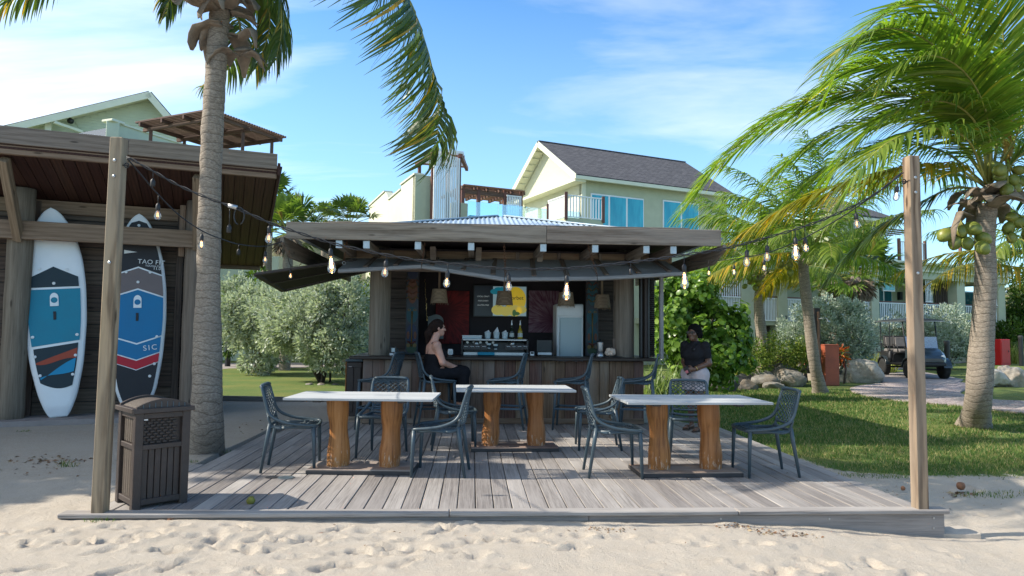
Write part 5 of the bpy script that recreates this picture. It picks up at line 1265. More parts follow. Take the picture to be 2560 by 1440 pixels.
# terrace block below, pool edge, glass, stepped parapet wall, slat tower, pergola
K0 = PD(1038, 436, 26.); tw = thing('terrace_block', 'pale green terrace block with stepped parapet wall', 'building', (K0.x, K0.y, -1))
def KP(a, b, z): v = Vector((K0.x, K0.y, z))+U*a+V_*b; return v
kz = K0.z
def kb(px, py): p = hit(px, py, K0, U); return (p-K0).dot(V_), p.z
st = [kb(1038, 436), kb(1003, 463), kb(1002, 475), kb(972, 500), kb(966, 481), kb(962, 480), kb(923, 516)]
b = MB(); b.slab([KP(0, bb, zz_) for bb, zz_ in st]+[KP(0, st[-1][0], -1), KP(0, 0, -1)], U*.3); b.build('stepped_wall', M['wall_sunlit'], tw)
for i in (0, 2, 5):
    (b0_, z0_), (b1_, z1_) = st[i], st[i+1]; beam('wall_coping', KP(.15, b0_-.03, z0_+.03), KP(.15, b1_+.03, z1_+.03), .4, .07, M['trim_cream'], tw)
a_ = (hit(1080, 440, K0, V_)-K0).dot(U)
ubox('front_wall', K0, .0, a_, -.02, .28, -1, kz, M['wall_green'], tw)
ubox('front_wall', K0, a_, 22., 1.2, 1.5, -1, PD(1200, 552, 27).z, M['wall_green'], tw); ubox('terrace_deck', K0, .3, 22, .3, 9, -1, PD(1200, 556, 27.5).z, M['wall_green'], tw)
po = MB(); g0, g1 = KP(a_+2.0, 1.15, 0), KP(a_+7.6, 1.15, 0); zt = hit(1200, 541, g0, V_).z
ubox('pool_edge', K0, a_+2., a_+7.8, 1.05, 1.25, zt-1.6, zt, M['pool'], tw)
for i in range(4): ubox('glass_panel', K0, a_+2.+i*1.4, a_+3.37+i*1.4, 1.28, 1.30, zt-.1, zt+.62, M['clear'], tw)
ubox('pier', K0, a_+1.2, a_+1.85, .9, 1.35, -1, hit(1155, 507, KP(0, .9, 0), V_).z, M['wall_green'], tw)
# slat tower
ty = KP(a_+.1, -.35, 0); ta0 = (hit(1082, 500, ty, V_)-K0).dot(U); ta1 = (hit(1149, 500, ty, V_)-K0).dot(U); zt1 = hit(1115, 378, ty, V_).z; zb1 = hit(1115, 560, ty, V_).z
sw = thing('slat_tower', 'tall screen of white vertical slats with a slatted canopy behind the kiosk roof', 'screen', KP(a_, -.35, zb1))
for i in range(12): a = ta0+(ta1-ta0)*(i+.5)/12; beam('slat', KP(a, -.35, zb1), KP(a, -.35, zt1-.02*i), .06, .06, M['trim_white'], sw, up=V_)
for a in (ta0+.02, ta1+.03, (ta0*.4+ta1*.6)): beam('post', KP(a, -.2, zb1), KP(a, -.2, zt1), .11, .11, M['red_post'], sw, up=V_)
cl_ = hit(1041, 408, KP(0, 1.6, 0), V_); zl = cl_.z; la = (cl_-K0).dot(U)
for i in range(9):
    p, q = KP(la, 1.6, zl), KP(ta1, -.4, zt1-.02); s = i/8; beam('canopy_slat', KP(la+.02, 1.6-.0, zl).lerp(KP(ta0, -.45, zt1), s), KP(la+2.2, 1.6, zl+.1).lerp(KP(ta1+.1, -.45, zt1), s), .03, .1, M['slatred'] if i % 3 == 0 else M['trim_white'], sw)
beam('canopy_beam', KP(la, 1.6, zl-.1), KP(ta0, -.4, zt1-.1), .12, .16, M['red_post'], sw); beam('canopy_beam', KP(la+2.2, 1.6, zl), KP(ta1, -.4, zt1-.1), .12, .16, M['red_post'], sw); beam('canopy_post', KP(la+.1, 1.5, zl-1.6), KP(la+.1, 1.5, zl), .12, .12, M['red_post'], sw, up=V_)
# pergola between tower and house
pz = PD(1200, 466, 29).z; pg = thing('pergola', 'red brown slatted pergola between the slat tower and the gable house', 'pergola', PD(1230, 540, 30))
q0 = PZ(1158, 462, pz); q1 = PZ(1310, 479, pz); q1 = q0+U*(q1-q0).dot(U); 
for i in range(9): beam('roof_slat', q0+V_*(i*.32), q1+V_*(i*.32), .16, .05, M['slatred'], pg)
for i in range(6): s = i/5; beam('cross_beam', q0.lerp(q1, s)-ZU*.09, q0.lerp(q1, s)+V_*2.6-ZU*.09, .09, .12, M['pergola'], pg)
for s in (.02, .27, .7, .97): beam('post', q0.lerp(q1, s)+V_*.2-ZU*2.2, q0.lerp(q1, s)+V_*.2, .14, .14, M['red_post'], pg, up=V_)
beam('front_beam', q0-ZU*.22+V_*.2, q1-ZU*.22+V_*.2, .1, .2, M['pergola'], pg)
for s0, s1 in ((.71, .96),): railing(pg, q0.lerp(q1, s0)+V_*.05-ZU*2., q0.lerp(q1, s1)+V_*.05-ZU*2., 1.75, 9, M['trim_white'], nm='slat_screen')
# ---------------------------------------------------------------- left building behind the hut
Pk = PD(374, 232, 33.); lb = thing('terrace_house', 'mint green gabled house with terrace wall behind the board hut', 'house', (Pk.x, Pk.y+3, -1))
LHt = lambda px, py, off=0.: hit(px, py, Pk+V_*off, V_)
A1, A2 = LHt(-60, 336), LHt(440, 309); D_ = V_*12
for p0_, p1_ in ((A1, Pk), (Pk, A2)):
    n = (p1_-p0_).cross(V_).normalized(); n = n if n.z > 0 else -n
    MB().slab([p0_, p1_, p1_+D_, p0_+D_], n*.1).build('roof', M['shingle'], lb); MB().slab([p0_-n*.02, p1_-n*.02, p1_+D_-n*.02, p0_+D_-n*.02], -n*.08).build('roof_soffit', M['trim_cream'], lb)
    MB().beam(p0_-V_*.03-n*.1, p1_-V_*.03-n*.1, .06, .3, up=n).build('rake_trim', M['trim_cream'], lb)
Wk = Pk+V_*.8
b = MB(); b.slab([A1+V_*.8-ZU*.1, Pk+V_*.8-ZU*.12, A2+V_*.8-ZU*.1, Vector((A2.x, A2.y, 0))+V_*.8, Vector((A1.x, A1.y, 0))+V_*.8], V_*.2); b.build('gable_wall', M['wall_mint'], lb)
for k in range(17):
    z = Pk.z-.35-k*.135; f_ = (Pk.z-.2-z)/(Pk.z-A1.z); l_ = Pk.lerp(A1, min(1, f_)); f2_ = (Pk.z-.2-z)/(Pk.z-A2.z); r_ = Pk.lerp(A2, min(1, f2_)); l_, r_ = l_.copy(), r_.copy(); l_.z = r_.z = z
    if k > 9: l_ = l_.lerp(r_, min(.5, (k-9)*.075))
    beam('siding_board', l_+V_*.78, r_+V_*.78, .03, .13, M['wall_mint'], lb, up=ZU-V_*.22)
e0_, e1_ = hit(135, 303, Pk, V_)-ZU*.05, hit(205, 330, Pk+V_*.6, V_); beam('eave_beam', e0_, e1_, .2, .12, M['trim_cream'], lb)
c_l = hit(180, 290, Pk+V_*.75, V_); MB().lathe([(.13, 0), (.14, .14), (.07, .2)], 14, M=Matrix.Translation(hit(180, 304, Pk+V_*.5, V_)) @ Matrix.Rotation(-1.2, 4, 'Y') @ Matrix.Rotation(1.2, 4, 'X')).build('wall_lamp', M['blackpl'], lb, smooth=True)
p_ = hit(121, 322, Pk+V_*.4, V_); beam('porch_post', p_-ZU*2.5, p_+ZU*.35, .25, .25, M['trim_cream'], lb, up=V_)
# terrace parapet with glass in front of it
D1 = Vector((math.sin(R_(24)), math.cos(R_(24)), 0)); Q0 = PD(285, 306, 27.); 
q2 = Q0+D1*7; n1 = Vector((D1.y, -D1.x, 0))
MB().slab([Q0, Vector((Q0.x, Q0.y, -1)), Vector((q2.x, q2.y, -1)), q2], -n1*.25).build('parapet_wall', M['wall_mint'], lb)
mk('parapet_pier', *cbox(.45, .45, Q0.z+1.0, .02), M['wall_mint'], lb, Matrix.Translation((Q0.x-.05, Q0.y+.05, (Q0.z-1)/2)) @ Matrix.Rotation(R_(24), 4, 'Z')); mk('pier_cap', *cbox(.58, .58, .1, .02), M['trim_cream'], lb, Matrix.Translation((Q0.x-.05, Q0.y+.05, Q0.z+.02)) @ Matrix.Rotation(-R_(24), 4, 'Z'))
beam('parapet_coping', Q0+n1*-.12+ZU*.02, q2+n1*-.12+ZU*.02, .36, .07, M['trim_cream'], lb)
W2 = Vector((-D1.y, D1.x, 0)); g0 = Q0-ZU*.18+W2*.2; MB().slab([g0, g0+W2*5-ZU*.2, g0+W2*5-ZU*.9, g0-ZU*.9], D1*.02).build('glass_panel', M['clear'], lb)
MB().slab([Q0+W2*.2-ZU*.9, Q0+W2*6-ZU*.9, Q0+W2*6-ZU*8, Q0+W2*.2-ZU*8], D1*.25).build('terrace_wall', M['wall_mint'], lb)
mk('side_block', *cbox(7.5, 6, 4.5, .02), M['wall_mint'], lb, Matrix.Translation(PD(560, 760, 29)+Vector((0, 4, -.2))) @ Matrix.Rotation(R_(24)*0-.4, 4, 'Z'))
# pergola on that terrace
zp = 9.1; pa = PZ(527, 273, zp); pb = PZ(338, 306, zp); pc_ = PZ(716, 343, zp); pd = pb+pc_-pa
pg2 = thing('pergola', 'dark brown pergola on the terrace behind the board hut', 'pergola', ((pa+pd)/2).xy.to_3d()+Vector((0, 0, 4)))
for i in range(30): s = (i+.3)/29.6; beam('roof_slat', pa.lerp(pc_, s), pb.lerp(pd, s), .08, .07, M['pergola'], pg2)
for s in (0., .33, .66, 1.): beam('roof_beam', pa.lerp(pb, .06+.88*s)-ZU*.1, pc_.lerp(pd, .06+.88*s)-ZU*.1, .09, .14, M['pergola'], pg2)
for s in (.1, .5, .9): beam('cross_beam', pa.lerp(pc_, s)-ZU*.2, pb.lerp(pd, s)-ZU*.2, .1, .14, M['pergola'], pg2)
for s, r in ((.1, .1), (.5, .1), (.9, .1), (.1, .9), (.5, .9), (.9, .9)):
    p = pa.lerp(pc_, s).lerp(pb.lerp(pd, s), r); beam('post', p-ZU*2.4, p-ZU*.2, .12, .12, M['pergola'], pg2, up=V_)
# ---------------------------------------------------------------- long building on the right with white balconies
F0 = PD(1900, 800, 31.); F0.z = 0; zg = -1.2
rb = thing('balcony_building', 'long sage green hotel wing with white slatted balconies behind the palms', 'hotel wing', (F0.x, F0.y, zg))
def fa(px, py=780, b=0.): p = hit(px, py, F0+V_*b, V_); return (p-F0).dot(U), p.z
aL, aR = fa(1655)[0], fa(2506)[0]
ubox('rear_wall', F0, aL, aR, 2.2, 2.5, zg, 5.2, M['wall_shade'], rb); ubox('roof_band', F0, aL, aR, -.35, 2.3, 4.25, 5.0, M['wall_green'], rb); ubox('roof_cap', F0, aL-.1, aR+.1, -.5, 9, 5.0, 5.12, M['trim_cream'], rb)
ubox('band_ledge', F0, aL, aR, -.45, -.3, 4.62, 4.72, M['trim_cream'], rb); ubox('floor_slab', F0, aL, aR, -.05, 2.3, 1.72, 1.98, M['wall_green'], rb); ubox('rear_block', F0, aL, aR, 2.4, 9, zg, 5.0, M['wall_green'], rb)
for p0_, p1_ in ((1772, 1790), (1846, 1879), (1937, 1960), (2170, 2189), (2384, 2404), (2487, 2504)):
    ubox('pier', F0, fa(p0_)[0], fa(p1_)[0], -.22, .3, zg, 4.3, M['wall_green'], rb); 
for p0_, p1_, n in ((1700, 1770, 16), (1790, 1846, 14), (1880, 1937, 15), (1961, 2040, 20), (2042, 2108, 16), (2110, 2169, 14), (2190, 2286, 22), (2288, 2383, 22), (2405, 2487, 20)):
    a0, a1 = fa(p0_)[0], fa(p1_)[0]; p, q = F0+U*a0-V_*.12+ZU*1.9, F0+U*a1-V_*.12+ZU*1.9; railing(rb, p, q, 1.05, n, M['trim_white']); beam('rail_cap', p+ZU*1.12, q+ZU*1.12, .09, .05, M['red_post'], rb)
for p0_, p1_, z0_, z1_ in ((2307, 2325, 3.05, 4.9), (2468, 2487, 3.0, 4.2), (1780, 1846, 2.9, 4.2)):
    a0, a1 = fa(p0_)[0], fa(p1_)[0]; railing(rb, F0+U*a0-V_*.16+ZU*z0_, F0+U*a1-V_*.16+ZU*z0_, z1_-z0_, max(5, int((a1-a0)/.12)), M['trim_white'], nm='slat_screen')
for p0_, p1_, n, z0_, z1_ in ((1958, 2016, 2, 1.98, 4.0), (2186, 2228, 2, 1.98, 4.0), (2060, 2100, 2, 1.98, 4.0), (2405, 2442, 1, 1.98, 4.0), (1985, 2015, 1, zg, 1.2), (2230, 2270, 2, zg, 1.2), (2290, 2330, 1, 1.98, 4.0)):
    a0, a1 = fa(p0_, 760, 2.2)[0], fa(p1_, 760, 2.2)[0]; window(rb, F0, a0, a1, 2.2, z0_, z1_, n, 'teal_dark')
for p0_, p1_, z0_, z1_ in ((1900, 1934, 2.0, 4.2), (2338, 2384, 2.0, 4.2), (1886, 1932, zg, 1.7)):
    a0, a1 = fa(p0_, 760, 1.)[0], fa(p1_, 760, 1.)[0]; n = 11
    for i in range(n): a = a0+(a1-a0)*(i+.5)/n; ubox('brown_slat', F0, a-.045, a+.045, .95, 1.05, z0_, z1_, M['batten'], rb)
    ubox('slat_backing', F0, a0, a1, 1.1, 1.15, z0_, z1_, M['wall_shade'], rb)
a0 = fa(1951, 798)[0]; word('17', .42, F0+U*a0-V_*.24+ZU*(fa(1951, 798)[1]), M['blackpl'], rb, rz=BA)
a0, zl_ = fa(2246, 741, 2.2); ubox('wall_lamp', F0, a0-.1, a0+.1, 2.0, 2.2, zl_-.2, zl_+.25, M['blackpl'], rb)
# upper block
a0, a1 = fa(2100)[0], fa(2240, 690)[0]; ubox('upper_block', F0, a0, a1, .6, 6, 5.0, 7.3, M['wall_green'], rb)
aw0, zw1 = fa(2203, 637, .6); aw1 = fa(2233, 637, .6)[0]; window(rb, F0, aw0, aw1, .6, zw1-1.9, zw1, 1, 'aqua')
b = MB(); b.slab([F0+U*(a0-.5)+V_*.1+ZU*7.25, F0+U*(a1+.6)+V_*.1+ZU*7.25, F0+U*(a1-1)+V_*3.2+ZU*8.9, F0+U*(a0-.5)+V_*3.2+ZU*8.9], ZU*.12); b.build('upper_roof', M['shingle'], rb)
b = MB(); b.slab([F0+U*(a1+.6)+V_*.1+ZU*7.25, F0+U*(a1+.6)+V_*6.2+ZU*7.25, F0+U*(a1-1)+V_*3.2+ZU*8.9], ZU*.12); b.build('upper_roof', M['shingle'], rb); ubox('upper_eave', F0, a0-.5, a1+.65, .05, 6.2, 7.12, 7.26, M['trim_cream'], rb)
b0_ = fa(2240, 690)[0]; b1_ = fa(2305, 690)[0]; railing(rb, F0+U*b0_-V_*.2+ZU*5.1, F0+U*b1_-V_*.2+ZU*5.1, 1.05, 18, M['trim_white'])
for a in (b0_, b1_): beam('post', F0+U*a-V_*.2+ZU*5.0, F0+U*a-V_*.2+ZU*6.3, .12, .12, M['red_post'], rb, up=V_)
for i in range(7): beam('upper_pergola_slat', F0+U*(b0_+.3)+V_*(1+i*.5)+ZU*7.0, F0+U*(b1_+1.2)+V_*(1+i*.5)+ZU*7.0, .2, .05, M['pergola'], rb)
for a in (b0_+.4, b1_+.9): beam('upper_pergola_post', F0+U*a+V_*1.1+ZU*5.0, F0+U*a+V_*1.1+ZU*7.0, .14, .14, M['red_post'], rb, up=V_)
a0 = fa(2401, 640, 1.)[0]; beam('roof_mast', F0+U*a0+V_*1+ZU*5., F0+U*a0+V_*1+ZU*7.4, .14, .14, M['red_post'], rb, up=V_); beam('roof_mast', F0+U*(a0-.2)+V_*1+ZU*7.3, F0+U*(a0+2.5)+V_*1+ZU*7.3, .1, .12, M['slatred'], rb)
# ================================================================= plants
def mkbig(name, V, F, mat, parent=None, M4=None, smooth=False):
    V = np.asarray(V, np.float32); F = np.asarray(F, np.int32)
    if M4 is not None: V = V-np.array(M4.translation, np.float32)
    me = bpy.data.meshes.new(name); me.vertices.add(len(V)); me.vertices.foreach_set('co', V.ravel())
    k = F.shape[1]; me.loops.add(F.size); me.loops.foreach_set('vertex_index', F.ravel()); me.polygons.add(len(F))
    me.polygons.foreach_set('loop_start', np.arange(len(F), dtype=np.int32)*k); me.update(calc_edges=True)
    if smooth: me.polygons.foreach_set('use_smooth', [True]*len(F))
    me.materials.append(mat); return link(name, me, None, parent, M4)
def nrm(a): return a/(np.linalg.norm(a, axis=-1, keepdims=True)+1e-9)
def leaves(P, D, L, Wd, rg, fold=.25, seg=1):
    """P base (n,3), D direction, L length, Wd width -> diamond leaves, two faces each, folded along the rib"""
    n = len(P); D = nrm(D); r = nrm(rg.normal(size=(n, 3))+np.array([0, 0, .9])); S_ = nrm(np.cross(D, r)); U_ = np.cross(S_, D)
    mid = P+D*(L*.5)[:, None]; a = mid+S_*(Wd/2)[:, None]+U_*(Wd*fold)[:, None]; c = mid-S_*(Wd/2)[:, None]+U_*(Wd*fold)[:, None]; tip = P+D*L[:, None]-np.array([0, 0, 1])*(L*.12)[:, None]
    V = np.stack([P, a, tip, c], 1).reshape(-1, 3); i = np.arange(n)*4
    F = np.concatenate([np.stack([i, i+1, i+2], 1), np.stack([i, i+2, i+3], 1)]); return V, F
def discs(P, Nn, R, rg, k=7):
    """round cupped leaves"""
    n = len(P); Nn = nrm(Nn); a = nrm(np.cross(Nn, nrm(rg.normal(size=(n, 3))))); b = np.cross(Nn, a); V = [P]
    for j in range(k):
        t = 2*math.pi*j/k; V.append(P+(a*math.cos(t)+b*math.sin(t))*R[:, None]*(1-.12*math.cos(t))+Nn*(R*.16)[:, None])
    V = np.stack(V, 1).reshape(-1, 3); i = np.arange(n)*(k+1); F = np.concatenate([np.stack([i, i+1+j, i+1+(j+1) % k], 1) for j in range(k)]); return V, F
def clumps(c, rad, n, rg, inner=.55):
    """clump centres scattered through an ellipsoid, mostly near its skin"""
    out = []
    while len(out) < n:
        v = rg.normal(size=3); v /= np.linalg.norm(v); k = rg.uniform(inner, 1)**.6
        out.append(np.array(c)+v*np.array(rad)*k)
    return np.array(out)
def bush(name, label, cat, base, ells, nl, leaf, wid, mat, seed, group=None, stems=5, round_=False, upright=.35, ncl=60, crad=.3, skin=1.):
    """ells: list of (centre, radii)"""
    base = Vector((base[0], base[1], -.12)); rg = np.random.default_rng(seed); t = thing(name, label, cat, base, group=group); M4 = Matrix.Translation(base)
    vol = np.array([r[0]*r[1]*r[2] for _, r in ells])**.66; vol /= vol.sum(); PP = []; DD = []
    cs = []
    for (c, r), w in zip(ells, vol):
        cc = clumps(c, r, max(6, int(ncl*w)), rg); cs.append(cc); k = int(nl*w); pick = rg.integers(0, len(cc), k)
        off = nrm(rg.normal(size=(k, 3)))*(rg.uniform(.25, 1, k)**.5)[:, None]*crad*rg.uniform(.6, 1.15, len(cc))[pick][:, None]
        off[:, 2] *= 1+upright*.6
        p = cc[pick]+off; d = nrm(off)+nrm(p-np.array(c))*.6+np.array([0, 0, upright])+rg.normal(size=(k, 3))*.35
        PP.append(p); DD.append(d)
    P = np.concatenate(PP); D = np.concatenate(DD); ok = P[:, 2] > base[2]+.02; P, D = P[ok], D[ok]; n = len(P); L = leaf*rg.uniform(.6, 1.25, n)
    V, F = discs(P, nrm(D)+rg.normal(size=(n, 3))*.25, L/2, rg) if round_ else leaves(P, D, L, L*wid, rg)
    mkbig('foliage', V, F, mat, t, M4)
    b = MB(); allc = np.concatenate(cs)
    for i in range(stems):
        c = allc[rg.integers(0, len(allc))]; p0 = Vector(base)+Vector((rg.uniform(-.15, .15), rg.uniform(-.1, .1), 0)); p2 = Vector(c); p1 = p0.lerp(p2, .5)+Vector((rg.uniform(-.1, .1), rg.uniform(-.1, .1), rg.uniform(.0, .2)))
        r0 = rg.uniform(.025, .05); st = MB(); st.tube([p0-ZU*.1, p0.lerp(p1, .5), p1, p1.lerp(p2, .6), p2], [r0, r0*.85, r0*.65, r0*.45, r0*.2], 7); st.build('stem', M['bark'], t, smooth=True, M=M4)
        for k in range(2):
            q = Vector(allc[rg.integers(0, len(allc))]); st = MB(); s0 = p1.lerp(p2, .2*k); st.tube([s0, s0.lerp(q, .5)+ZU*.05, q], [r0*.5, r0*.35, r0*.12], 5); st.build('twig', M['bark'], t, smooth=True, M=M4)
    return t
def E(px, py, d, w, h, dp=None):
    """ellipsoid whose outline is about w x h photo pixels at distance d"""
    k = d/FPX; return (tuple(PD(px, py, d)), (w/2*k, (dp or w/2*.8)*k if dp is None else dp, h/2*k))
def blades(name, label, cat, base, rx, ry, n, length, width, mat, seed, droop=.6, spread=.7, group=None):
    rg = np.random.default_rng(seed); t = thing(name, label, cat, base, group=group); V = []; F = []; K = 5
    a = rg.uniform(0, 2*math.pi, n); r = np.sqrt(rg.uniform(0, 1, n)); P = np.stack([base[0]+rx*r*np.cos(a), base[1]+ry*r*np.sin(a), np.full(n, base[2])], 1)
    h = rg.uniform(0, 2*math.pi, n); out = np.stack([np.cos(h), np.sin(h), np.zeros(n)], 1)*(rg.uniform(.2, 1, n)*spread)[:, None]; d = nrm(out+np.array([0, 0, 1.])); L = length*rg.uniform(.55, 1.1, n); S_ = nrm(np.cross(d, np.array([0, 0, 1.])+rg.normal(size=(n, 3))*.1))
    rows = []; p = P.copy()
    for k in range(K+1):
        w = width*(1-(k/K)**2*.95)*.5; rows.append(np.stack([p-S_*w, p+S_*w], 1)); d = nrm(d+np.array([0, 0, -1.])*droop*(k+1)/K*.45); p = p+d*(L/K)[:, None]
    V = np.stack(rows, 1).reshape(n, -1, 3); m_ = V.shape[1]; V = V.reshape(-1, 3); i = (np.arange(n)*m_)[:, None]
    F = np.concatenate([np.concatenate([i+2*k, i+2*k+1, i+2*k+3, i+2*k+2], 1) for k in range(K)]); struct(mkbig('leaf_blades', V, F, mat, t, Matrix.Translation(base)), 'stuff'); return t
def rock(name, label, c, r, mat, seed, group=None):
    rg = np.random.default_rng(seed); bm = bmesh.new(); bmesh.ops.create_icosphere(bm, subdivisions=4, radius=1.); P = np.array([v.co[:] for v in bm.verts])
    for k in range(16):                                     # knock flat faces off, then roughen
        n = nrm(rg.normal(size=3)); h = rg.uniform(.62, .92); d = P@n-h; P -= np.where(d > 0, d*.92, 0)[:, None]*n
    P *= (1+.3*(fbm(P*1.6+seed, 3, seed)-.5)+.2*(fbm(P*5+seed, 3, seed+3)-.5)+.08*(fbm(P*14+seed, 2, seed+5)-.5))[:, None]; P *= np.array(r)
    for v, p in zip(bm.verts, P): v.co = p
    me = bpy.data.meshes.new(name); bm.to_mesh(me); bm.free(); me.polygons.foreach_set('use_smooth', [False]*len(me.polygons)); me.materials.append(M[mat]); o = link(name, me, None, None, Matrix.Translation(c) @ Matrix.Rotation(rg.uniform(-.3, .3), 4, 'Z')); tag(o, label, 'rock', group)
    me.polygons.foreach_set('use_smooth', [True]*len(me.polygons)); return o

# ---------------------------------------------------------------- palms
def spline(pts, n):
    out = curve([tuple(p) for p in pts], n); return out
def frond(par, pts, mat, Lmax=.75, n=64, seed=0, hang=.5, wind=(-.25, 0, 0), wid=.038, base=.16, fwd=.75, side=(1, 1), tipk=.45, thin=1., up0=.12, rr=.022):
    rg = np.random.default_rng(seed); C = spline(pts, 10); seg = np.linalg.norm(np.diff(C, axis=0), axis=1); s = np.r_[0, np.cumsum(seg)]; s /= s[-1]
    at = lambda u: np.stack([np.interp(u, s, C[:, k]) for k in range(3)], -1)
    M4 = Matrix.Translation(Vector(pts[0])); u = base+(1-base)*np.linspace(0, 1, n)**.95; Vs = []; Fs = []; nv = 0
    b = MB(); q = np.linspace(0, 1, 18); b.tube([Vector(p) for p in at(q)], list(rr*(1-q*.86)), 5); o = b.build('frond_rib', M['rachis'], par, smooth=True, M=M4)
    for sd, keep in zip((-1, 1), side):
        if not keep: continue
        uu = np.clip(u+rg.uniform(-.4, .4, n)/n, 0, .998); p = at(uu); T = nrm(at(np.clip(uu+.01, 0, 1))-at(np.clip(uu-.01, 0, 1)))
        Sd = nrm(np.cross(T, np.array([0, 0, 1.])))*sd; Up = np.cross(Sd, T)*sd; Up = np.where(Up[:, 2:] < 0, -Up, Up)
        prof = np.interp((uu-base)/(1-base), [0, .12, .4, .75, 1], [.55, .85, 1, .78, tipk]); L = Lmax*keep*prof*rg.uniform(.86, 1.08, n)
        d = nrm(Sd+T*(fwd+.35*uu)[:, None]+Up*up0+rg.normal(size=(n, 3))*.07); w = wid*np.interp(prof, [.4, 1], [.75, 1])*thin; K = 4; rows = []
        Wv = nrm(np.cross(d, Up)+rg.normal(size=(n, 3))*.25)
        x = p.copy(); dd = d; hg = hang*rg.uniform(.7, 1.35, n)
        for k in range(K+1):
            ww = (w*(.55, 1., .86, .55, .06)[k]*.5)[:, None]; rows.append(np.stack([x-Wv*ww, x+Wv*ww], 1)); dd = nrm(dd+(np.array([0, 0, -1.])*hg[:, None]+np.array(wind))*(.35+.3*k)); x = x+dd*(L/K)[:, None]
        V = np.stack(rows, 1).reshape(-1, 3); i = (nv+np.arange(n)*2*(K+1))[:, None]; Vs.append(V); Fs += [np.concatenate([i+2*k, i+2*k+1, i+2*k+3, i+2*k+2], 1) for k in range(K)]; nv += len(V)
    f = mkbig('frond', np.concatenate(Vs), np.concatenate(Fs), mat, par, M4); 
    return f
def trunk(par, pts, rads, rings=17, nm='trunk'):
    C = spline(pts, 12); seg = np.linalg.norm(np.diff(C, axis=0), axis=1); s = np.r_[0, np.cumsum(seg)]; Ls = s[-1]; n = int(Ls*rings*3); u = np.linspace(0, Ls, n); P = np.stack([np.interp(u, s, C[:, k]) for k in range(3)], -1)
    R = np.interp(u/Ls, [q[0] for q in rads], [q[1] for q in rads]); ph = (u*rings*.6+.8*np.sin(u*3.)+.5*np.sin(u*7.7)) % 1; R = R*(1+.012*(1-ph)+.02*np.sin(u*5.3)+.012*np.sin(u*17.)); b = MB(); b.tube([Vector(p) for p in P], list(R), 20)
    V = np.array(b.v); V += (fbm(V*9., 3, 4)[:, None]-.5)*.014*np.array([1, 1, .2]); b.v = [tuple(q) for q in V]; return b.build(nm, M['pbark'], par, smooth=True, M=Matrix.Translation(Vector(pts[0])))
def husks(par, c, n, size, seed, down=.9, r=.16):
    rg = np.random.default_rng(seed)
    for i in range(n):
        a = rg.uniform(0, 6.28); o = Vector((math.cos(a), math.sin(a), 0)); p0 = Vector(c)+o*r*rg.uniform(.7, 1.05)+ZU*rg.uniform(-.25, .25)*size; L = size*rg.uniform(.5, 1.2); pts = [p0]; d = (o*.9+ZU*rg.uniform(.1, .9)).normalized(); tw = Vector((rg.normal()*.5, rg.normal()*.5, rg.normal()*.3))
        for k in range(6): d = (d-ZU*down*.32*(k+1)/3+tw*.3).normalized(); pts.append(pts[-1]+d*L/6)
        w = size*rg.uniform(.12, .24); b = MB(); b.tube(pts, [w*.8, w, w*.95, w*.8, w*.72, w*.5, w*.2], 9, flat=.16); V = np.array(b.v); V += np.stack([fbm(V*9., 3, i+q_)-.5 for q_ in (0, 20, 40)], 1)*.16*size; b.v = [tuple(q) for q in V]; b.build('dry_husk', M['dry'], par, smooth=True, M=Matrix.Translation(p0))
def nuts(par, c, n, spread, size, seed):
    rg = np.random.default_rng(seed); c = Vector(c); pts = []
    for i in range(n):
        for _ in range(40):
            p = c+Vector(rg.normal(size=3)*np.array(spread))
            if all((p-q).length > size*1.45 for q in pts): break
        pts.append(p); s = size*rg.uniform(.85, 1.12); ax = (p-c-Vector((0, 0, spread[2]*1.6))).normalized(); Mx = Vector((0, 0, 1)).rotation_difference(ax).to_matrix().to_4x4(); Mx.translation = p
        prof = [(s*.05, -s*1.12), (s*.5, -s*.98), (s*.86, -s*.5), (s*.98, 0), (s*.86, s*.55), (s*.52, s*1.0), (s*.12, s*1.22)]; b = MB(); V = []
        for rad, z in prof:
            for j in range(12): a_ = 2*math.pi*j/12; k = rad*(1+.06*math.cos(3*a_)); V.append(Mx @ Vector((k*math.cos(a_), k*math.sin(a_), z)))
        b.add(V, [[i_*12+j, i_*12+(j+1) % 12, (i_+1)*12+(j+1) % 12, (i_+1)*12+j] for i_ in range(6) for j in range(12)]+[list(range(12))[::-1], list(range(72, 84))]); b.build('coconut', M['coconut'], par, smooth=True, M=Matrix.Translation(p))
        b = MB(); b.tube([p-ax*s, p.lerp(c, .6)+ZU*size, c+ZU*size*2.5], [.012, .01, .014], 5); b.build('fruit_stalk', M['rachis'], par, smooth=True)
def arcf(c, az, el, L, droop, bend=0.):
    """control points of a frond leaving the crown c at azimuth az and elevation el and drooping"""
    d = Vector((math.cos(az)*math.cos(el), math.sin(az)*math.cos(el), math.sin(el))); p = Vector(c); out = [p.copy()]
    for k in range(5): p = p+d*L/5; out.append(p.copy()); d = (d-ZU*droop*(.2+.13*k)+Vector((-bend, 0, 0))*.12).normalized()
    return out
pxs = lambda L_: [PD(*q) for q in L_]
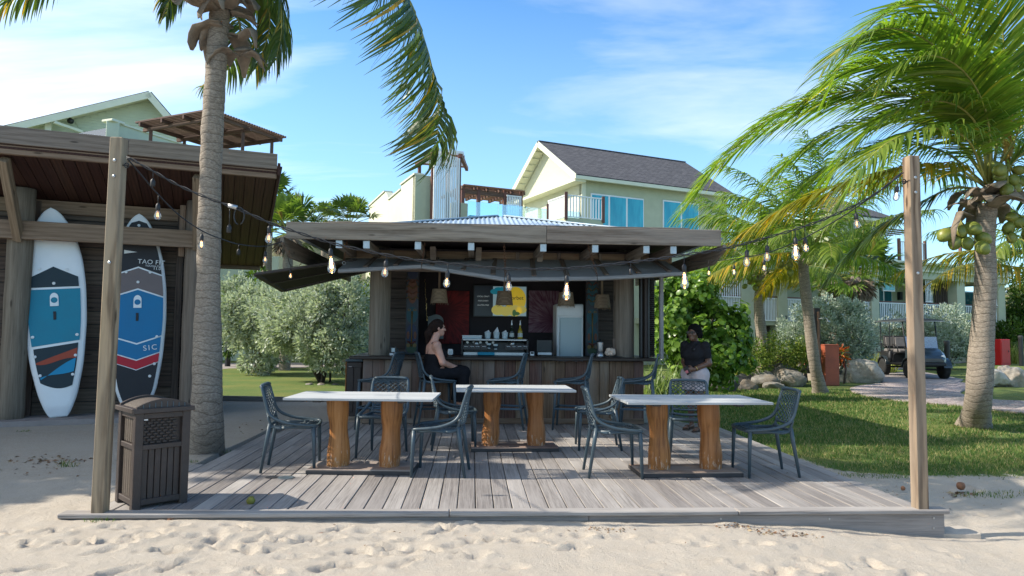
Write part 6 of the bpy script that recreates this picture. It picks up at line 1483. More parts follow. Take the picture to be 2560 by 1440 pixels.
# -- palm in front of the hut
p1 = thing('coconut_palm', 'coconut palm rising through the frame in front of the board hut', 'palm tree', PZ(515, 1145, -.07)); B0 = PZ(515, 1143, -.12)
cr = PD(552, 10, 7.75)
trunk(p1, [B0, PD(517, 1000, 7.6), PD(521, 700, 7.62), PD(527, 420, 7.66), PD(539, 180, 7.7), cr], [(0, .21), (.03, .192), (.12, .172), (.22, .152), (.4, .126), (.6, .116), (1, .108)])
husks(p1, PD(550, 5, 7.72), 18, .55, 3, .8, .13); husks(p1, PD(575, 50, 7.66), 8, .65, 8, 1.6, .09); husks(p1, PD(600, 110, 7.7), 5, .5, 9, 1.6, .06)
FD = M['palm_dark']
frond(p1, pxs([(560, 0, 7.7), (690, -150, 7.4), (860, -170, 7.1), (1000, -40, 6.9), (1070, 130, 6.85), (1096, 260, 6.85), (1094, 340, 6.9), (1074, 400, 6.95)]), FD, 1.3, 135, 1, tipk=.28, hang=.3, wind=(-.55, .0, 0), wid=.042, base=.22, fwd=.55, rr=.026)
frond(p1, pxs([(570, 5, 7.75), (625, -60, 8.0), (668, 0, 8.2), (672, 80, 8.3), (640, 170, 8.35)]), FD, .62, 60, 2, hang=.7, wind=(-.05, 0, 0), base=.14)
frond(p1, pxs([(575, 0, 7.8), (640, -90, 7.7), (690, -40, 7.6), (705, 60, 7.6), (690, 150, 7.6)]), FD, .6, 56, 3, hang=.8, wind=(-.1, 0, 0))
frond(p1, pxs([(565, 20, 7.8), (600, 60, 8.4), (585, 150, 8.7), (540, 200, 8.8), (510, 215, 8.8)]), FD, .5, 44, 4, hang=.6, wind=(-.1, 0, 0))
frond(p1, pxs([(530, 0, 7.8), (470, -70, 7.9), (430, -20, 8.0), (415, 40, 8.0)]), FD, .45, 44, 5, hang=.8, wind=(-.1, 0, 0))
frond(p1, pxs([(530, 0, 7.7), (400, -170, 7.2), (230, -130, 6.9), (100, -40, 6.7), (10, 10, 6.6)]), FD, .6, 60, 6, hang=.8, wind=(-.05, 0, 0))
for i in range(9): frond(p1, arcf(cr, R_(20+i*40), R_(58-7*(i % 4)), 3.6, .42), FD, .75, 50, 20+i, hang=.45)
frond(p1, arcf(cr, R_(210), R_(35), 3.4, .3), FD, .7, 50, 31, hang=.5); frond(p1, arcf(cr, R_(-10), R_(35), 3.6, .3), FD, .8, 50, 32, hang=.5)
# -- big wind-swept palm on the right
p2 = thing('coconut_palm', 'large wind swept coconut palm with green nuts at the right edge', 'palm tree', PZ(2435, 1075, -.1))
C2 = PD(2470, 465, 10.45)
trunk(p2, [PZ(2435, 1074, -.16), PD(2447, 985, 10.46), PD(2455, 850, 10.45), PD(2464, 700, 10.45), PD(2462, 590, 10.45), PD(2468, 510, 10.45)], [(0, .275), (.05, .225), (.14, .19), (.35, .175), (.7, .145), (1, .135)])
husks(p2, PD(2460, 500, 10.4), 22, .62, 12, 1., .15)
PG, PYl = M['palm'], M['palm_yel']
rc = dict(wind=(-.13, 0, -.02))
for i, (L_, mat, Lm, nn, hg) in enumerate((
    ([(2470, 455, 10.4), (2450, 330, 10.0), (2400, 268, 9.7), (2330, 252, 9.5), (2255, 270, 9.4), (2180, 318, 9.4), (2120, 375, 9.4), (2075, 440, 9.5)], PG, .95, 92, .62),
    ([(2480, 450, 10.5), (2470, 250, 10.3), (2420, 90, 10.0), (2340, 0, 9.8), (2260, 10, 9.7), (2180, 60, 9.6), (2110, 150, 9.6), (2065, 230, 9.7)], PG, 1.0, 96, .35),
    ([(2475, 455, 10.5), (2400, 320, 10.6), (2290, 245, 10.7), (2150, 225, 10.8), (2020, 250, 10.9), (1910, 305, 11.0), (1810, 390, 11.1), (1740, 480, 11.2)], PG, 1.05, 100, .55),
    ([(2470, 460, 10.6), (2380, 340, 11.3), (2250, 270, 11.9), (2080, 262, 12.4), (1920, 320, 12.8), (1800, 410, 13.1), (1700, 530, 13.3)], PG, 1.05, 96, .5),
    ([(2460, 465, 10.3), (2390, 420, 9.8), (2300, 412, 9.5), (2200, 430, 9.4), (2090, 462, 9.4), (1980, 508, 9.5), (1890, 560, 9.6), (1820, 610, 9.7)], PYl, .85, 96, .9),
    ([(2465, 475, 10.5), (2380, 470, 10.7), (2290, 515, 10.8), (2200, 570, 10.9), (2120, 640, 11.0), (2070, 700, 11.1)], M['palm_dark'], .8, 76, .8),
    ([(2480, 450, 10.5), (2500, 300, 10.4), (2512, 140, 10.2), (2490, 0, 10.), (2440, -110, 9.8)], PG, 1.0, 80, .3),
    ([(2490, 450, 10.6), (2540, 280, 10.8), (2600, 120, 11.), (2690, 10, 11.2)], PG, 1.0, 70, .4),
    ([(2470, 450, 10.6), (2440, 280, 11.2), (2370, 150, 11.8), (2270, 100, 12.2), (2160, 140, 12.6), (2090, 220, 12.9)], PG, 1.0, 88, .4),
    ([(2475, 450, 10.4), (2430, 240, 10.), (2330, 110, 9.6), (2220, 70, 9.2), (2120, 110, 9.), (2060, 170, 8.9)], PG, .95, 88, .45),
    ([(2490, 465, 10.4), (2560, 380, 10.2), (2650, 360, 10.), (2740, 420, 9.8)], PG, .9, 60, .7),
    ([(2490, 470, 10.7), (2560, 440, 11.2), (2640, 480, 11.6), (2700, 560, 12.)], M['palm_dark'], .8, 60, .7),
    ([(2460, 460, 10.6), (2360, 380, 11.2), (2240, 360, 11.8), (2110, 400, 12.2), (2000, 470, 12.5), (1920, 560, 12.7)], PG, .95, 88, .65),
    ([(2470, 450, 10.5), (2410, 290, 10.6), (2310, 190, 10.7), (2190, 160, 10.8), (2080, 195, 10.9), (2010, 260, 11.0)], PG, 1.05, 92, .5),
    ([(2470, 455, 10.5), (2390, 350, 10.9), (2280, 300, 11.3), (2150, 310, 11.6), (2030, 360, 11.8), (1940, 430, 12.), (1880, 510, 12.1)], PG, 1.0, 92, .6),
    ([(2470, 450, 10.5), (2460, 280, 10.7), (2410, 150, 10.9), (2330, 70, 11.), (2230, 60, 11.), (2140, 120, 11.)], PG, 1.05, 92, .4),
    ([(2475, 450, 10.3), (2470, 300, 9.8), (2420, 190, 9.4), (2340, 140, 9.1), (2250, 160, 8.9), (2190, 220, 8.8)], PG, .95, 88, .5),
    ([(2465, 460, 10.2), (2420, 350, 9.5), (2330, 320, 9.0), (2230, 350, 8.7), (2150, 420, 8.5), (2110, 490, 8.5)], PG, .9, 80, .7))):
    frond(p2, pxs(L_), mat, Lm*1.15, int(nn*1.28), 100+i, hang=hg*.42, wid=.04, base=.15, fwd=.72, **rc)
for i in range(5): frond(p2, arcf(C2, R_(-60+i*35), R_(60-9*i), 4., .36, .5), PG, .95, 66, 130+i, hang=.4, **rc)
nuts(p2, PD(2400, 590, 10.15), 8, (.13, .1, .11), .098, 1); nuts(p2, PD(2522, 445, 10.2), 9, (.15, .1, .09), .09, 2); nuts(p2, PD(2535, 565, 10.3), 8, (.13, .1, .09), .085, 3)
b = MB(); s0 = PD(2430, 540, 10.2); b.tube([s0, PD(2400, 530, 10.1), PD(2385, 570, 10.0), PD(2383, 620, 10.)], [.03, .06, .05, .01], 9, flat=.25); b.build('dry_husk', M['dry'], p2, smooth=True)
b = MB(); rgk = np.random.default_rng(4); s0 = PD(2520, 440, 10.3)
for k in range(34):
    q = s0+Vector((rgk.uniform(-.06, .12), rgk.uniform(-.1, .1), .25+.035*k*rgk.uniform(.6, 1))); b.tube([s0+(q-s0)*.3, q], [.008, .006], 4)
    for j in range(5): b.tube([s0.lerp(q, .45+.12*j), s0.lerp(q, .48+.12*j)+Vector((rgk.uniform(-.02, .02), rgk.uniform(-.02, .02), .01))], .011, 4)
b.build('flower_stalk', plain('yellow_flower_stalk', (.42, .28, .05), .7, .3, 20, .2), p2)
# -- palm on the lawn by the low stone ledge, palm beside the hedge, and the ones behind
def simple_palm(name, label, base, pts, rads, crown, n, L, Lm, mat, seed, el=(70, -25), droop=.42, bend=.7, hang=.7, nutn=0, nn=52, sc=1., wind=-.25):
    t = thing(name, label, 'palm tree', base); trunk(t, pts, rads); rg = random.Random(seed); husks(t, crown, 9, .42*sc, seed, 1.1, rads[-1][1])
    for i in range(n):
        az = 2*math.pi*(i*.382+rg.uniform(-.05, .05)); e_ = el[0]+(el[1]-el[0])*(i/(n-1)); frond(t, arcf(crown, az, R_(e_+rg.uniform(-8, 8)), L*rg.uniform(.85, 1.1), droop*rg.uniform(.8, 1.2), bend), mat if i < n-2 or mat is not M['palm'] else M['palm_yel'], Lm, nn, seed*50+i, hang=hang, wind=(wind, 0, 0), wid=.04, rr=.02)
    if nutn: nuts(t, Vector(crown)+Vector((-.35, -.15, -.3)), nutn, (.14, .1, .1), .09, seed)
    return t
c3 = PD(2008, 632, 16.4)
simple_palm('coconut_palm', 'mid sized coconut palm on the lawn beside the low stone ledge', PZ(2050, 986, -.1), [PZ(2052, 988, -.15), PD(2035, 900, 16.5), PD(2020, 780, 16.45), PD(2010, 690, 16.4), c3], [(0, .22), (.06, .165), (.2, .135), (1, .115)], c3, 26, 3.0, .85, M['palm'], 3, el=(70, -5), bend=.9, nutn=4, droop=.36)
c4 = PD(1903, 688, 21.)
simple_palm('coconut_palm', 'slim coconut palm with nuts rising behind the hedge and sea grape', PD(1903, 925, 21.), [PD(1905, 935, 21.), PD(1905, 850, 21.), PD(1897, 770, 21.), c4], [(0, .2), (.3, .16), (1, .14)], c4, 24, 3.2, .85, M['palm'], 4, el=(72, -5), bend=.9, nutn=7, droop=.36)
c5 = PD(2640, 640, 14.5)
t5 = simple_palm('coconut_palm', 'coconut palm whose fronds reach in behind the right palm trunk', PD(2640, 950, 14.5), [PD(2650, 960, 14.5), PD(2640, 800, 14.5), c5], [(0, .22), (1, .14)], c5, 10, 3., .8, M['palm'], 5, el=(60, 5), bend=.8)
frond(t5, pxs([(2640, 640, 14.5), (2560, 668, 13.8), (2470, 655, 13.4), (2390, 668, 13.2), (2330, 705, 13.1)]), M['palm_yel'], .8, 76, 71, hang=.8, wind=(-.1, 0, 0)); frond(t5, pxs([(2640, 640, 14.5), (2570, 600, 14.), (2510, 610, 13.6), (2480, 660, 13.4)]), PG, .8, 60, 72, hang=.8, wind=(-.1, 0, 0))
# fan palms: a skirted trunk and round fans of pleated leaf
def fanpalm(name, label, base, crown, r0, n, R, seed, skirt=True):
    base = Vector((crown[0], crown[1], -.15))
    t = thing(name, label, 'palm tree', base); trunk(t, [Vector(base)-ZU*.1, Vector(base).lerp(Vector(crown), .5), Vector(crown)], [(0, r0*1.2), (1, r0)], 10); rg = np.random.default_rng(seed)
    Vs = []; Fs = []; nv = 0; Vd = []; Fd = []; nd = 0
    for i in range(n+(n//2 if skirt else 0)):
        dead = i >= n; az = i*2.4+rg.uniform(-.2, .2); el = R_(75-100*(i/n)) if not dead else R_(rg.uniform(-80, -55)); d = np.array([math.cos(az)*math.cos(el), math.sin(az)*math.cos(el), math.sin(el)]); pe = np.array(crown)+d*R*(.75 if not dead else .22)*rg.uniform(.8, 1.1)
        side = nrm(np.cross(d, [0, 0, 1.])); up = np.cross(side, d); k = 24; th = np.linspace(-1.75, 1.75, k); dirs = nrm(d[None]*np.cos(th)[:, None]+side[None]*np.sin(th)[:, None]+up[None]*.25+rg.normal(size=(k, 3))*.06); L = R*(.62 if not dead else .42)*(1-.16*np.abs(th)/1.75)*rg.uniform(.85, 1.1, k); w = R*.075
        s2 = nrm(np.cross(dirs, up[None])); p0 = np.repeat(pe[None], k, 0); m_ = p0+dirs*(L*.55)[:, None]; tip = p0+dirs*L[:, None]-np.array([0, 0, 1])*(L*.22)[:, None]; V = np.stack([p0, m_+s2*w/2, tip, m_-s2*w/2], 1).reshape(-1, 3); j = np.arange(k)[:, None]*4
        if dead: Vd.append(V); Fd.append(np.concatenate([nd+j, nd+j+1, nd+j+2, nd+j+3], 1)); nd += len(V)
        else: Vs.append(V); Fs.append(np.concatenate([nv+j, nv+j+1, nv+j+2, nv+j+3], 1)); nv += len(V)
        if not dead: MB().tube([Vector(crown), Vector(pe)], .012, 4).build('leaf_stalk', M['rachis'], t)
    mkbig('fan_leaves', np.concatenate(Vs), np.concatenate(Fs), M['fan'], t, Matrix.Translation(crown))
    if skirt: mkbig('dead_leaf_skirt', np.concatenate(Vd), np.concatenate(Fd), M['dry'], t, Matrix.Translation(crown))
fanpalm('fan_palm', 'fan palm with brown skirt between the hut and the kiosk', PD(725, 760, 23.5), PD(722, 585, 23.5), .16, 26, 1.25, 1)
fanpalm('fan_palm', 'fan palm crown pressed against the hut roof edge', PD(668, 760, 25), PD(672, 515, 25), .16, 22, 1.15, 2)
fanpalm('fan_palm', 'distant fan palm crown just above the kiosk fascia', PD(875, 700, 27), PD(876, 560, 27), .15, 22, 1.05, 3, False)
fanpalm('fan_palm', 'small distant fan palm crown left of the other above the fascia', PD(815, 700, 30), PD(814, 556, 30), .15, 18, .9, 6, False)
fanpalm('fan_palm', 'shaggy fan palm in front of the balcony building, nearest its centre', PD(2150, 870, 27), PD(2142, 690, 27), .22, 34, 1.7, 4)
fanpalm('fan_palm', 'shaggy fan palm behind the lawn palm, left of the other', PD(2085, 870, 29), PD(2085, 700, 29), .2, 30, 1.6, 5)
# ---------------------------------------------------------------- shrubs
sb = PZ(812, 960, -.1)
bush('silver_shrub', 'big silver leaved shrub with dark bare stems left of the kiosk', 'shrub', sb, [E(790, 800, 18.3, 250, 170), E(850, 770, 17.6, 150, 190), E(720, 800, 18.6, 150, 170), E(830, 860, 17.6, 190, 110), E(860, 725, 18, 60, 90), E(800, 735, 18.2, 70, 70), E(720, 750, 18.6, 90, 90)], 30000, .105, .5, M['silver'], 1, stems=9, ncl=260, crad=.24, upright=.6)
bush('silver_shrub', 'silver leaved shrub beside the palm trunk, farther left', 'shrub', PZ(640, 935, -.1), [E(620, 790, 21, 170, 150), E(680, 780, 20.5, 130, 140), E(570, 770, 21.5, 110, 130), E(650, 870, 20.5, 120, 110), E(585, 730, 21.5, 60, 70)], 20000, .115, .5, M['silver'], 2, stems=6, ncl=190, crad=.24, upright=.6)
bush('broad_leaf_shrub', 'dark green shrub with pink flowers behind the silver shrubs', 'shrub', PD(640, 850, 24), [E(640, 740, 24, 200, 90), E(560, 790, 24, 120, 160), E(720, 760, 24, 120, 110)], 5000, .2, .5, M['dkleaf'], 3, stems=3, ncl=60, crad=.35)
bush('broad_leaf_shrub', 'yellow green shrub behind the right part of the silver shrub', 'shrub', PD(880, 850, 21), [E(890, 735, 21, 130, 110), E(800, 720, 22, 130, 70)], 4000, .14, .4, M['hedge'], 4, stems=3, ncl=50, crad=.3)
bush('sea_grape', 'round leaved sea grape bush behind the standing person', 'shrub', PD(1740, 955, 15.6), [E(1730, 800, 15.4, 200, 200), E(1800, 830, 15.2, 150, 160), E(1690, 760, 15.6, 110, 140), E(1700, 870, 15.2, 130, 130), E(1835, 880, 15.2, 90, 90), E(1760, 900, 15., 190, 100), E(1745, 730, 15.6, 70, 80), E(1690, 715, 15.8, 60, 60)], 9000, .12, 1., M['grape'], 5, stems=7, round_=True, ncl=150, crad=.26, upright=.3)
bush('low_hedge', 'bright clipped hedge under the slim palm', 'hedge', PD(1900, 925, 19.5), [E(1870, 890, 19.2, 130, 80), E(1950, 880, 19.6, 120, 80), E(1995, 890, 19.5, 80, 70)], 7000, .075, .5, M['hedge'], 6, stems=4, ncl=110, crad=.2)
bush('silver_shrub', 'blue silver shrub behind the orange pedestal', 'shrub', PD(2080, 925, 22), [E(2090, 830, 22, 170, 150), E(2050, 800, 22.5, 90, 110), E(2125, 860, 21.5, 90, 100), E(2110, 780, 22, 60, 60)], 15000, .115, .45, M['silver2'], 7, stems=6, ncl=110, crad=.25, upright=.6)
bush('silver_shrub', 'blue silver shrub behind the palm on the lawn', 'shrub', PD(1990, 890, 24), [E(1995, 820, 24, 90, 110)], 2800, .11, .4, M['silver2'], 17, stems=3, ncl=36, crad=.25, upright=.6)
bush('silver_shrub', 'blue silver shrub right of the golf cart', 'shrub', PD(2370, 890, 29), [E(2370, 830, 29, 130, 120), E(2330, 840, 29, 70, 90), E(2410, 850, 29, 80, 80)], 11000, .125, .45, M['silver2'], 8, stems=5, ncl=90, crad=.27, upright=.6)
bush('silver_shrub', 'blue silver shrub behind the golf cart roof', 'shrub', PD(2230, 880, 30), [E(2225, 830, 30, 130, 90)], 3000, .12, .4, M['silver2'], 9, stems=3, ncl=40, crad=.27, upright=.6)
bush('tall_tree', 'dense green trees behind the lamp pole at the right edge', 'tree', PD(2560, 880, 40), [E(2545, 790, 40, 110, 150), E(2600, 740, 40, 120, 170), E(2520, 850, 38, 80, 70)], 9000, .26, .5, M['dkleaf'], 10, stems=4, ncl=110, crad=.7)
bush('croton', 'orange red croton right of the pedestal', 'shrub', PD(2100, 920, 20.2), [E(2098, 893, 20.2, 32, 40)], 260, .14, .35, M['redleaf'], 11, stems=2, ncl=12, crad=.14)
bush('croton', 'orange red croton left of the pedestal', 'shrub', PD(2008, 905, 20.5), [E(2008, 888, 20.5, 34, 26)], 200, .14, .35, M['redleaf'], 12, stems=2, ncl=10, crad=.12)
for i, (px, py, d, w, n, L, lab) in enumerate(((1935, 880, 23, 110, 420, 1.2, 'tall yellow green grass clump left of the lawn palm'), (2180, 905, 26, 110, 380, 1.0, 'yellow green grass clump left of the golf cart'), (2260, 880, 31, 80, 300, 1.3, 'yellow green grass clump behind the golf cart seats'), (2540, 880, 36, 60, 300, 1.3, 'yellow green grass clump right of the red box'), (2470, 880, 36, 60, 300, 1.2, 'yellow green grass clump left of the red box'), (1870, 890, 24, 60, 260, 1., 'grass clump behind the sea grape'))):
    k = d/FPX; p = PD(px, py, d); p.z = -.15; blades('grass_clump', lab, 'grass clump', p, w*k*.5, .7, n, L, .035, M['grassy'], 30+i, .7, .55)
p = PD(1672, 950, 14.4); p.z = -.1; blades('striped_lily', 'pale striped strap leaf plant beside the counter end', 'plant', p, .55, .35, 210, .95, .03, M['spider'], 50, .75, .8)
# trees out of frame on the sunny side, whose shade falls across the deck
bush('shade_tree', 'broad leaved shade tree outside the left edge of the view', 'tree', Vector((-11.2, 8.4, -.1)), [((-11.0, 9.1, 7.1), (2.0, 1.7, 1.2)), ((-10.8, 10.6, 6.9), (1.8, 1.7, 1.2)), ((-12., 8.3, 7.7), (1.6, 1.0, 1.0))], 5200, .34, .6, M['dkleaf'], 60, stems=7, ncl=80, crad=.75)
bush('shade_tree', 'second broad leaved shade tree outside the left edge of the view', 'tree', Vector((-12.4, 6.6, -.1)), [((-12.2, 6.9, 5.2), (1.6, .8, 1.2))], 2600, .3, .6, M['dkleaf'], 61, stems=5, ncl=40, crad=.6)
# ---------------------------------------------------------------- rocks, ledge
RK = [(1621, 985, 34, 34, 'rock', 'brown rock behind the last stool'), (1657, 968, 52, 26, 'rock_dark', 'black rounded rock right of the last stool'), (1695, 968, 38, 24, 'rock', 'tan rock left of the standing person'), (1810, 982, 78, 36, 'rock_dark', 'dark rock right of the standing person'), (1858, 968, 56, 32, 'rock_dark', 'dark rock second right of the standing person'),
      (1905, 966, 70, 38, 'rock', 'grey rock below the slim palm'), (1962, 964, 90, 50, 'rock', 'wide grey boulder left of the lawn palm'), (1952, 926, 54, 20, 'rock', 'low grey rock behind the wide boulder'), (2002, 938, 54, 36, 'rock', 'grey boulder behind the lawn palm'),
      (2080, 946, 58, 38, 'rock', 'grey rock in front of the orange pedestal'), (2123, 944, 46, 36, 'rock_pale', 'tan rock right of the pedestal'), (2172, 958, 88, 54, 'rock_pale', 'big pale boulder left of the golf cart'), (2500, 968, 76, 46, 'rock_pale', 'pale boulder right of the big palm trunk'), (2542, 968, 70, 50, 'rock_pale', 'pale boulder at the right edge'), (2488, 970, 30, 15, 'rock_pale', 'small pale stone in front of the right boulders'), (2528, 940, 36, 30, 'rock_pale', 'upper pale stone of the right boulders'), (1770, 975, 60, 30, 'rock_dark', 'dark low rock behind the standing person'), (1985, 968, 70, 44, 'rock', 'grey boulder just left of the lawn palm foot'), (2035, 944, 50, 34, 'rock', 'grey boulder between the lawn palm and the ledge'), (1925, 972, 60, 34, 'rock', 'low grey boulder at the lawn edge below the hedge'), (1740, 985, 46, 26, 'rock_dark', 'dark rock behind the shorts of the standing person'), (1880, 978, 44, 26, 'rock_dark', 'dark jagged rock at the lawn edge right of the sea grape'), (1945, 976, 46, 22, 'rock', 'grey jagged rock below the wide boulder'), (2060, 950, 40, 26, 'rock', 'grey jagged rock behind the stone ledge'), (2105, 950, 40, 28, 'rock', 'grey rock between the pedestal and the pale boulder')]
for i, (px, py, w, h, mt, lab) in enumerate(RK):
    g = PZ(px, py, -.1); d = (g-Vector(CP)).dot(Vector(-CRn[:, 2])); k = d/FPX; rock('boulder', lab, (g.x, g.y+.25, -.1+h*k*.42), (w*k*.62, w*k*.45, h*k*.66), mt, 40+i, 'boulders along the lawn')
for i, (px, py, w, h, mt, lab) in enumerate(((607, 922, 34, 26, 'rock_dark', 'dark rock left of the silver shrubs'), (632, 934, 22, 9, 'rock', 'first of the small stones ringing the left silver shrub'), (650, 936, 18, 8, 'rock', 'second of the small stones ringing the left silver shrub'), (668, 936, 20, 9, 'rock', 'third of the small stones ringing the left silver shrub'), (770, 966, 22, 9, 'rock', 'first small stone under the stemmed silver shrub'), (800, 967, 20, 10, 'rock', 'second small stone under the stemmed silver shrub'), (835, 967, 22, 9, 'rock', 'third small stone under the stemmed silver shrub'))):
    g = PZ(px, py, -.1); d = (g-Vector(CP)).dot(Vector(-CRn[:, 2])); k = d/FPX; rock('stone', lab, (g.x, g.y+.1, -.1+h*k*.35), (w*k*.55, w*k*.45, h*k*.6), mt, 80+i, 'stones round the shrubs')
lg = thing('stone_ledge', 'low ledge of pale cut stone blocks beside the lawn palm', 'ledge', PZ(2080, 958, -.1)); l0, l1 = PZ(2012, 950, -.1), PZ(2146, 957, -.1)
for i in range(5): beam('block', l0.lerp(l1, i/5)+ZU*.09, l0.lerp(l1, (i+.985)/5)+ZU*.09, .3, .24, M['blockstone'], lg, bev=.012)
l2 = l0+Vector((.3, .9, 0))
beam('block', l0+Vector((0, .2, .09)), l0+Vector((-.1, 1.6, .09)), .28, .24, M['blockstone'], lg, bev=.012)
# ---------------------------------------------------------------- lawn blades near the deck
rg = np.random.default_rng(77); n = 150000; X = rg.uniform(3.2, 11.5, n); Yy = 6.4+(rg.uniform(0, 1, n)**1.6)*11; g = grass_mask(X, Yy); gp_ = np.array([(p[0], p[1]) for p in gp])
def inpoly(x, y, poly):
    r = np.zeros(len(x), bool); j = len(poly)-1
    for i in range(len(poly)):
        xi, yi = poly[i]; xj, yj = poly[j]; c = ((yi > y) != (yj > y)) & (x < (xj-xi)*(y-yi)/(yj-yi+1e-9)+xi); r ^= c; j = i
    return r
ok = (rg.uniform(0, 1, n) < g**2.2) & ~((X < 3.68) & (Yy < 10.3)) & ~inpoly(X, Yy, gp) & (n2(X, Yy, 2.2, 3, 70)+.3*rg.uniform(0, 1, n) > .56)
X, Yy = X[ok], Yy[ok]; n = len(X); Zz = ground_h(X, Yy); h = .035*rg.uniform(.5, 1.5, n)*(1+(Yy-6)*.05); a = rg.uniform(0, 6.28, n); w = .0045*(1+(Yy-6)*.12)
P = np.stack([X, Yy, Zz-.004], 1); s_ = np.stack([np.cos(a), np.sin(a), 0*a], 1); tip = P+np.stack([rg.normal(size=n)*.02, rg.normal(size=n)*.02, h], 1); V = np.stack([P-s_*w[:, None], P+s_*w[:, None], tip], 1).reshape(-1, 3)
o = mkbig('grass', V, np.arange(n*3).reshape(-1, 3), M['blade']); struct(o, 'stuff'); o['label'] = 'short mown grass blades on the lawn'
# ================================================================= people
def bodymesh(f, lo, hi, h=.006):
    """as surfnet, but the fine grid is only worked out near the coarse surface"""
    lo = np.array(lo, float); n = (np.ceil((np.array(hi)-lo)/(3*h)).astype(int)+1)
    g = [lo[i]+3*h*np.arange(n[i])+h for i in range(3)]; X, Y, Z = np.meshgrid(*g, indexing='ij'); Vc = f(np.stack([X.ravel(), Y.ravel(), Z.ravel()], 1)).reshape(X.shape)
    Vf = np.repeat(np.repeat(np.repeat(Vc, 3, 0), 3, 1), 3, 2); near = np.argwhere(np.abs(Vf) < 3*h*1.6); P = lo+h*near; vals = np.empty(len(P))
    for i in range(0, len(P), 200000): vals[i:i+200000] = f(P[i:i+200000])
    Vf[near[:, 0], near[:, 1], near[:, 2]] = vals; grid = {}
    def look(Q):
        I = np.rint((Q-lo)/h).astype(int); return Vf[I[:, 0], I[:, 1], I[:, 2]]
    return surfnet(look, lo, lo+h*(np.array(Vf.shape)-1)-h*.01, h)
def un(k, *ds):
    r = ds[0]
    for d in ds[1:]: r = smin(r, d, k)
    return r
def hand(P, wr, fd, up, th, s=1., curl=.5):
    """palm and five fingers: wrist point, finger direction, back-of-hand direction, thumb side"""
    wr, fd, up, th = (np.array(v, float) for v in (wr, fd, up, th)); fd /= np.linalg.norm(fd); th -= fd*(th@fd); th /= np.linalg.norm(th); up = np.cross(fd, th)*np.sign(np.cross(fd, th)@up+1e-9); pc = wr+fd*.045*s
    d = un(.012, cap(P, wr, wr+fd*.03*s, .023*s, .024*s), *[cap(P, wr+fd*.03*s+th*(.024-.016*i)*s, wr+fd*.082*s+th*(.027-.018*i)*s, .013*s, .0115*s) for i in range(4)])
    for i, L in enumerate((.066, .074, .07, .055)):
        b0 = wr+fd*.082*s+th*(.027-.018*i)*s; d1 = fd*math.cos(curl*.8)-up*math.sin(curl*.8); d2 = fd*math.cos(curl*2)-up*math.sin(curl*2); b1 = b0+d1*L*.5*s; b2 = b1+d2*L*.5*s; d = smin(d, cap(P, b0, b1, .0095*s, .0085*s), .005); d = smin(d, cap(P, b1, b2, .0085*s, .007*s), .005)
    t0 = wr+fd*.02*s+th*.024*s; t1 = t0+(fd*.6+th*.8)*.04*s; t2 = t1+(fd*.95+th*.15-up*.2)*.032*s; return smin(smin(d, cap(P, t0, t1, .012*s, .0105*s), .01), cap(P, t1, t2, .0105*s, .008*s), .006)
def headf(P, c, s=1.):
    c = np.array(c, float); q = lambda x, y, z: c+np.array([x, y, z])*s
    d = un(.03*s, ell(P, q(-.012, 0, .025), np.array((.092, .074, .092))*s), ell(P, q(.03, 0, -.035), np.array((.058, .056, .075))*s), ell(P, q(.058, 0, -.085), np.array((.026, .03, .022))*s))
    d = un(.012*s, d, cap(P, q(.083, 0, .015), q(.106, 0, -.028), .008*s, .0125*s)); d = un(.01*s, d, ell(P, q(.082, 0, .028), np.array((.012, .045, .009))*s))
    for sd in (-1, 1):
        d = un(.012*s, d, ell(P, q(.06, sd*.04, -.02), np.array((.025, .02, .022))*s)); d = np.maximum(d, -ell(P, q(.091, sd*.03, .008), np.array((.012, .014, .009))*s)); d = un(.006*s, d, ell(P, q(-.012, sd*.074, -.008), np.array((.016, .01, .03))*s))
    d = un(.006*s, d, ell(P, q(.084, 0, -.055), np.array((.01, .022, .006))*s), ell(P, q(.082, 0, -.067), np.array((.009, .019, .007))*s)); return d
def skinmat(name, col, rough=.5):
    m, nt, b, o = newmat(name); tcn = N(nt, 'TexCoord').outputs['Object']; n = N(nt, 'TexNoise', {'Vector': tcn, 'Scale': 11., 'Detail': 5}).outputs[0]
    setc(nt, b, 'Base Color', ramp(nt, n, [(.3, tuple(q*.86 for q in col)), (.7, tuple(min(1, q*1.1) for q in col))])); b.inputs['Roughness'].default_value = rough; b.inputs['Subsurface Weight'].default_value = .12; b.inputs['Subsurface Radius'].default_value = (.012, .005, .003); b.inputs['Subsurface Scale'].default_value = 1.; return m
SK1 = skinmat('fair_sunburnt_skin', (.50, .27, .20)); SK2 = skinmat('dark_brown_skin', (.13, .066, .042), .4)
M['blackcloth'] = plain('black_jersey_cloth', (.010, .010, .013), .9, .3, 22, .3, spec=.2); M['shorts'] = plain('pale_mauve_shorts_cloth', (.44, .385, .40), .9, .08, 16, .35); M['polo'] = plain('black_polo_cloth', (.014, .014, .017), .85, .3, 22, .35, spec=.2)
M['hair1'] = plain('dark_brown_hair', (.018, .010, .008), .75, .4, 30, .6, spec=.15); M['hair2'] = plain('black_hair', (.006, .005, .005), .85, .4, 40, .8, spec=.1); M['eye'] = plain('dark_eye', (.03, .02, .015), .2, .1, 5, 0)
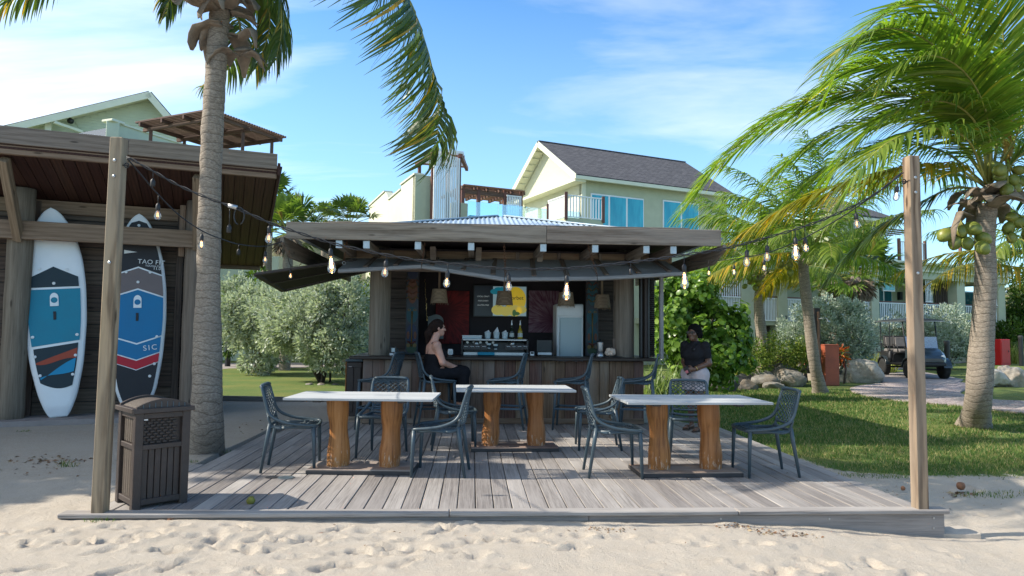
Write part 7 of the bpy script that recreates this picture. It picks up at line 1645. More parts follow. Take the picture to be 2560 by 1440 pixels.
# ---- seated person, local: x forward, y left, z up, origin on the seat
c_hd = (.045, .0, .715)
arms1 = [((-.015, .172, .475), (.07, .225, .245), (.285, .10, .175)), ((-.015, -.172, .475), (.06, -.22, .24), (.28, -.09, .17))]
def torso1(P, g=0.):
    return un(.06, ell(P, (-.02, 0, .1), (.165+g, .195+g, .12+g)), ell(P, (-.015, 0, .23), (.125+g, .155+g, .13+g)), ell(P, (-.005, 0, .36), (.12+g, .16+g, .13+g)), ell(P, (-.025, 0, .45), (.085+g, .165+g, .07+g)), ell(P, (.085, .07, .345), (.06+g, .065+g, .06+g)), ell(P, (.085, -.07, .345), (.06+g, .065+g, .06+g)))
def legs1(P, g=0., flare=0.):
    d = None
    for sd in (-1, 1):
        k = un(.05, cap(P, (0, sd*.09, .09), (.40, sd*.10, .10), .098+g, .07+g), cap(P, (.40, sd*.10, .10), (.37, sd*.10, -.32), .066+g, .04+g+flare)); d = k if d is None else smin(d, k, .03)
    return d
def woman1(P):
    d = un(.05, torso1(P), legs1(P)); d = un(.035, d, cap(P, (-.02, 0, .5), (.02, 0, .62), .058, .05)); d = smin(d, headf(P, c_hd, .97), .02)
    for a, b, c in arms1: d = smin(d, un(.02, ell(P, a, (.06, .06, .06)), cap(P, a, b, .054, .045), cap(P, b, c, .044, .027)), .035)
    d = un(.012, d, hand(P, (.285, .10, .175), (.9, -.35, -.25), (0, .3, 1), (0, -1, .3), .92, .7), hand(P, (.28, -.09, .17), (.9, .35, -.25), (0, -.3, 1), (0, 1, .3), .92, .7))
    for sd in (-1, 1): d = un(.02, d, cap(P, (.37, sd*.1, -.32), (.375, sd*.1, -.37), .034, .036), cap(P, (.36, sd*.1, -.385), (.47, sd*.11, -.405), .036, .024), ell(P, (.5, sd*.112, -.41), (.045, .036, .016)))
    return d
w1 = thing('person', 'seated person in a black strappy top and black trousers at the bar', 'person', (-.52, 9.70, .0))
MW1 = Matrix.Translation((-.52, 9.70, .675)) @ Matrix.Rotation(R_(17), 4, 'Z')
v, f = bodymesh(woman1, (-.3, -.36, -.48), (.62, .36, .86)); mk('body', v, f, SK1, w1, MW1, True)
def top1(P):
    d = np.maximum(torso1(P, .011), P[:, 2]-(.355+.09*np.clip((P[:, 0]+.02)/.1, 0, 1)))
    for a, b, c in arms1: d = np.maximum(d, -cap(P, np.array(a)-np.array((0, 0, .03)), b, .062, .05))
    return d
v, f = bodymesh(top1, (-.3, -.3, -.1), (.3, .3, .5), .007); mk('top', v, f, M['blackcloth'], w1, MW1, True)
v, f = bodymesh(lambda P: np.maximum(un(.05, legs1(P, .012, .045), ell(P, (-.02, 0, .08), (.18, .21, .115))), np.maximum(-.31-P[:, 2], P[:, 2]-.16-.05*(P[:, 0] > .1))), (-.3, -.33, -.36), (.56, .33, .26), .007); mk('trousers', v, f, M['blackcloth'], w1, MW1, True)
for sd in (-1, 1):
    b = MB(); b.tube([MW1 @ Vector(p) for p in ((.125, sd*.085, .40), (.075, sd*.1, .47), (.0, sd*.1, .527), (-.06, sd*.09, .51), (-.105, sd*.07, .43), (-.12, sd*.06, .35))], .0055, 6); b.build('strap', M['blackcloth'], w1, smooth=True)
def hair1(P):
    c = np.array(c_hd); d = ell(P, c+np.array((-.018, 0, .032)), (.1, .083, .098)); d = np.maximum(d, -(un(.02, ell(P, c+np.array((.105, 0, -.03)), (.085, .1, .105)), ell(P, c+np.array((.02, 0, -.12)), (.09, .12, .075)))))
    d = un(.03, d, cap(P, c+np.array((-.095, .01, .02)), c+np.array((-.135, .03, -.08)), .045, .05), cap(P, c+np.array((-.135, .03, -.08)), c+np.array((-.145, .05, -.21)), .05, .022)); return d+.004*np.sin(P[:, 2]*60+P[:, 1]*130)
v, f = bodymesh(hair1, (-.25, -.14, .4), (.2, .2, .88), .005); mk('hair', v, f, M['hair1'], w1, MW1, True)
for sd in (-1, 1): MB().lathe([(.002, -.008), (.008, -.004), (.009, .0), (.008, .004), (.002, .008)], 10, M=MW1 @ Matrix.Translation((c_hd[0]+.079, sd*.029, c_hd[2]+.007))).build('eye', M['eye'], w1, smooth=True)
b = MB(); b.tube([MW1 @ Vector((.262+.004*math.sin(a), -.098+.031*math.cos(a)*.9, .178+.031*math.sin(a))) for a in np.linspace(0, 6.28, 14)], .004, 5); b.build('bracelet', M['steel'], w1, smooth=True)
for sd in (-1, 1):
    b = MB(); o_ = [MW1 @ Vector((.33+x_, sd*.108+y_, -.428)) for x_, y_ in ((-.01, -.03), (.1, -.038), (.19, -.04), (.215, 0), (.19, .036), (.1, .034), (-.01, .03), (-.03, 0))]; b.slab(o_, (0, 0, .016)); b.build('sandal_sole', M['whitepl'], w1)
    b = MB(); b.tube([MW1 @ Vector((.46, sd*.108+y_, -.412+z_)) for y_, z_ in ((-.042, 0), (-.03, .026), (0, .034), (.03, .026), (.042, 0))], .008, 6, flat=.6); b.build('sandal_strap', M['whitepl'], w1, smooth=True)
# ---- standing person
hd2_ = (.03, 0, 1.345)
arm2 = [((-.005, .16, 1.165), (-.03, .20, .93), (.16, .075, .845)), ((-.005, -.16, 1.165), (-.035, -.19, .93), (.145, -.06, .83))]
def torso2(P, g=0.): return un(.06, ell(P, (-.01, 0, .79), (.125+g, .17+g, .11+g)), ell(P, (.005, 0, .92), (.108+g, .135+g, .12+g)), ell(P, (-.0, 0, 1.05), (.108+g, .145+g, .12+g)), ell(P, (-.015, 0, 1.14), (.075+g, .148+g, .06+g)), ell(P, (.075, .065, 1.04), (.055+g, .06+g, .055+g)), ell(P, (.075, -.065, 1.04), (.055+g, .06+g, .055+g)))
def legs2(P, g=0., fl=0.):
    d = None
    for sd, fx_ in ((1, .05), (-1, -.04)):
        k = un(.04, cap(P, (0, sd*.082, .76), (.01+fx_*.5, sd*.085, .43), .092+g+fl, .056+g+fl), cap(P, (.01+fx_*.5, sd*.085, .43), (-.02+fx_, sd*.09, .08), .054+g, .032+g), ell(P, (-.025+fx_*.8, sd*.088, .32), (.05+g, .045+g, .1))); d = k if d is None else smin(d, k, .02)
    return d
def woman2(P):
    d = un(.05, torso2(P), legs2(P)); d = un(.035, d, cap(P, (-.015, 0, 1.18), (.012, 0, 1.27), .055, .048)); d = smin(d, headf(P, hd2_, .98), .02)
    for a, b, c in arm2: d = smin(d, un(.02, ell(P, a, (.055, .055, .055)), cap(P, a, b, .05, .042), cap(P, b, c, .04, .027)), .035)
    d = un(.012, d, hand(P, (.16, .075, .845), (.5, -.85, -.1), (.6, .3, .7), (.3, 0, 1), .9, .75), hand(P, (.145, -.06, .83), (.6, .7, -.15), (.6, -.3, .7), (.3, 0, 1), .9, .75))
    for sd, fx_ in ((1, .05), (-1, -.04)): d = un(.018, d, cap(P, (-.035+fx_, sd*.09, .04), (.09+fx_, sd*.1, .028), .036, .025), ell(P, (.125+fx_, sd*.102, .022), (.05, .038, .018)))
    return d
w2 = thing('person', 'standing person in a black polo shirt and pale shorts beside the kiosk', 'person', (3.14, 9.5, 0))
MW2 = Matrix.Translation((3.14, 9.5, .012)) @ Matrix.Rotation(R_(222), 4, 'Z')
v, f = bodymesh(woman2, (-.22, -.32, -.03), (.34, .32, 1.5)); mk('body', v, f, SK2, w2, MW2, True)
def polo(P):
    d = np.maximum(torso2(P, .012), np.maximum(P[:, 2]-1.2, .80+.02*np.sin(P[:, 1]*40)-P[:, 2]))
    for a, b, c in arm2:
        a, b = np.array(a), np.array(b); ax = (b-a)/np.linalg.norm(b-a); sl = np.maximum(un(.03, cap(P, a, b, .06, .057), ell(P, a, (.06, .06, .06))), (P-a)@ax-.175); d = smin(d, sl, .03)
    d = smin(d, np.maximum(cap(P, (-.016, 0, 1.17), (-.004, 0, 1.24), .075, .062), P[:, 2]-1.235), .015); return d+.003*np.sin(P[:, 2]*45+P[:, 0]*20)
v, f = bodymesh(polo, (-.24, -.34, .74), (.26, .34, 1.28), .007); mk('polo_shirt', v, f, M['polo'], w2, MW2, True)
v, f = bodymesh(lambda P: np.maximum(un(.03, legs2(P, .014, .022), ell(P, (-.01, 0, .78), (.146, .188, .12))), np.maximum(.55-P[:, 2], P[:, 2]-.87))+.0025*np.sin(P[:, 1]*70+P[:, 2]*30), (-.24, -.28, .5), (.24, .28, .92), .007); mk('shorts', v, f, M['shorts'], w2, MW2, True)
def hair2(P):
    c = np.array(hd2_); d = ell(P, c+np.array((-.026, 0, .04)), (.106, .092, .1)); rg = np.random.default_rng(3)
    for i in range(26):
        a = rg.uniform(-2.4, 2.4)+math.pi; s0 = c+np.array((-.03+.085*math.cos(a), .085*math.sin(a), .06*rg.uniform(-.5, 1))); e0 = s0+np.array((.02*math.cos(a), .02*math.sin(a), -rg.uniform(.03, .08))); d = np.minimum(d, cap(P, s0, e0, .02, .012))
    d = np.maximum(d, c[2]-.075-P[:, 2])
    return np.maximum(d, -un(.02, ell(P, c+np.array((.115, 0, -.03)), (.095, .095, .095)), ell(P, c+np.array((.02, 0, -.15)), (.11, .13, .085))))
v, f = bodymesh(hair2, (-.2, -.2, 1.12), (.2, .2, 1.52), .005); mk('hair', v, f, M['hair2'], w2, MW2, True)
b = MB()
for sd in (-1, 1):
    cx = Vector((hd2_[0]+.098, sd*.03, hd2_[2]+.01)); b.slab([MW2 @ (cx+Vector((0, .026*math.cos(a), .019*math.sin(a)))) for a in np.linspace(0, 6.28, 12, endpoint=False)], MW2.to_3x3() @ Vector((.004, 0, 0))); b.tube([MW2 @ (cx+Vector((0, sd*.026, .004))), MW2 @ (cx+Vector((-.05, sd*.048, .006))), MW2 @ (cx+Vector((-.1, sd*.052, .0)))], .003, 5)
b.tube([MW2 @ Vector((hd2_[0]+.1, -.008, hd2_[2]+.014)), MW2 @ Vector((hd2_[0]+.1, .008, hd2_[2]+.014))], .003, 5); b.build('glasses', M['blackpl'], w2)
for sd in (-1, 1): MB().lathe([(.002, -.008), (.008, -.004), (.009, .0), (.008, .004), (.002, .008)], 10, M=MW2 @ Matrix.Translation((hd2_[0]+.081, sd*.029, hd2_[2]+.008))).build('eye', M['eye'], w2, smooth=True)
b = MB(); pw = Vector(arm2[0][1]).lerp(Vector(arm2[0][2]), .86); dw = (Vector(arm2[0][2])-Vector(arm2[0][1])).normalized(); s1_ = dw.cross(ZU).normalized(); s2_ = dw.cross(s1_)
b.tube([MW2 @ (pw+(s1_*math.cos(a)+s2_*math.sin(a))*.032) for a in np.linspace(0, 6.28, 14)], .008, 6); b.build('watch', M['brass'], w2, smooth=True)
b = MB(); b.tube([MW2 @ Vector(p) for p in ((.055, .06, 1.19), (.1, .03, 1.13), (.11, .045, 1.12))], .012, 7); b.lathe([(.02, 0), (.02, .02)], 10, M=MW2 @ Matrix.Translation((.105, .05, 1.115)) @ Matrix.Rotation(1.2, 4, 'Y')); b.build('headset', M['blackpl'], w2, smooth=True)
for sd, fx_ in ((1, .05), (-1, -.04)):
    b = MB(); b.slab([MW2 @ Vector((fx_+x_, sd*.098+y_, -.008)) for x_, y_ in ((-.07, -.03), (.06, -.04), (.15, -.042), (.18, 0), (.15, .04), (.06, .036), (-.07, .03), (-.085, 0))], (0, 0, .014)); b.build('sandal_sole', M['bark'], w2)
    b = MB(); b.tube([MW2 @ Vector((.09+fx_, sd*.1+y_, .006+z_)) for y_, z_ in ((-.04, 0), (-.03, .038), (0, .048), (.03, .038), (.04, 0))], .01, 6, flat=.6); b.build('sandal_strap', M['bark'], w2, smooth=True)
hp = MW2 @ Vector((.21, .0, .83)); t = thing('phone', 'small phone held by the standing person', 'phone', hp); mk('case', *cbox(.012, .065, .12, .004), M['blackpl'], t, Matrix.Translation(hp) @ Matrix.Rotation(R_(222), 4, 'Z') @ Matrix.Rotation(.5, 4, 'X')); mk('card', *cbox(.004, .045, .04, .001), plain('pink_card', (.5, .15, .17), .5, .1, 5, 0), t, Matrix.Translation(hp+Vector((-.008, -.008, -.02))) @ Matrix.Rotation(R_(222), 4, 'Z') @ Matrix.Rotation(.5, 4, 'X'))
# ================================================================= string lights
def cable(par, P, twist=True, r=.0048):
    C = curve([tuple(p) for p in P], 10)
    if not twist: MB().tube([Vector(p) for p in C], r, 6).build('cable', M['black'], par, smooth=True); return
    seg = np.linalg.norm(np.diff(C, axis=0), axis=1); s = np.r_[0, np.cumsum(seg)]; u = np.arange(0, s[-1], .025); Q = np.stack([np.interp(u, s, C[:, k]) for k in range(3)], -1)
    for ph in (0, math.pi): MB().tube([Vector(q)+Vector((0, .007*math.cos(w*26+ph+2*math.sin(w*1.3))*(1+.5*math.sin(w*3)), .008*math.sin(w*26+ph+2*math.sin(w*1.3)))) for q, w in zip(Q, u)], r, 6).build('cable', M['black'], par, smooth=True)
def bulb(par, p, kind, drop=.04, sc=1., tilt=(0, 0)):
    """hangs from p; kinds: none, round, round_lit, edison, edison_off"""
    p = Vector(p); s = sc*.9; top = p-ZU*drop; tl = Matrix.Translation(top) @ Matrix.Rotation(tilt[0], 4, 'Y') @ Matrix.Rotation(tilt[1], 4, 'X')
    so = MB(); so.tube([p, top], .0035, 5); so.lathe([(.006*s, 0), (.013*s, -.012*s), (.018*s, -.02*s), (.0185*s, -.062*s), (.016*s, -.066*s)], 12, M=tl); so = so.build('socket', M['black'], par, smooth=True)
    if kind == 'none': return
    b0 = -.064*s
    if kind.startswith('edison'): prof = [(.014, 0), (.015, -.02), (.022, -.045), (.031, -.085), (.034, -.105), (.031, -.122), (.02, -.135), (.004, -.142)]
    else: prof = [(.013, 0), (.016, -.016), (.027, -.035), (.03, -.052), (.028, -.068), (.018, -.082), (.004, -.088)]
    gb = MB(); gb.lathe([(r*s, b0+z*s) for r, z in prof], 16, M=tl); g = gb.build('bulb', M['bulb'], par, smooth=True)
    lit = kind in ('edison', 'round_lit'); fb = MB(); L = .075 if kind.startswith('edison') else .036
    for k in range(6 if kind.startswith('edison') else 4):
        a = k*math.pi/3; r0 = .011*s if kind.startswith('edison') else .008*s
        fb.tube([tl @ Vector((r0*.6*math.cos(a), r0*.6*math.sin(a), b0-.022*s)), tl @ Vector((r0*math.cos(a+.4), r0*math.sin(a+.4), b0-(.022+L)*s))], .0014*s*(1.4 if lit else 1), 4)
    fb.build('filament', M['lit'] if lit else M['litglow'], g)
    if lit: MB().lathe([(.001, b0-.018*s), (.007*s, b0-.03*s), (.011*s, b0-(.025+L*.6)*s), (.006*s, b0-(.03+L)*s), (.001, b0-(.036+L)*s)], 10, M=tl).build('glow_core', M['litbulb'], g, smooth=True)
sl = thing('string_lights', 'twisted black string of light bulbs slung between the two posts', 'string lights', PY(1280, 672, 5.2))
Yc = 5.2
fp = [(318, 392), (383, 428), (440, 460), (500, 487), (575, 515), (620, 533), (672, 556), (720, 573), (775, 591), (830, 608), (900, 624), (965, 637), (1040, 650), (1125, 659), (1200, 667), (1270, 672), (1340, 673), (1417, 671), (1500, 664), (1580, 655), (1660, 645), (1720, 636), (1790, 626), (1867, 608), (1917, 594), (1987, 574), (2060, 548), (2138, 513), (2200, 477), (2258, 430)]
cable(sl, [PY(x, y, Yc) for x, y in fp])
fx_ = [p[0] for p in fp]; fy_ = [p[1] for p in fp]; rl_ = random.Random(5)
for px, kind, drop, sc in ((383, 'none', .055, 1.), (575, 'none', .14, 1.05), (674, 'round', .02, 1.), (826, 'edison', .04, 1.05), (966, 'round', .035, 1.), (1120, 'round_lit', .05, 1.), (1272, 'round', .035, 1.), (1417, 'edison', .05, 1.05), (1576, 'none', .045, .9), (1710, 'edison', .07, 1.05), (1867, 'round', .05, 1.), (1918, 'round', .06, .95), (1988, 'edison', .06, 1.), (2012, 'round_lit', .09, .85), (2139, 'round', .06, .95), (2243, 'round_lit', .07, .9)):
    bulb(sl, PY(px, float(np.interp(px, fx_, fy_)), Yc), kind, drop, sc, (rl_.uniform(-.1, .1), rl_.uniform(-.08, .08)))
lp = PY(585, 520, Yc); MB().tube([lp+Vector((.075*math.sin(a)*.5+.04, .0, -.06-.065*math.cos(a))) for a in np.linspace(.3, 6.1, 22)], .005, 6).build('cable_loop', M['black'], sl, smooth=True); MB().tube([PY(572, 514, Yc-.01), PY(592, 519, Yc-.01)], .017, 10).build('connector', M['steel'], sl, smooth=True)
s2 = thing('string_lights', 'thin lower string of bulbs from the left post to the kiosk corner', 'string lights', PY(600, 612, 7.6))
bp_ = [(318, 396, 5.2), (355, 440, 5.5), (395, 486, 5.85), (450, 540, 6.4), (505, 577, 6.9), (550, 596, 7.4), (597, 611, 7.9), (660, 616, 8.5), (705, 604, 8.9)]
cable(s2, [PY(*q) for q in bp_], False, .0058)
for px, y, yy, kind, drop, sc in ((396, 487, 5.86, 'round', .07, 1.05), (505, 577, 6.9, 'round_lit', .03, 1.1), (597, 611, 7.9, 'none', .05, 1.2), (664, 615, 8.55, 'round', .06, 1.1)): bulb(s2, PY(px, y, yy), kind, drop, sc)
s3 = thing('string_lights', 'thin string of small bulbs looping under the left kiosk eave', 'string lights', PY(727, 660, 9.6)); cable(s3, [PY(712, 612, 9.0), PY(718, 635, 9.3), PY(727, 664, 9.6), PY(745, 665, 9.9)], False, .005); bulb(s3, PY(727, 664, 9.6), 'round_lit', .05, .95)
s4 = thing('string_lights', 'thin string of small bulbs from the right kiosk corner to the right post', 'string lights', PY(1830, 645, 8.4))
q4 = [(1728, 655, 9.2), (1772, 652, 8.9), (1835, 648, 8.3), (1917, 632, 7.5), (2000, 600, 6.8), (2100, 545, 6.1), (2190, 484, 5.6), (2258, 432, 5.2)]; cable(s4, [PY(*q) for q in q4], False, .0055)
for px, y, yy in ((1772, 652, 8.9), (1835, 648, 8.3), (1910, 634, 7.56)): bulb(s4, PY(px, y, yy), 'round_lit', .07, .95)
# ================================================================= golf cart
def golf_cart():
    g = PZ(2316, 946, -.065); ang = R_(-98.6); Mx = Matrix.Translation((g.x, g.y, -.058)) @ Matrix.Rotation(ang, 4, 'Z') @ Matrix.Translation((-.85, 0, 0))   # local origin between the axles, x forward
    t = thing('golf_cart', 'dark four seat golf cart with roof parked on the paved pad', 'golf cart', Mx.translation, ang)
    paint = plain('dark_blue_grey_cart_paint', (.018, .03, .04), .3, .15, 3, .02, coat=.5); dk_ = plain('black_cart_plastic', (.012, .012, .014), .5, .2, 9, .1); seat = plain('grey_seat_vinyl', (.17, .155, .15), .6, .15, 8, .1); seatk = plain('black_seat_vinyl', (.02, .02, .022), .5, .2, 8, .1)
    tyre = plain('black_tyre_rubber', (.014, .014, .014), .85, .25, 20, .4)
    def bx(nm, c, s, mat, bev=.02, rot=None, par=t): return mk(nm, *cbox(*s, bev), mat, par, Mx @ Matrix.Translation(c) @ (rot or Matrix()))
    R_y = lambda a: Matrix.Rotation(a, 4, 'Y')
    for x in (-.95, .88):
        for s in (-1, 1):
            prof = [(.15, -.1), (.24, -.105), (.275, -.08), (.285, -.03), (.285, .03), (.275, .08), (.24, .105), (.15, .1)]; w = MB(); w.lathe(prof, 28, M=Mx @ Matrix.Translation((x, s*.53, .285)) @ Matrix.Rotation(math.pi/2, 4, 'X')); wh = w.build('wheel', tyre, t, smooth=True)
            b = MB(); b.lathe([(.05, -.06), (.155, -.075), (.155, .075), (.05, .06)], 20, M=Mx @ Matrix.Translation((x, s*.53, .285)) @ Matrix.Rotation(math.pi/2, 4, 'X')); b.build('rim', dk_, wh)
            tr = MB()
            for k in range(28): a = 2*math.pi*k/28; tr.box((0, 0, 0), (.03, .17, .018), .003, M=Mx @ Matrix.Translation((x+.285*math.cos(a), s*.53, .285+.285*math.sin(a))) @ R_y(-a+math.pi/2))
            struct(tr.build('tread', tyre, wh), 'stuff')
            for k in range(5): a = 2*math.pi*k/5; b = MB(); b.beam(Mx @ Vector((x, s*.615, .285)), Mx @ Vector((x+.13*math.cos(a), s*.615, .285+.13*math.sin(a))), .03, .02, up=(Mx.to_3x3() @ Vector((0, 1, 0)))); b.build('spoke', M['steel'], wh)
    bx('axle', (.88, 0, .285), (.06, .95, .06), dk_); bx('axle', (-.95, 0, .285), (.06, .95, .06), dk_)
    bx('chassis', (-.05, 0, .42), (2.2, .9, .1), dk_); bx('running_board', (.05, .5, .44), (1.0, .16, .05), dk_); bx('running_board', (.05, -.5, .44), (1.0, .16, .05), dk_)
    # front cowl
    def hull(nm, sec, mat):
        """sections: x, half width, z0, z1"""
        V = []; F = []
        for x, w, z0, z1 in sec: V += [Mx @ Vector(q) for q in ((x, -w, z0), (x, w, z0), (x, w*.96, z1-.06), (x, w*.8, z1), (x, -w*.8, z1), (x, -w*.96, z1-.06))]
        for i in range(len(sec)-1):
            for j in range(6): F.append([i*6+j, i*6+(j+1) % 6, (i+1)*6+(j+1) % 6, (i+1)*6+j])
        F += [list(range(6))[::-1], [(len(sec)-1)*6+j for j in range(6)]]; return MB().add(V, F).build(nm, mat, t)
    hull('front_cowl', [(.5, .5, .45, 1.0), (.75, .54, .5, .98), (1.0, .52, .5, .88), (1.2, .46, .5, .76), (1.3, .36, .54, .66)], paint)
    for s in (-1, 1):
        V = []; b = MB(); pts = [Mx @ Vector((.88+.36*math.cos(a), s*.5, .3+.36*math.sin(a))) for a in np.linspace(.15, 2.95, 12)]
        for k in range(11): b.beam(pts[k], pts[k+1], .26, .02, up=(pts[k]+pts[k+1])/2-Mx @ Vector((.88, s*.5, .3)))
        b.build('fender', paint, t); b = MB(); b.lathe([(.05, 0), (.075, .03), (.07, .05), (.02, .058)], 14, M=Mx @ Matrix.Translation((1.18, s*.36, .70)) @ R_y(math.pi/2+.1)); b.build('headlight', M['whitepl'], t, smooth=True); bx('indicator', (1.235, s*.30, .64), (.02, .1, .035), emit('amber_lens_%d' % (s+1), (.6, .15, .02), .2), .004)
        pts = [Mx @ Vector((-.95+.36*math.cos(a), s*.5, .3+.36*math.sin(a))) for a in np.linspace(.2, 2.95, 12)]; b = MB()
        for k in range(11): b.beam(pts[k], pts[k+1], .26, .02, up=(pts[k]+pts[k+1])/2-Mx @ Vector((-.95, s*.5, .3)))
        b.build('fender', paint, t)
    bx('bumper', (1.32, 0, .47), (.07, .8, .09), dk_); bx('grille', (1.24, 0, .57), (.08, .6, .1), dk_); bx('badge', (1.2, -.02, .735), (.012, .17, .035), M['whitepl'], .003, R_y(-.35))
    hull('rear_body', [(-1.4, .5, .5, .85), (-.9, .53, .5, .84), (-.3, .53, .46, .78)], dk_)
    bx('dash', (.48, 0, .98), (.14, .98, .12), dk_); MB().tube([Mx @ Vector((.34+.04*math.sin(a), .26+.17*math.cos(a), 1.02+.16*math.sin(a))) for a in np.linspace(0, 6.28, 22)], .014, 6).build('steering_wheel', dk_, t, smooth=True); MB().tube([Mx @ Vector((.34, .26, 1.02)), Mx @ Vector((.55, .26, .9))], .02, 6).build('steering_column', dk_, t)
    for x0, nm in ((-.15, 'front'), (-.88, 'rear')):
        bx(nm+'_seat', (x0, 0, .86), (.46, .98, .12), seat, .04)
        for s in (-1, 1): bx(nm+'_seat_back', (x0-.26, s*.245, 1.16), (.1, .46, .44), seatk, .04, R_y(-.15)); bx('seat_cushion', (x0-.2, s*.245, 1.17), (.04, .36, .32), seat, .015, R_y(-.15))
        for s in (-1, 1): MB().tube([Mx @ Vector((x0+.2, s*.52, .82)), Mx @ Vector((x0+.18, s*.52, 1.05)), Mx @ Vector((x0-.2, s*.52, 1.08))], .015, 6).build('arm_rail', dk_, t, smooth=True)
    MB().lathe([(.075, 0), (.08, .02), (.08, .26), (.05, .31), (.05, .34)], 14, M=Mx @ Matrix.Translation((-.42, -.56, .5))).build('sand_bottle', dk_, t, smooth=True)
    # roof and struts, windscreen, rear rack
    V = []; F = []; n = 9
    for i, x in enumerate(np.linspace(-1.45, .78, 12)):
        for j in range(n): y = -.62+1.24*j/(n-1); V.append(Mx @ Vector((x, y, 1.93+.06*(1-(y/.62)**2)-.03*((x+.3)/1.1)**4)))
    for i in range(11):
        for j in range(n-1): F.append([i*n+j, i*n+j+1, (i+1)*n+j+1, (i+1)*n+j])
    k = len(V); V += [v-ZU*.05 for v in V]; F += [[q+k for q in f_[::-1]] for f_ in F]
    for i in range(11): F += [[i*n, (i+1)*n, (i+1)*n+k, i*n+k], [i*n+n-1, i*n+n-1+k, (i+1)*n+n-1+k, (i+1)*n+n-1]]
    for j in range(n-1): F += [[j, j+k, j+1+k, j+1], [11*n+j, 11*n+j+1, 11*n+j+1+k, 11*n+j+k]]
    MB().add(V, F).build('roof', plain('dark_grey_cart_roof', (.03, .036, .045), .45, .1, 4, .05), t, smooth=False)
    b = [Mx @ Vector(q) for q in ((-1.45, -.63, 1.875), (.78, -.63, 1.875), (.8, .63, 1.875), (-1.45, .63, 1.875))]
    for i in range(4): beam('roof_trim', b[i], b[(i+1) % 4], .025, .02, M['steel'], t)
    for s in (-1, 1):
        MB().tube([Mx @ Vector((.62, s*.5, .96)), Mx @ Vector((.5, s*.52, 1.4)), Mx @ Vector((.42, s*.52, 1.9))], .02, 6).build('front_strut', dk_, t, smooth=True); MB().tube([Mx @ Vector((-.5, s*.54, .8)), Mx @ Vector((-.5, s*.54, 1.9))], .018, 6).build('middle_strut', dk_, t); MB().tube([Mx @ Vector((-1.25, s*.5, .8)), Mx @ Vector((-1.3, s*.5, 1.9))], .018, 6).build('rear_strut', dk_, t)
        MB().tube([Mx @ Vector((-1.3, s*.45, 1.1)), Mx @ Vector((-1.75, s*.45, 1.08)), Mx @ Vector((-1.75, s*.45, .75))], .018, 6).build('rear_handle', dk_, t, smooth=True)
    b = MB(); b.slab([Mx @ Vector(q) for q in ((.63, -.5, .98), (.63, .5, .98), (.53, .5, 1.36), (.53, -.5, 1.36))], Mx.to_3x3() @ Vector((.01, 0, 0))); b.build('windscreen', glassm('cart_windscreen', (.55, .68, .72), .5, .2), t)
    bx('rear_rack', (-1.62, 0, .78), (.4, .9, .04), dk_)
golf_cart()
# ================================================================= shower, pedestal, lamp pole, red box
def upx(px, py, d): p = PD(px, py, d); return p
g = PD(2071, 922, 19.5); g.z = -.1; t = thing('orange_pedestal', 'square orange red pedestal behind the lawn palm', 'pedestal', g); k = 19.5/FPX
box('block', (g.x, g.y, (PD(2071, 862, 19.5).z-.1)/2), (.42, .42, PD(2071, 862, 19.5).z+.1), M['orange'], t, bev=.015); box('side_strip', (g.x+.225, g.y+.02, PD(2071, 862, 19.5).z/2-.05), (.03, .3, PD(2071, 862, 19.5).z+.06), M['batten'], t); box('cap', (g.x, g.y, PD(2071, 862, 19.5).z+.0), (.44, .44, .02), M['orange'], t)
s0 = PD(2042, 905, 18.6); s0.z = -.1; s1 = PD(2042, 770, 18.6); t = thing('outdoor_shower', 'dark timber outdoor shower post beside the lawn palm', 'shower', s0)
beam('post', s0, Vector((s0.x, s0.y, s1.z)), .17, .14, M['louvre'], t, up=(0, 1, 0)); beam('front_strip', Vector((s0.x+.02, s0.y-.08, .0)), Vector((s0.x+.02, s0.y-.08, s1.z-.1)), .06, .02, M['slatred'], t, up=(0, 1, 0))
hd = PD(2046, 797, 18.5); MB().tube([hd, hd+Vector((.16, -.1, .02)), hd+Vector((.2, -.12, -.04))], .014, 6).build('shower_arm', M['steel'], t, smooth=True); MB().lathe([(.015, 0), (.06, -.03), (.06, -.04)], 12, c=hd+Vector((.2, -.12, -.04))).build('shower_head', M['steel'], t, smooth=True)
l0 = PZ(2510, 894, -.1); l1_ = Vector((l0.x, l0.y, PD(2500, 704, 28).z+.2)); t = thing('lamp_pole', 'slim grey metal lamp pole with camera at the right edge', 'lamp post', l0); dl = (l0-Vector(CP)).dot(Vector(-CRn[:, 2]))
top_ = PD(2502, 704, dl); MB().tube([l0, l0.lerp(top_, .35), top_], [.1, .075, .055], 12).build('pole', plain('galvanised_pole', (.45, .46, .46), .5, .1, 5, .05, metal=.3), t, smooth=True); MB().lathe([(.2, 0), (.2, .02), (.12, .05)], 12, c=l0).build('base_plate', M['steel'], t)
c = PD(2511, 728, dl-.1); MB().lathe([(.02, -.18), (.13, -.16), (.16, 0), (.1, .08), (.02, .1)], 12, c=c).build('camera_dome', M['whitepl'], t, smooth=True); MB().tube([c+Vector((0, 0, .08)), PD(2504, 722, dl)], .035, 6).build('bracket', M['steel'], t)
c = PD(2505, 863, 34); t = thing('red_box', 'red fire hose box beyond the lamp pole', 'box', (c.x, c.y, -.1)); zt_ = PD(2505, 848, 34).z; box('cabinet', (c.x, c.y, (zt_-.15)/2-.0), (.68, .35, zt_+.15), M['redbox'], t, rz=.3, bev=.02); box('door', (c.x+.02, c.y-.19, zt_/2-.05), (.56, .02, zt_-.1), M['redbox'], t, rz=.3); box('handle', (c.x+.2, c.y-.17, zt_/2), (.03, .02, .1), M['blackpl'], t, rz=.3)
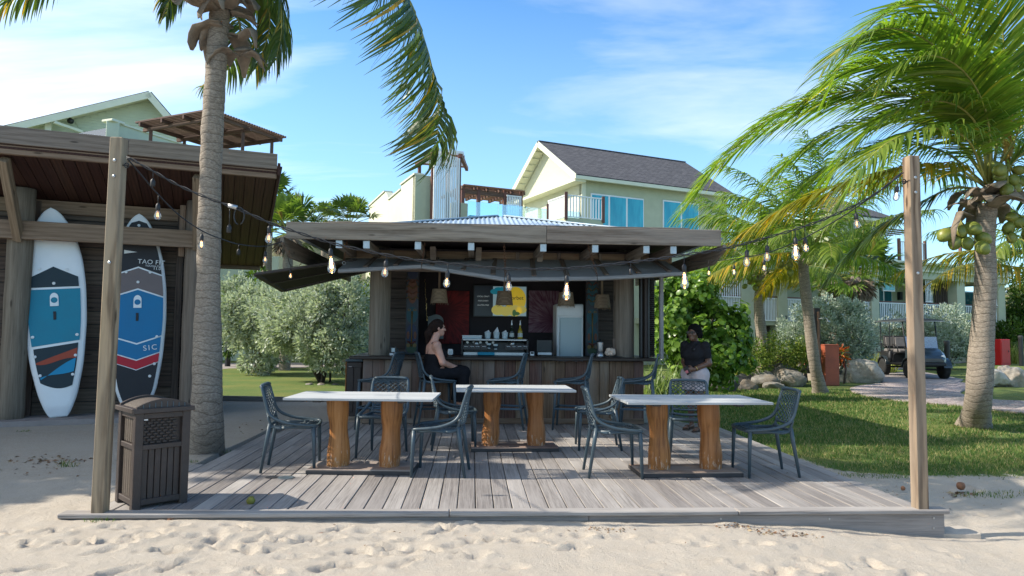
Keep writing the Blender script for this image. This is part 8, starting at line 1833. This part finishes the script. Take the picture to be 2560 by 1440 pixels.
for i, (px, py, d, lab) in enumerate(((570, 885, 25, 'dark bollard light behind the left silver shrub'), (2178, 885, 26, 'dark bollard light left of the golf cart'), (2368, 880, 27, 'dark bollard light right of the golf cart'), (2552, 862, 33, 'dark bollard light right of the red box'))):
    p = PD(px, py, d); t = thing('bollard_light', lab, 'bollard', (p.x, p.y, -.1), group='garden bollard lights'); MB().lathe([(.1, -.1), (.1, p.z+.35)], 12, c=(p.x, p.y, 0)).build('shaft', M['blackpl'], t); MB().lathe([(.11, p.z+.35), (.11, p.z+.42), (.06, p.z+.45)], 12, c=(p.x, p.y, 0)).build('cap', M['tbase_dark'], t)
# ================================================================= litter on sand and deck
def nutthing(px, py, z, r, mat, label):
    p = PZ(px, py, z); b = MB(); rg = random.Random(px); b.lathe([(r*.1, -r*.9), (r*.7, -r*.65), (r, 0), (r*.75, r*.65), (r*.15, r*.95)], 10, M=Matrix.Translation(p+ZU*r*.7) @ Matrix.Rotation(rg.uniform(0, 1.4), 4, 'X')); V = np.array(b.v); V += (fbm(V*40., 2, px)[:, None]-.5)*r*.4; b.v = [tuple(q) for q in V]; tag(b.build('fallen_nut', mat, smooth=True, M=Matrix.Translation(p)), label, 'nut')
brn = plain('brown_dry_nut', (.22, .10, .05), .8, .4, 30, .5); grn = plain('green_fallen_nut', (.2, .19, .03), .7, .3, 30, .4)
nutthing(427, 1308, -.06, .03, brn, 'brown nut on the sand below the bin'); nutthing(803, 1347, -.08, .026, brn, 'brown nut on the sand below the left table'); nutthing(627, 1259, .0, .034, grn, 'green nut lying on the deck'); nutthing(2402, 1222, -.1, .04, brn, 'brown husk on the sand right of the post'); nutthing(2258, 1225, -.1, .022, brn, 'small nut on the sand left of the right post')
rg = np.random.default_rng(9); V = []; F = []
def scrap(x, y, z, s):
    a = rg.uniform(0, 6.28); d = np.array([math.cos(a), math.sin(a), rg.uniform(-.1, .4)])*s; e = np.array([-math.sin(a), math.cos(a), rg.uniform(-.2, .3)])*s*rg.uniform(.25, .6); p = np.array([x, y, z+.004]); n = len(V)
    V.extend([p-d, p-e*.8, p+d, p+e+np.array([0, 0, s*.4])]); F.append([n, n+1, n+2, n+3])
for cx, cy, n, sp in ((545, 0, 0, 0),): pass
for (px, py, n, sx, sy, s) in ((90, 1165, 60, .35, .1, .03), (150, 1160, 50, .3, .12, .025), (60, 1190, 40, .6, .2, .02), (1510, 1338, 46, .1, .04, .016), (1830, 1325, 40, .09, .03, .016), (1955, 1335, 70, .12, .05, .018), (2120, 1190, 50, .4, .2, .014), (640, 1075, 50, .5, .4, .02), (2300, 1090, 60, 1.2, .5, .02), (1000, 1370, 18, 1.2, .25, .012), (2400, 1225, 24, .08, .05, .03), (2230, 1230, 40, .7, .3, .012)):
    c = PZ(px, py, -.1)
    for i in range(n): x, y = c.x+rg.normal()*sx, c.y+rg.normal()*sy; scrap(x, y, gz(x, y) if not (-2.9 < x < 3.7 and y > 5.2) or y > 10 else .0, s*rg.uniform(.4, 1.2))
o = mkbig('leaf_litter', np.array(V), np.array(F), leafm('dry_brown_leaf', (.12, .06, .03), (.3, .17, .09), (.36, .27, .16), trans=.1, p2=.2)); struct(o, 'stuff'); o['label'] = 'dry brown leaf scraps on the sand and grass'
p = PZ(2400, 1357, -.25); b = MB(); rr_ = random.Random(2); b.slab([p+Vector(q) for q in ((-.32, .06, -.02), (-.1, .12, 0), (.1, .13, .01), (.14, .0, 0), (.12, -.07, 0), (-.1, -.03, -.01))], (0, 0, .085)); tag(b.build('concrete_chunk', plain('sandy_concrete', (.4, .355, .3), .95, .15, 12, .6)), 'broken concrete slab half buried in the sand by the deck corner', 'concrete')
# tufts
for i, (px, py, lab) in enumerate(((470, 1160, 'grass tuft at the foot of the palm trunk'), (563, 1135, 'grass tuft right of the palm foot'), (172, 1172, 'green sprout on the sand left of the post'), (60, 1080, 'straggly weeds at the hut slab'), (250, 1318, 'tiny weeds in front of the deck edge'), (2510, 1222, 'grass patch on the sand at the right edge'), (2190, 1185, 'grass tuft at the lawn edge left of the post'), (2420, 1165, 'grass tuft at the lawn edge right of the post'))):
    p = PZ(px, py, -.07); p.z = gz(p.x, p.y)-.01; blades('grass_tuft', lab, 'grass tuft', p, .1 if i < 5 else .5, .06 if i < 5 else .12, 34 if i < 5 else 260, .05 if i != 2 else .1, .006, M['blade'], 200+i, .5, .8)
# dark knot hole and patch on the deck, drain plate
p = PZ(715, 1194, 0.); t = thing('deck_plate', 'small dark metal drain plate in the deck boards', 'plate', p); MB().lathe([(.075, .0), (.075, .003)], 20, c=(p.x, p.y, .0)).build('plate', M['steel'], t); MB().lathe([(.06, .003), (.055, .0045)], 20, c=(p.x-.13, p.y+.01, .0)).build('stain_disc', M['tbase_dark'], t)
bpy.context.view_layer.update()
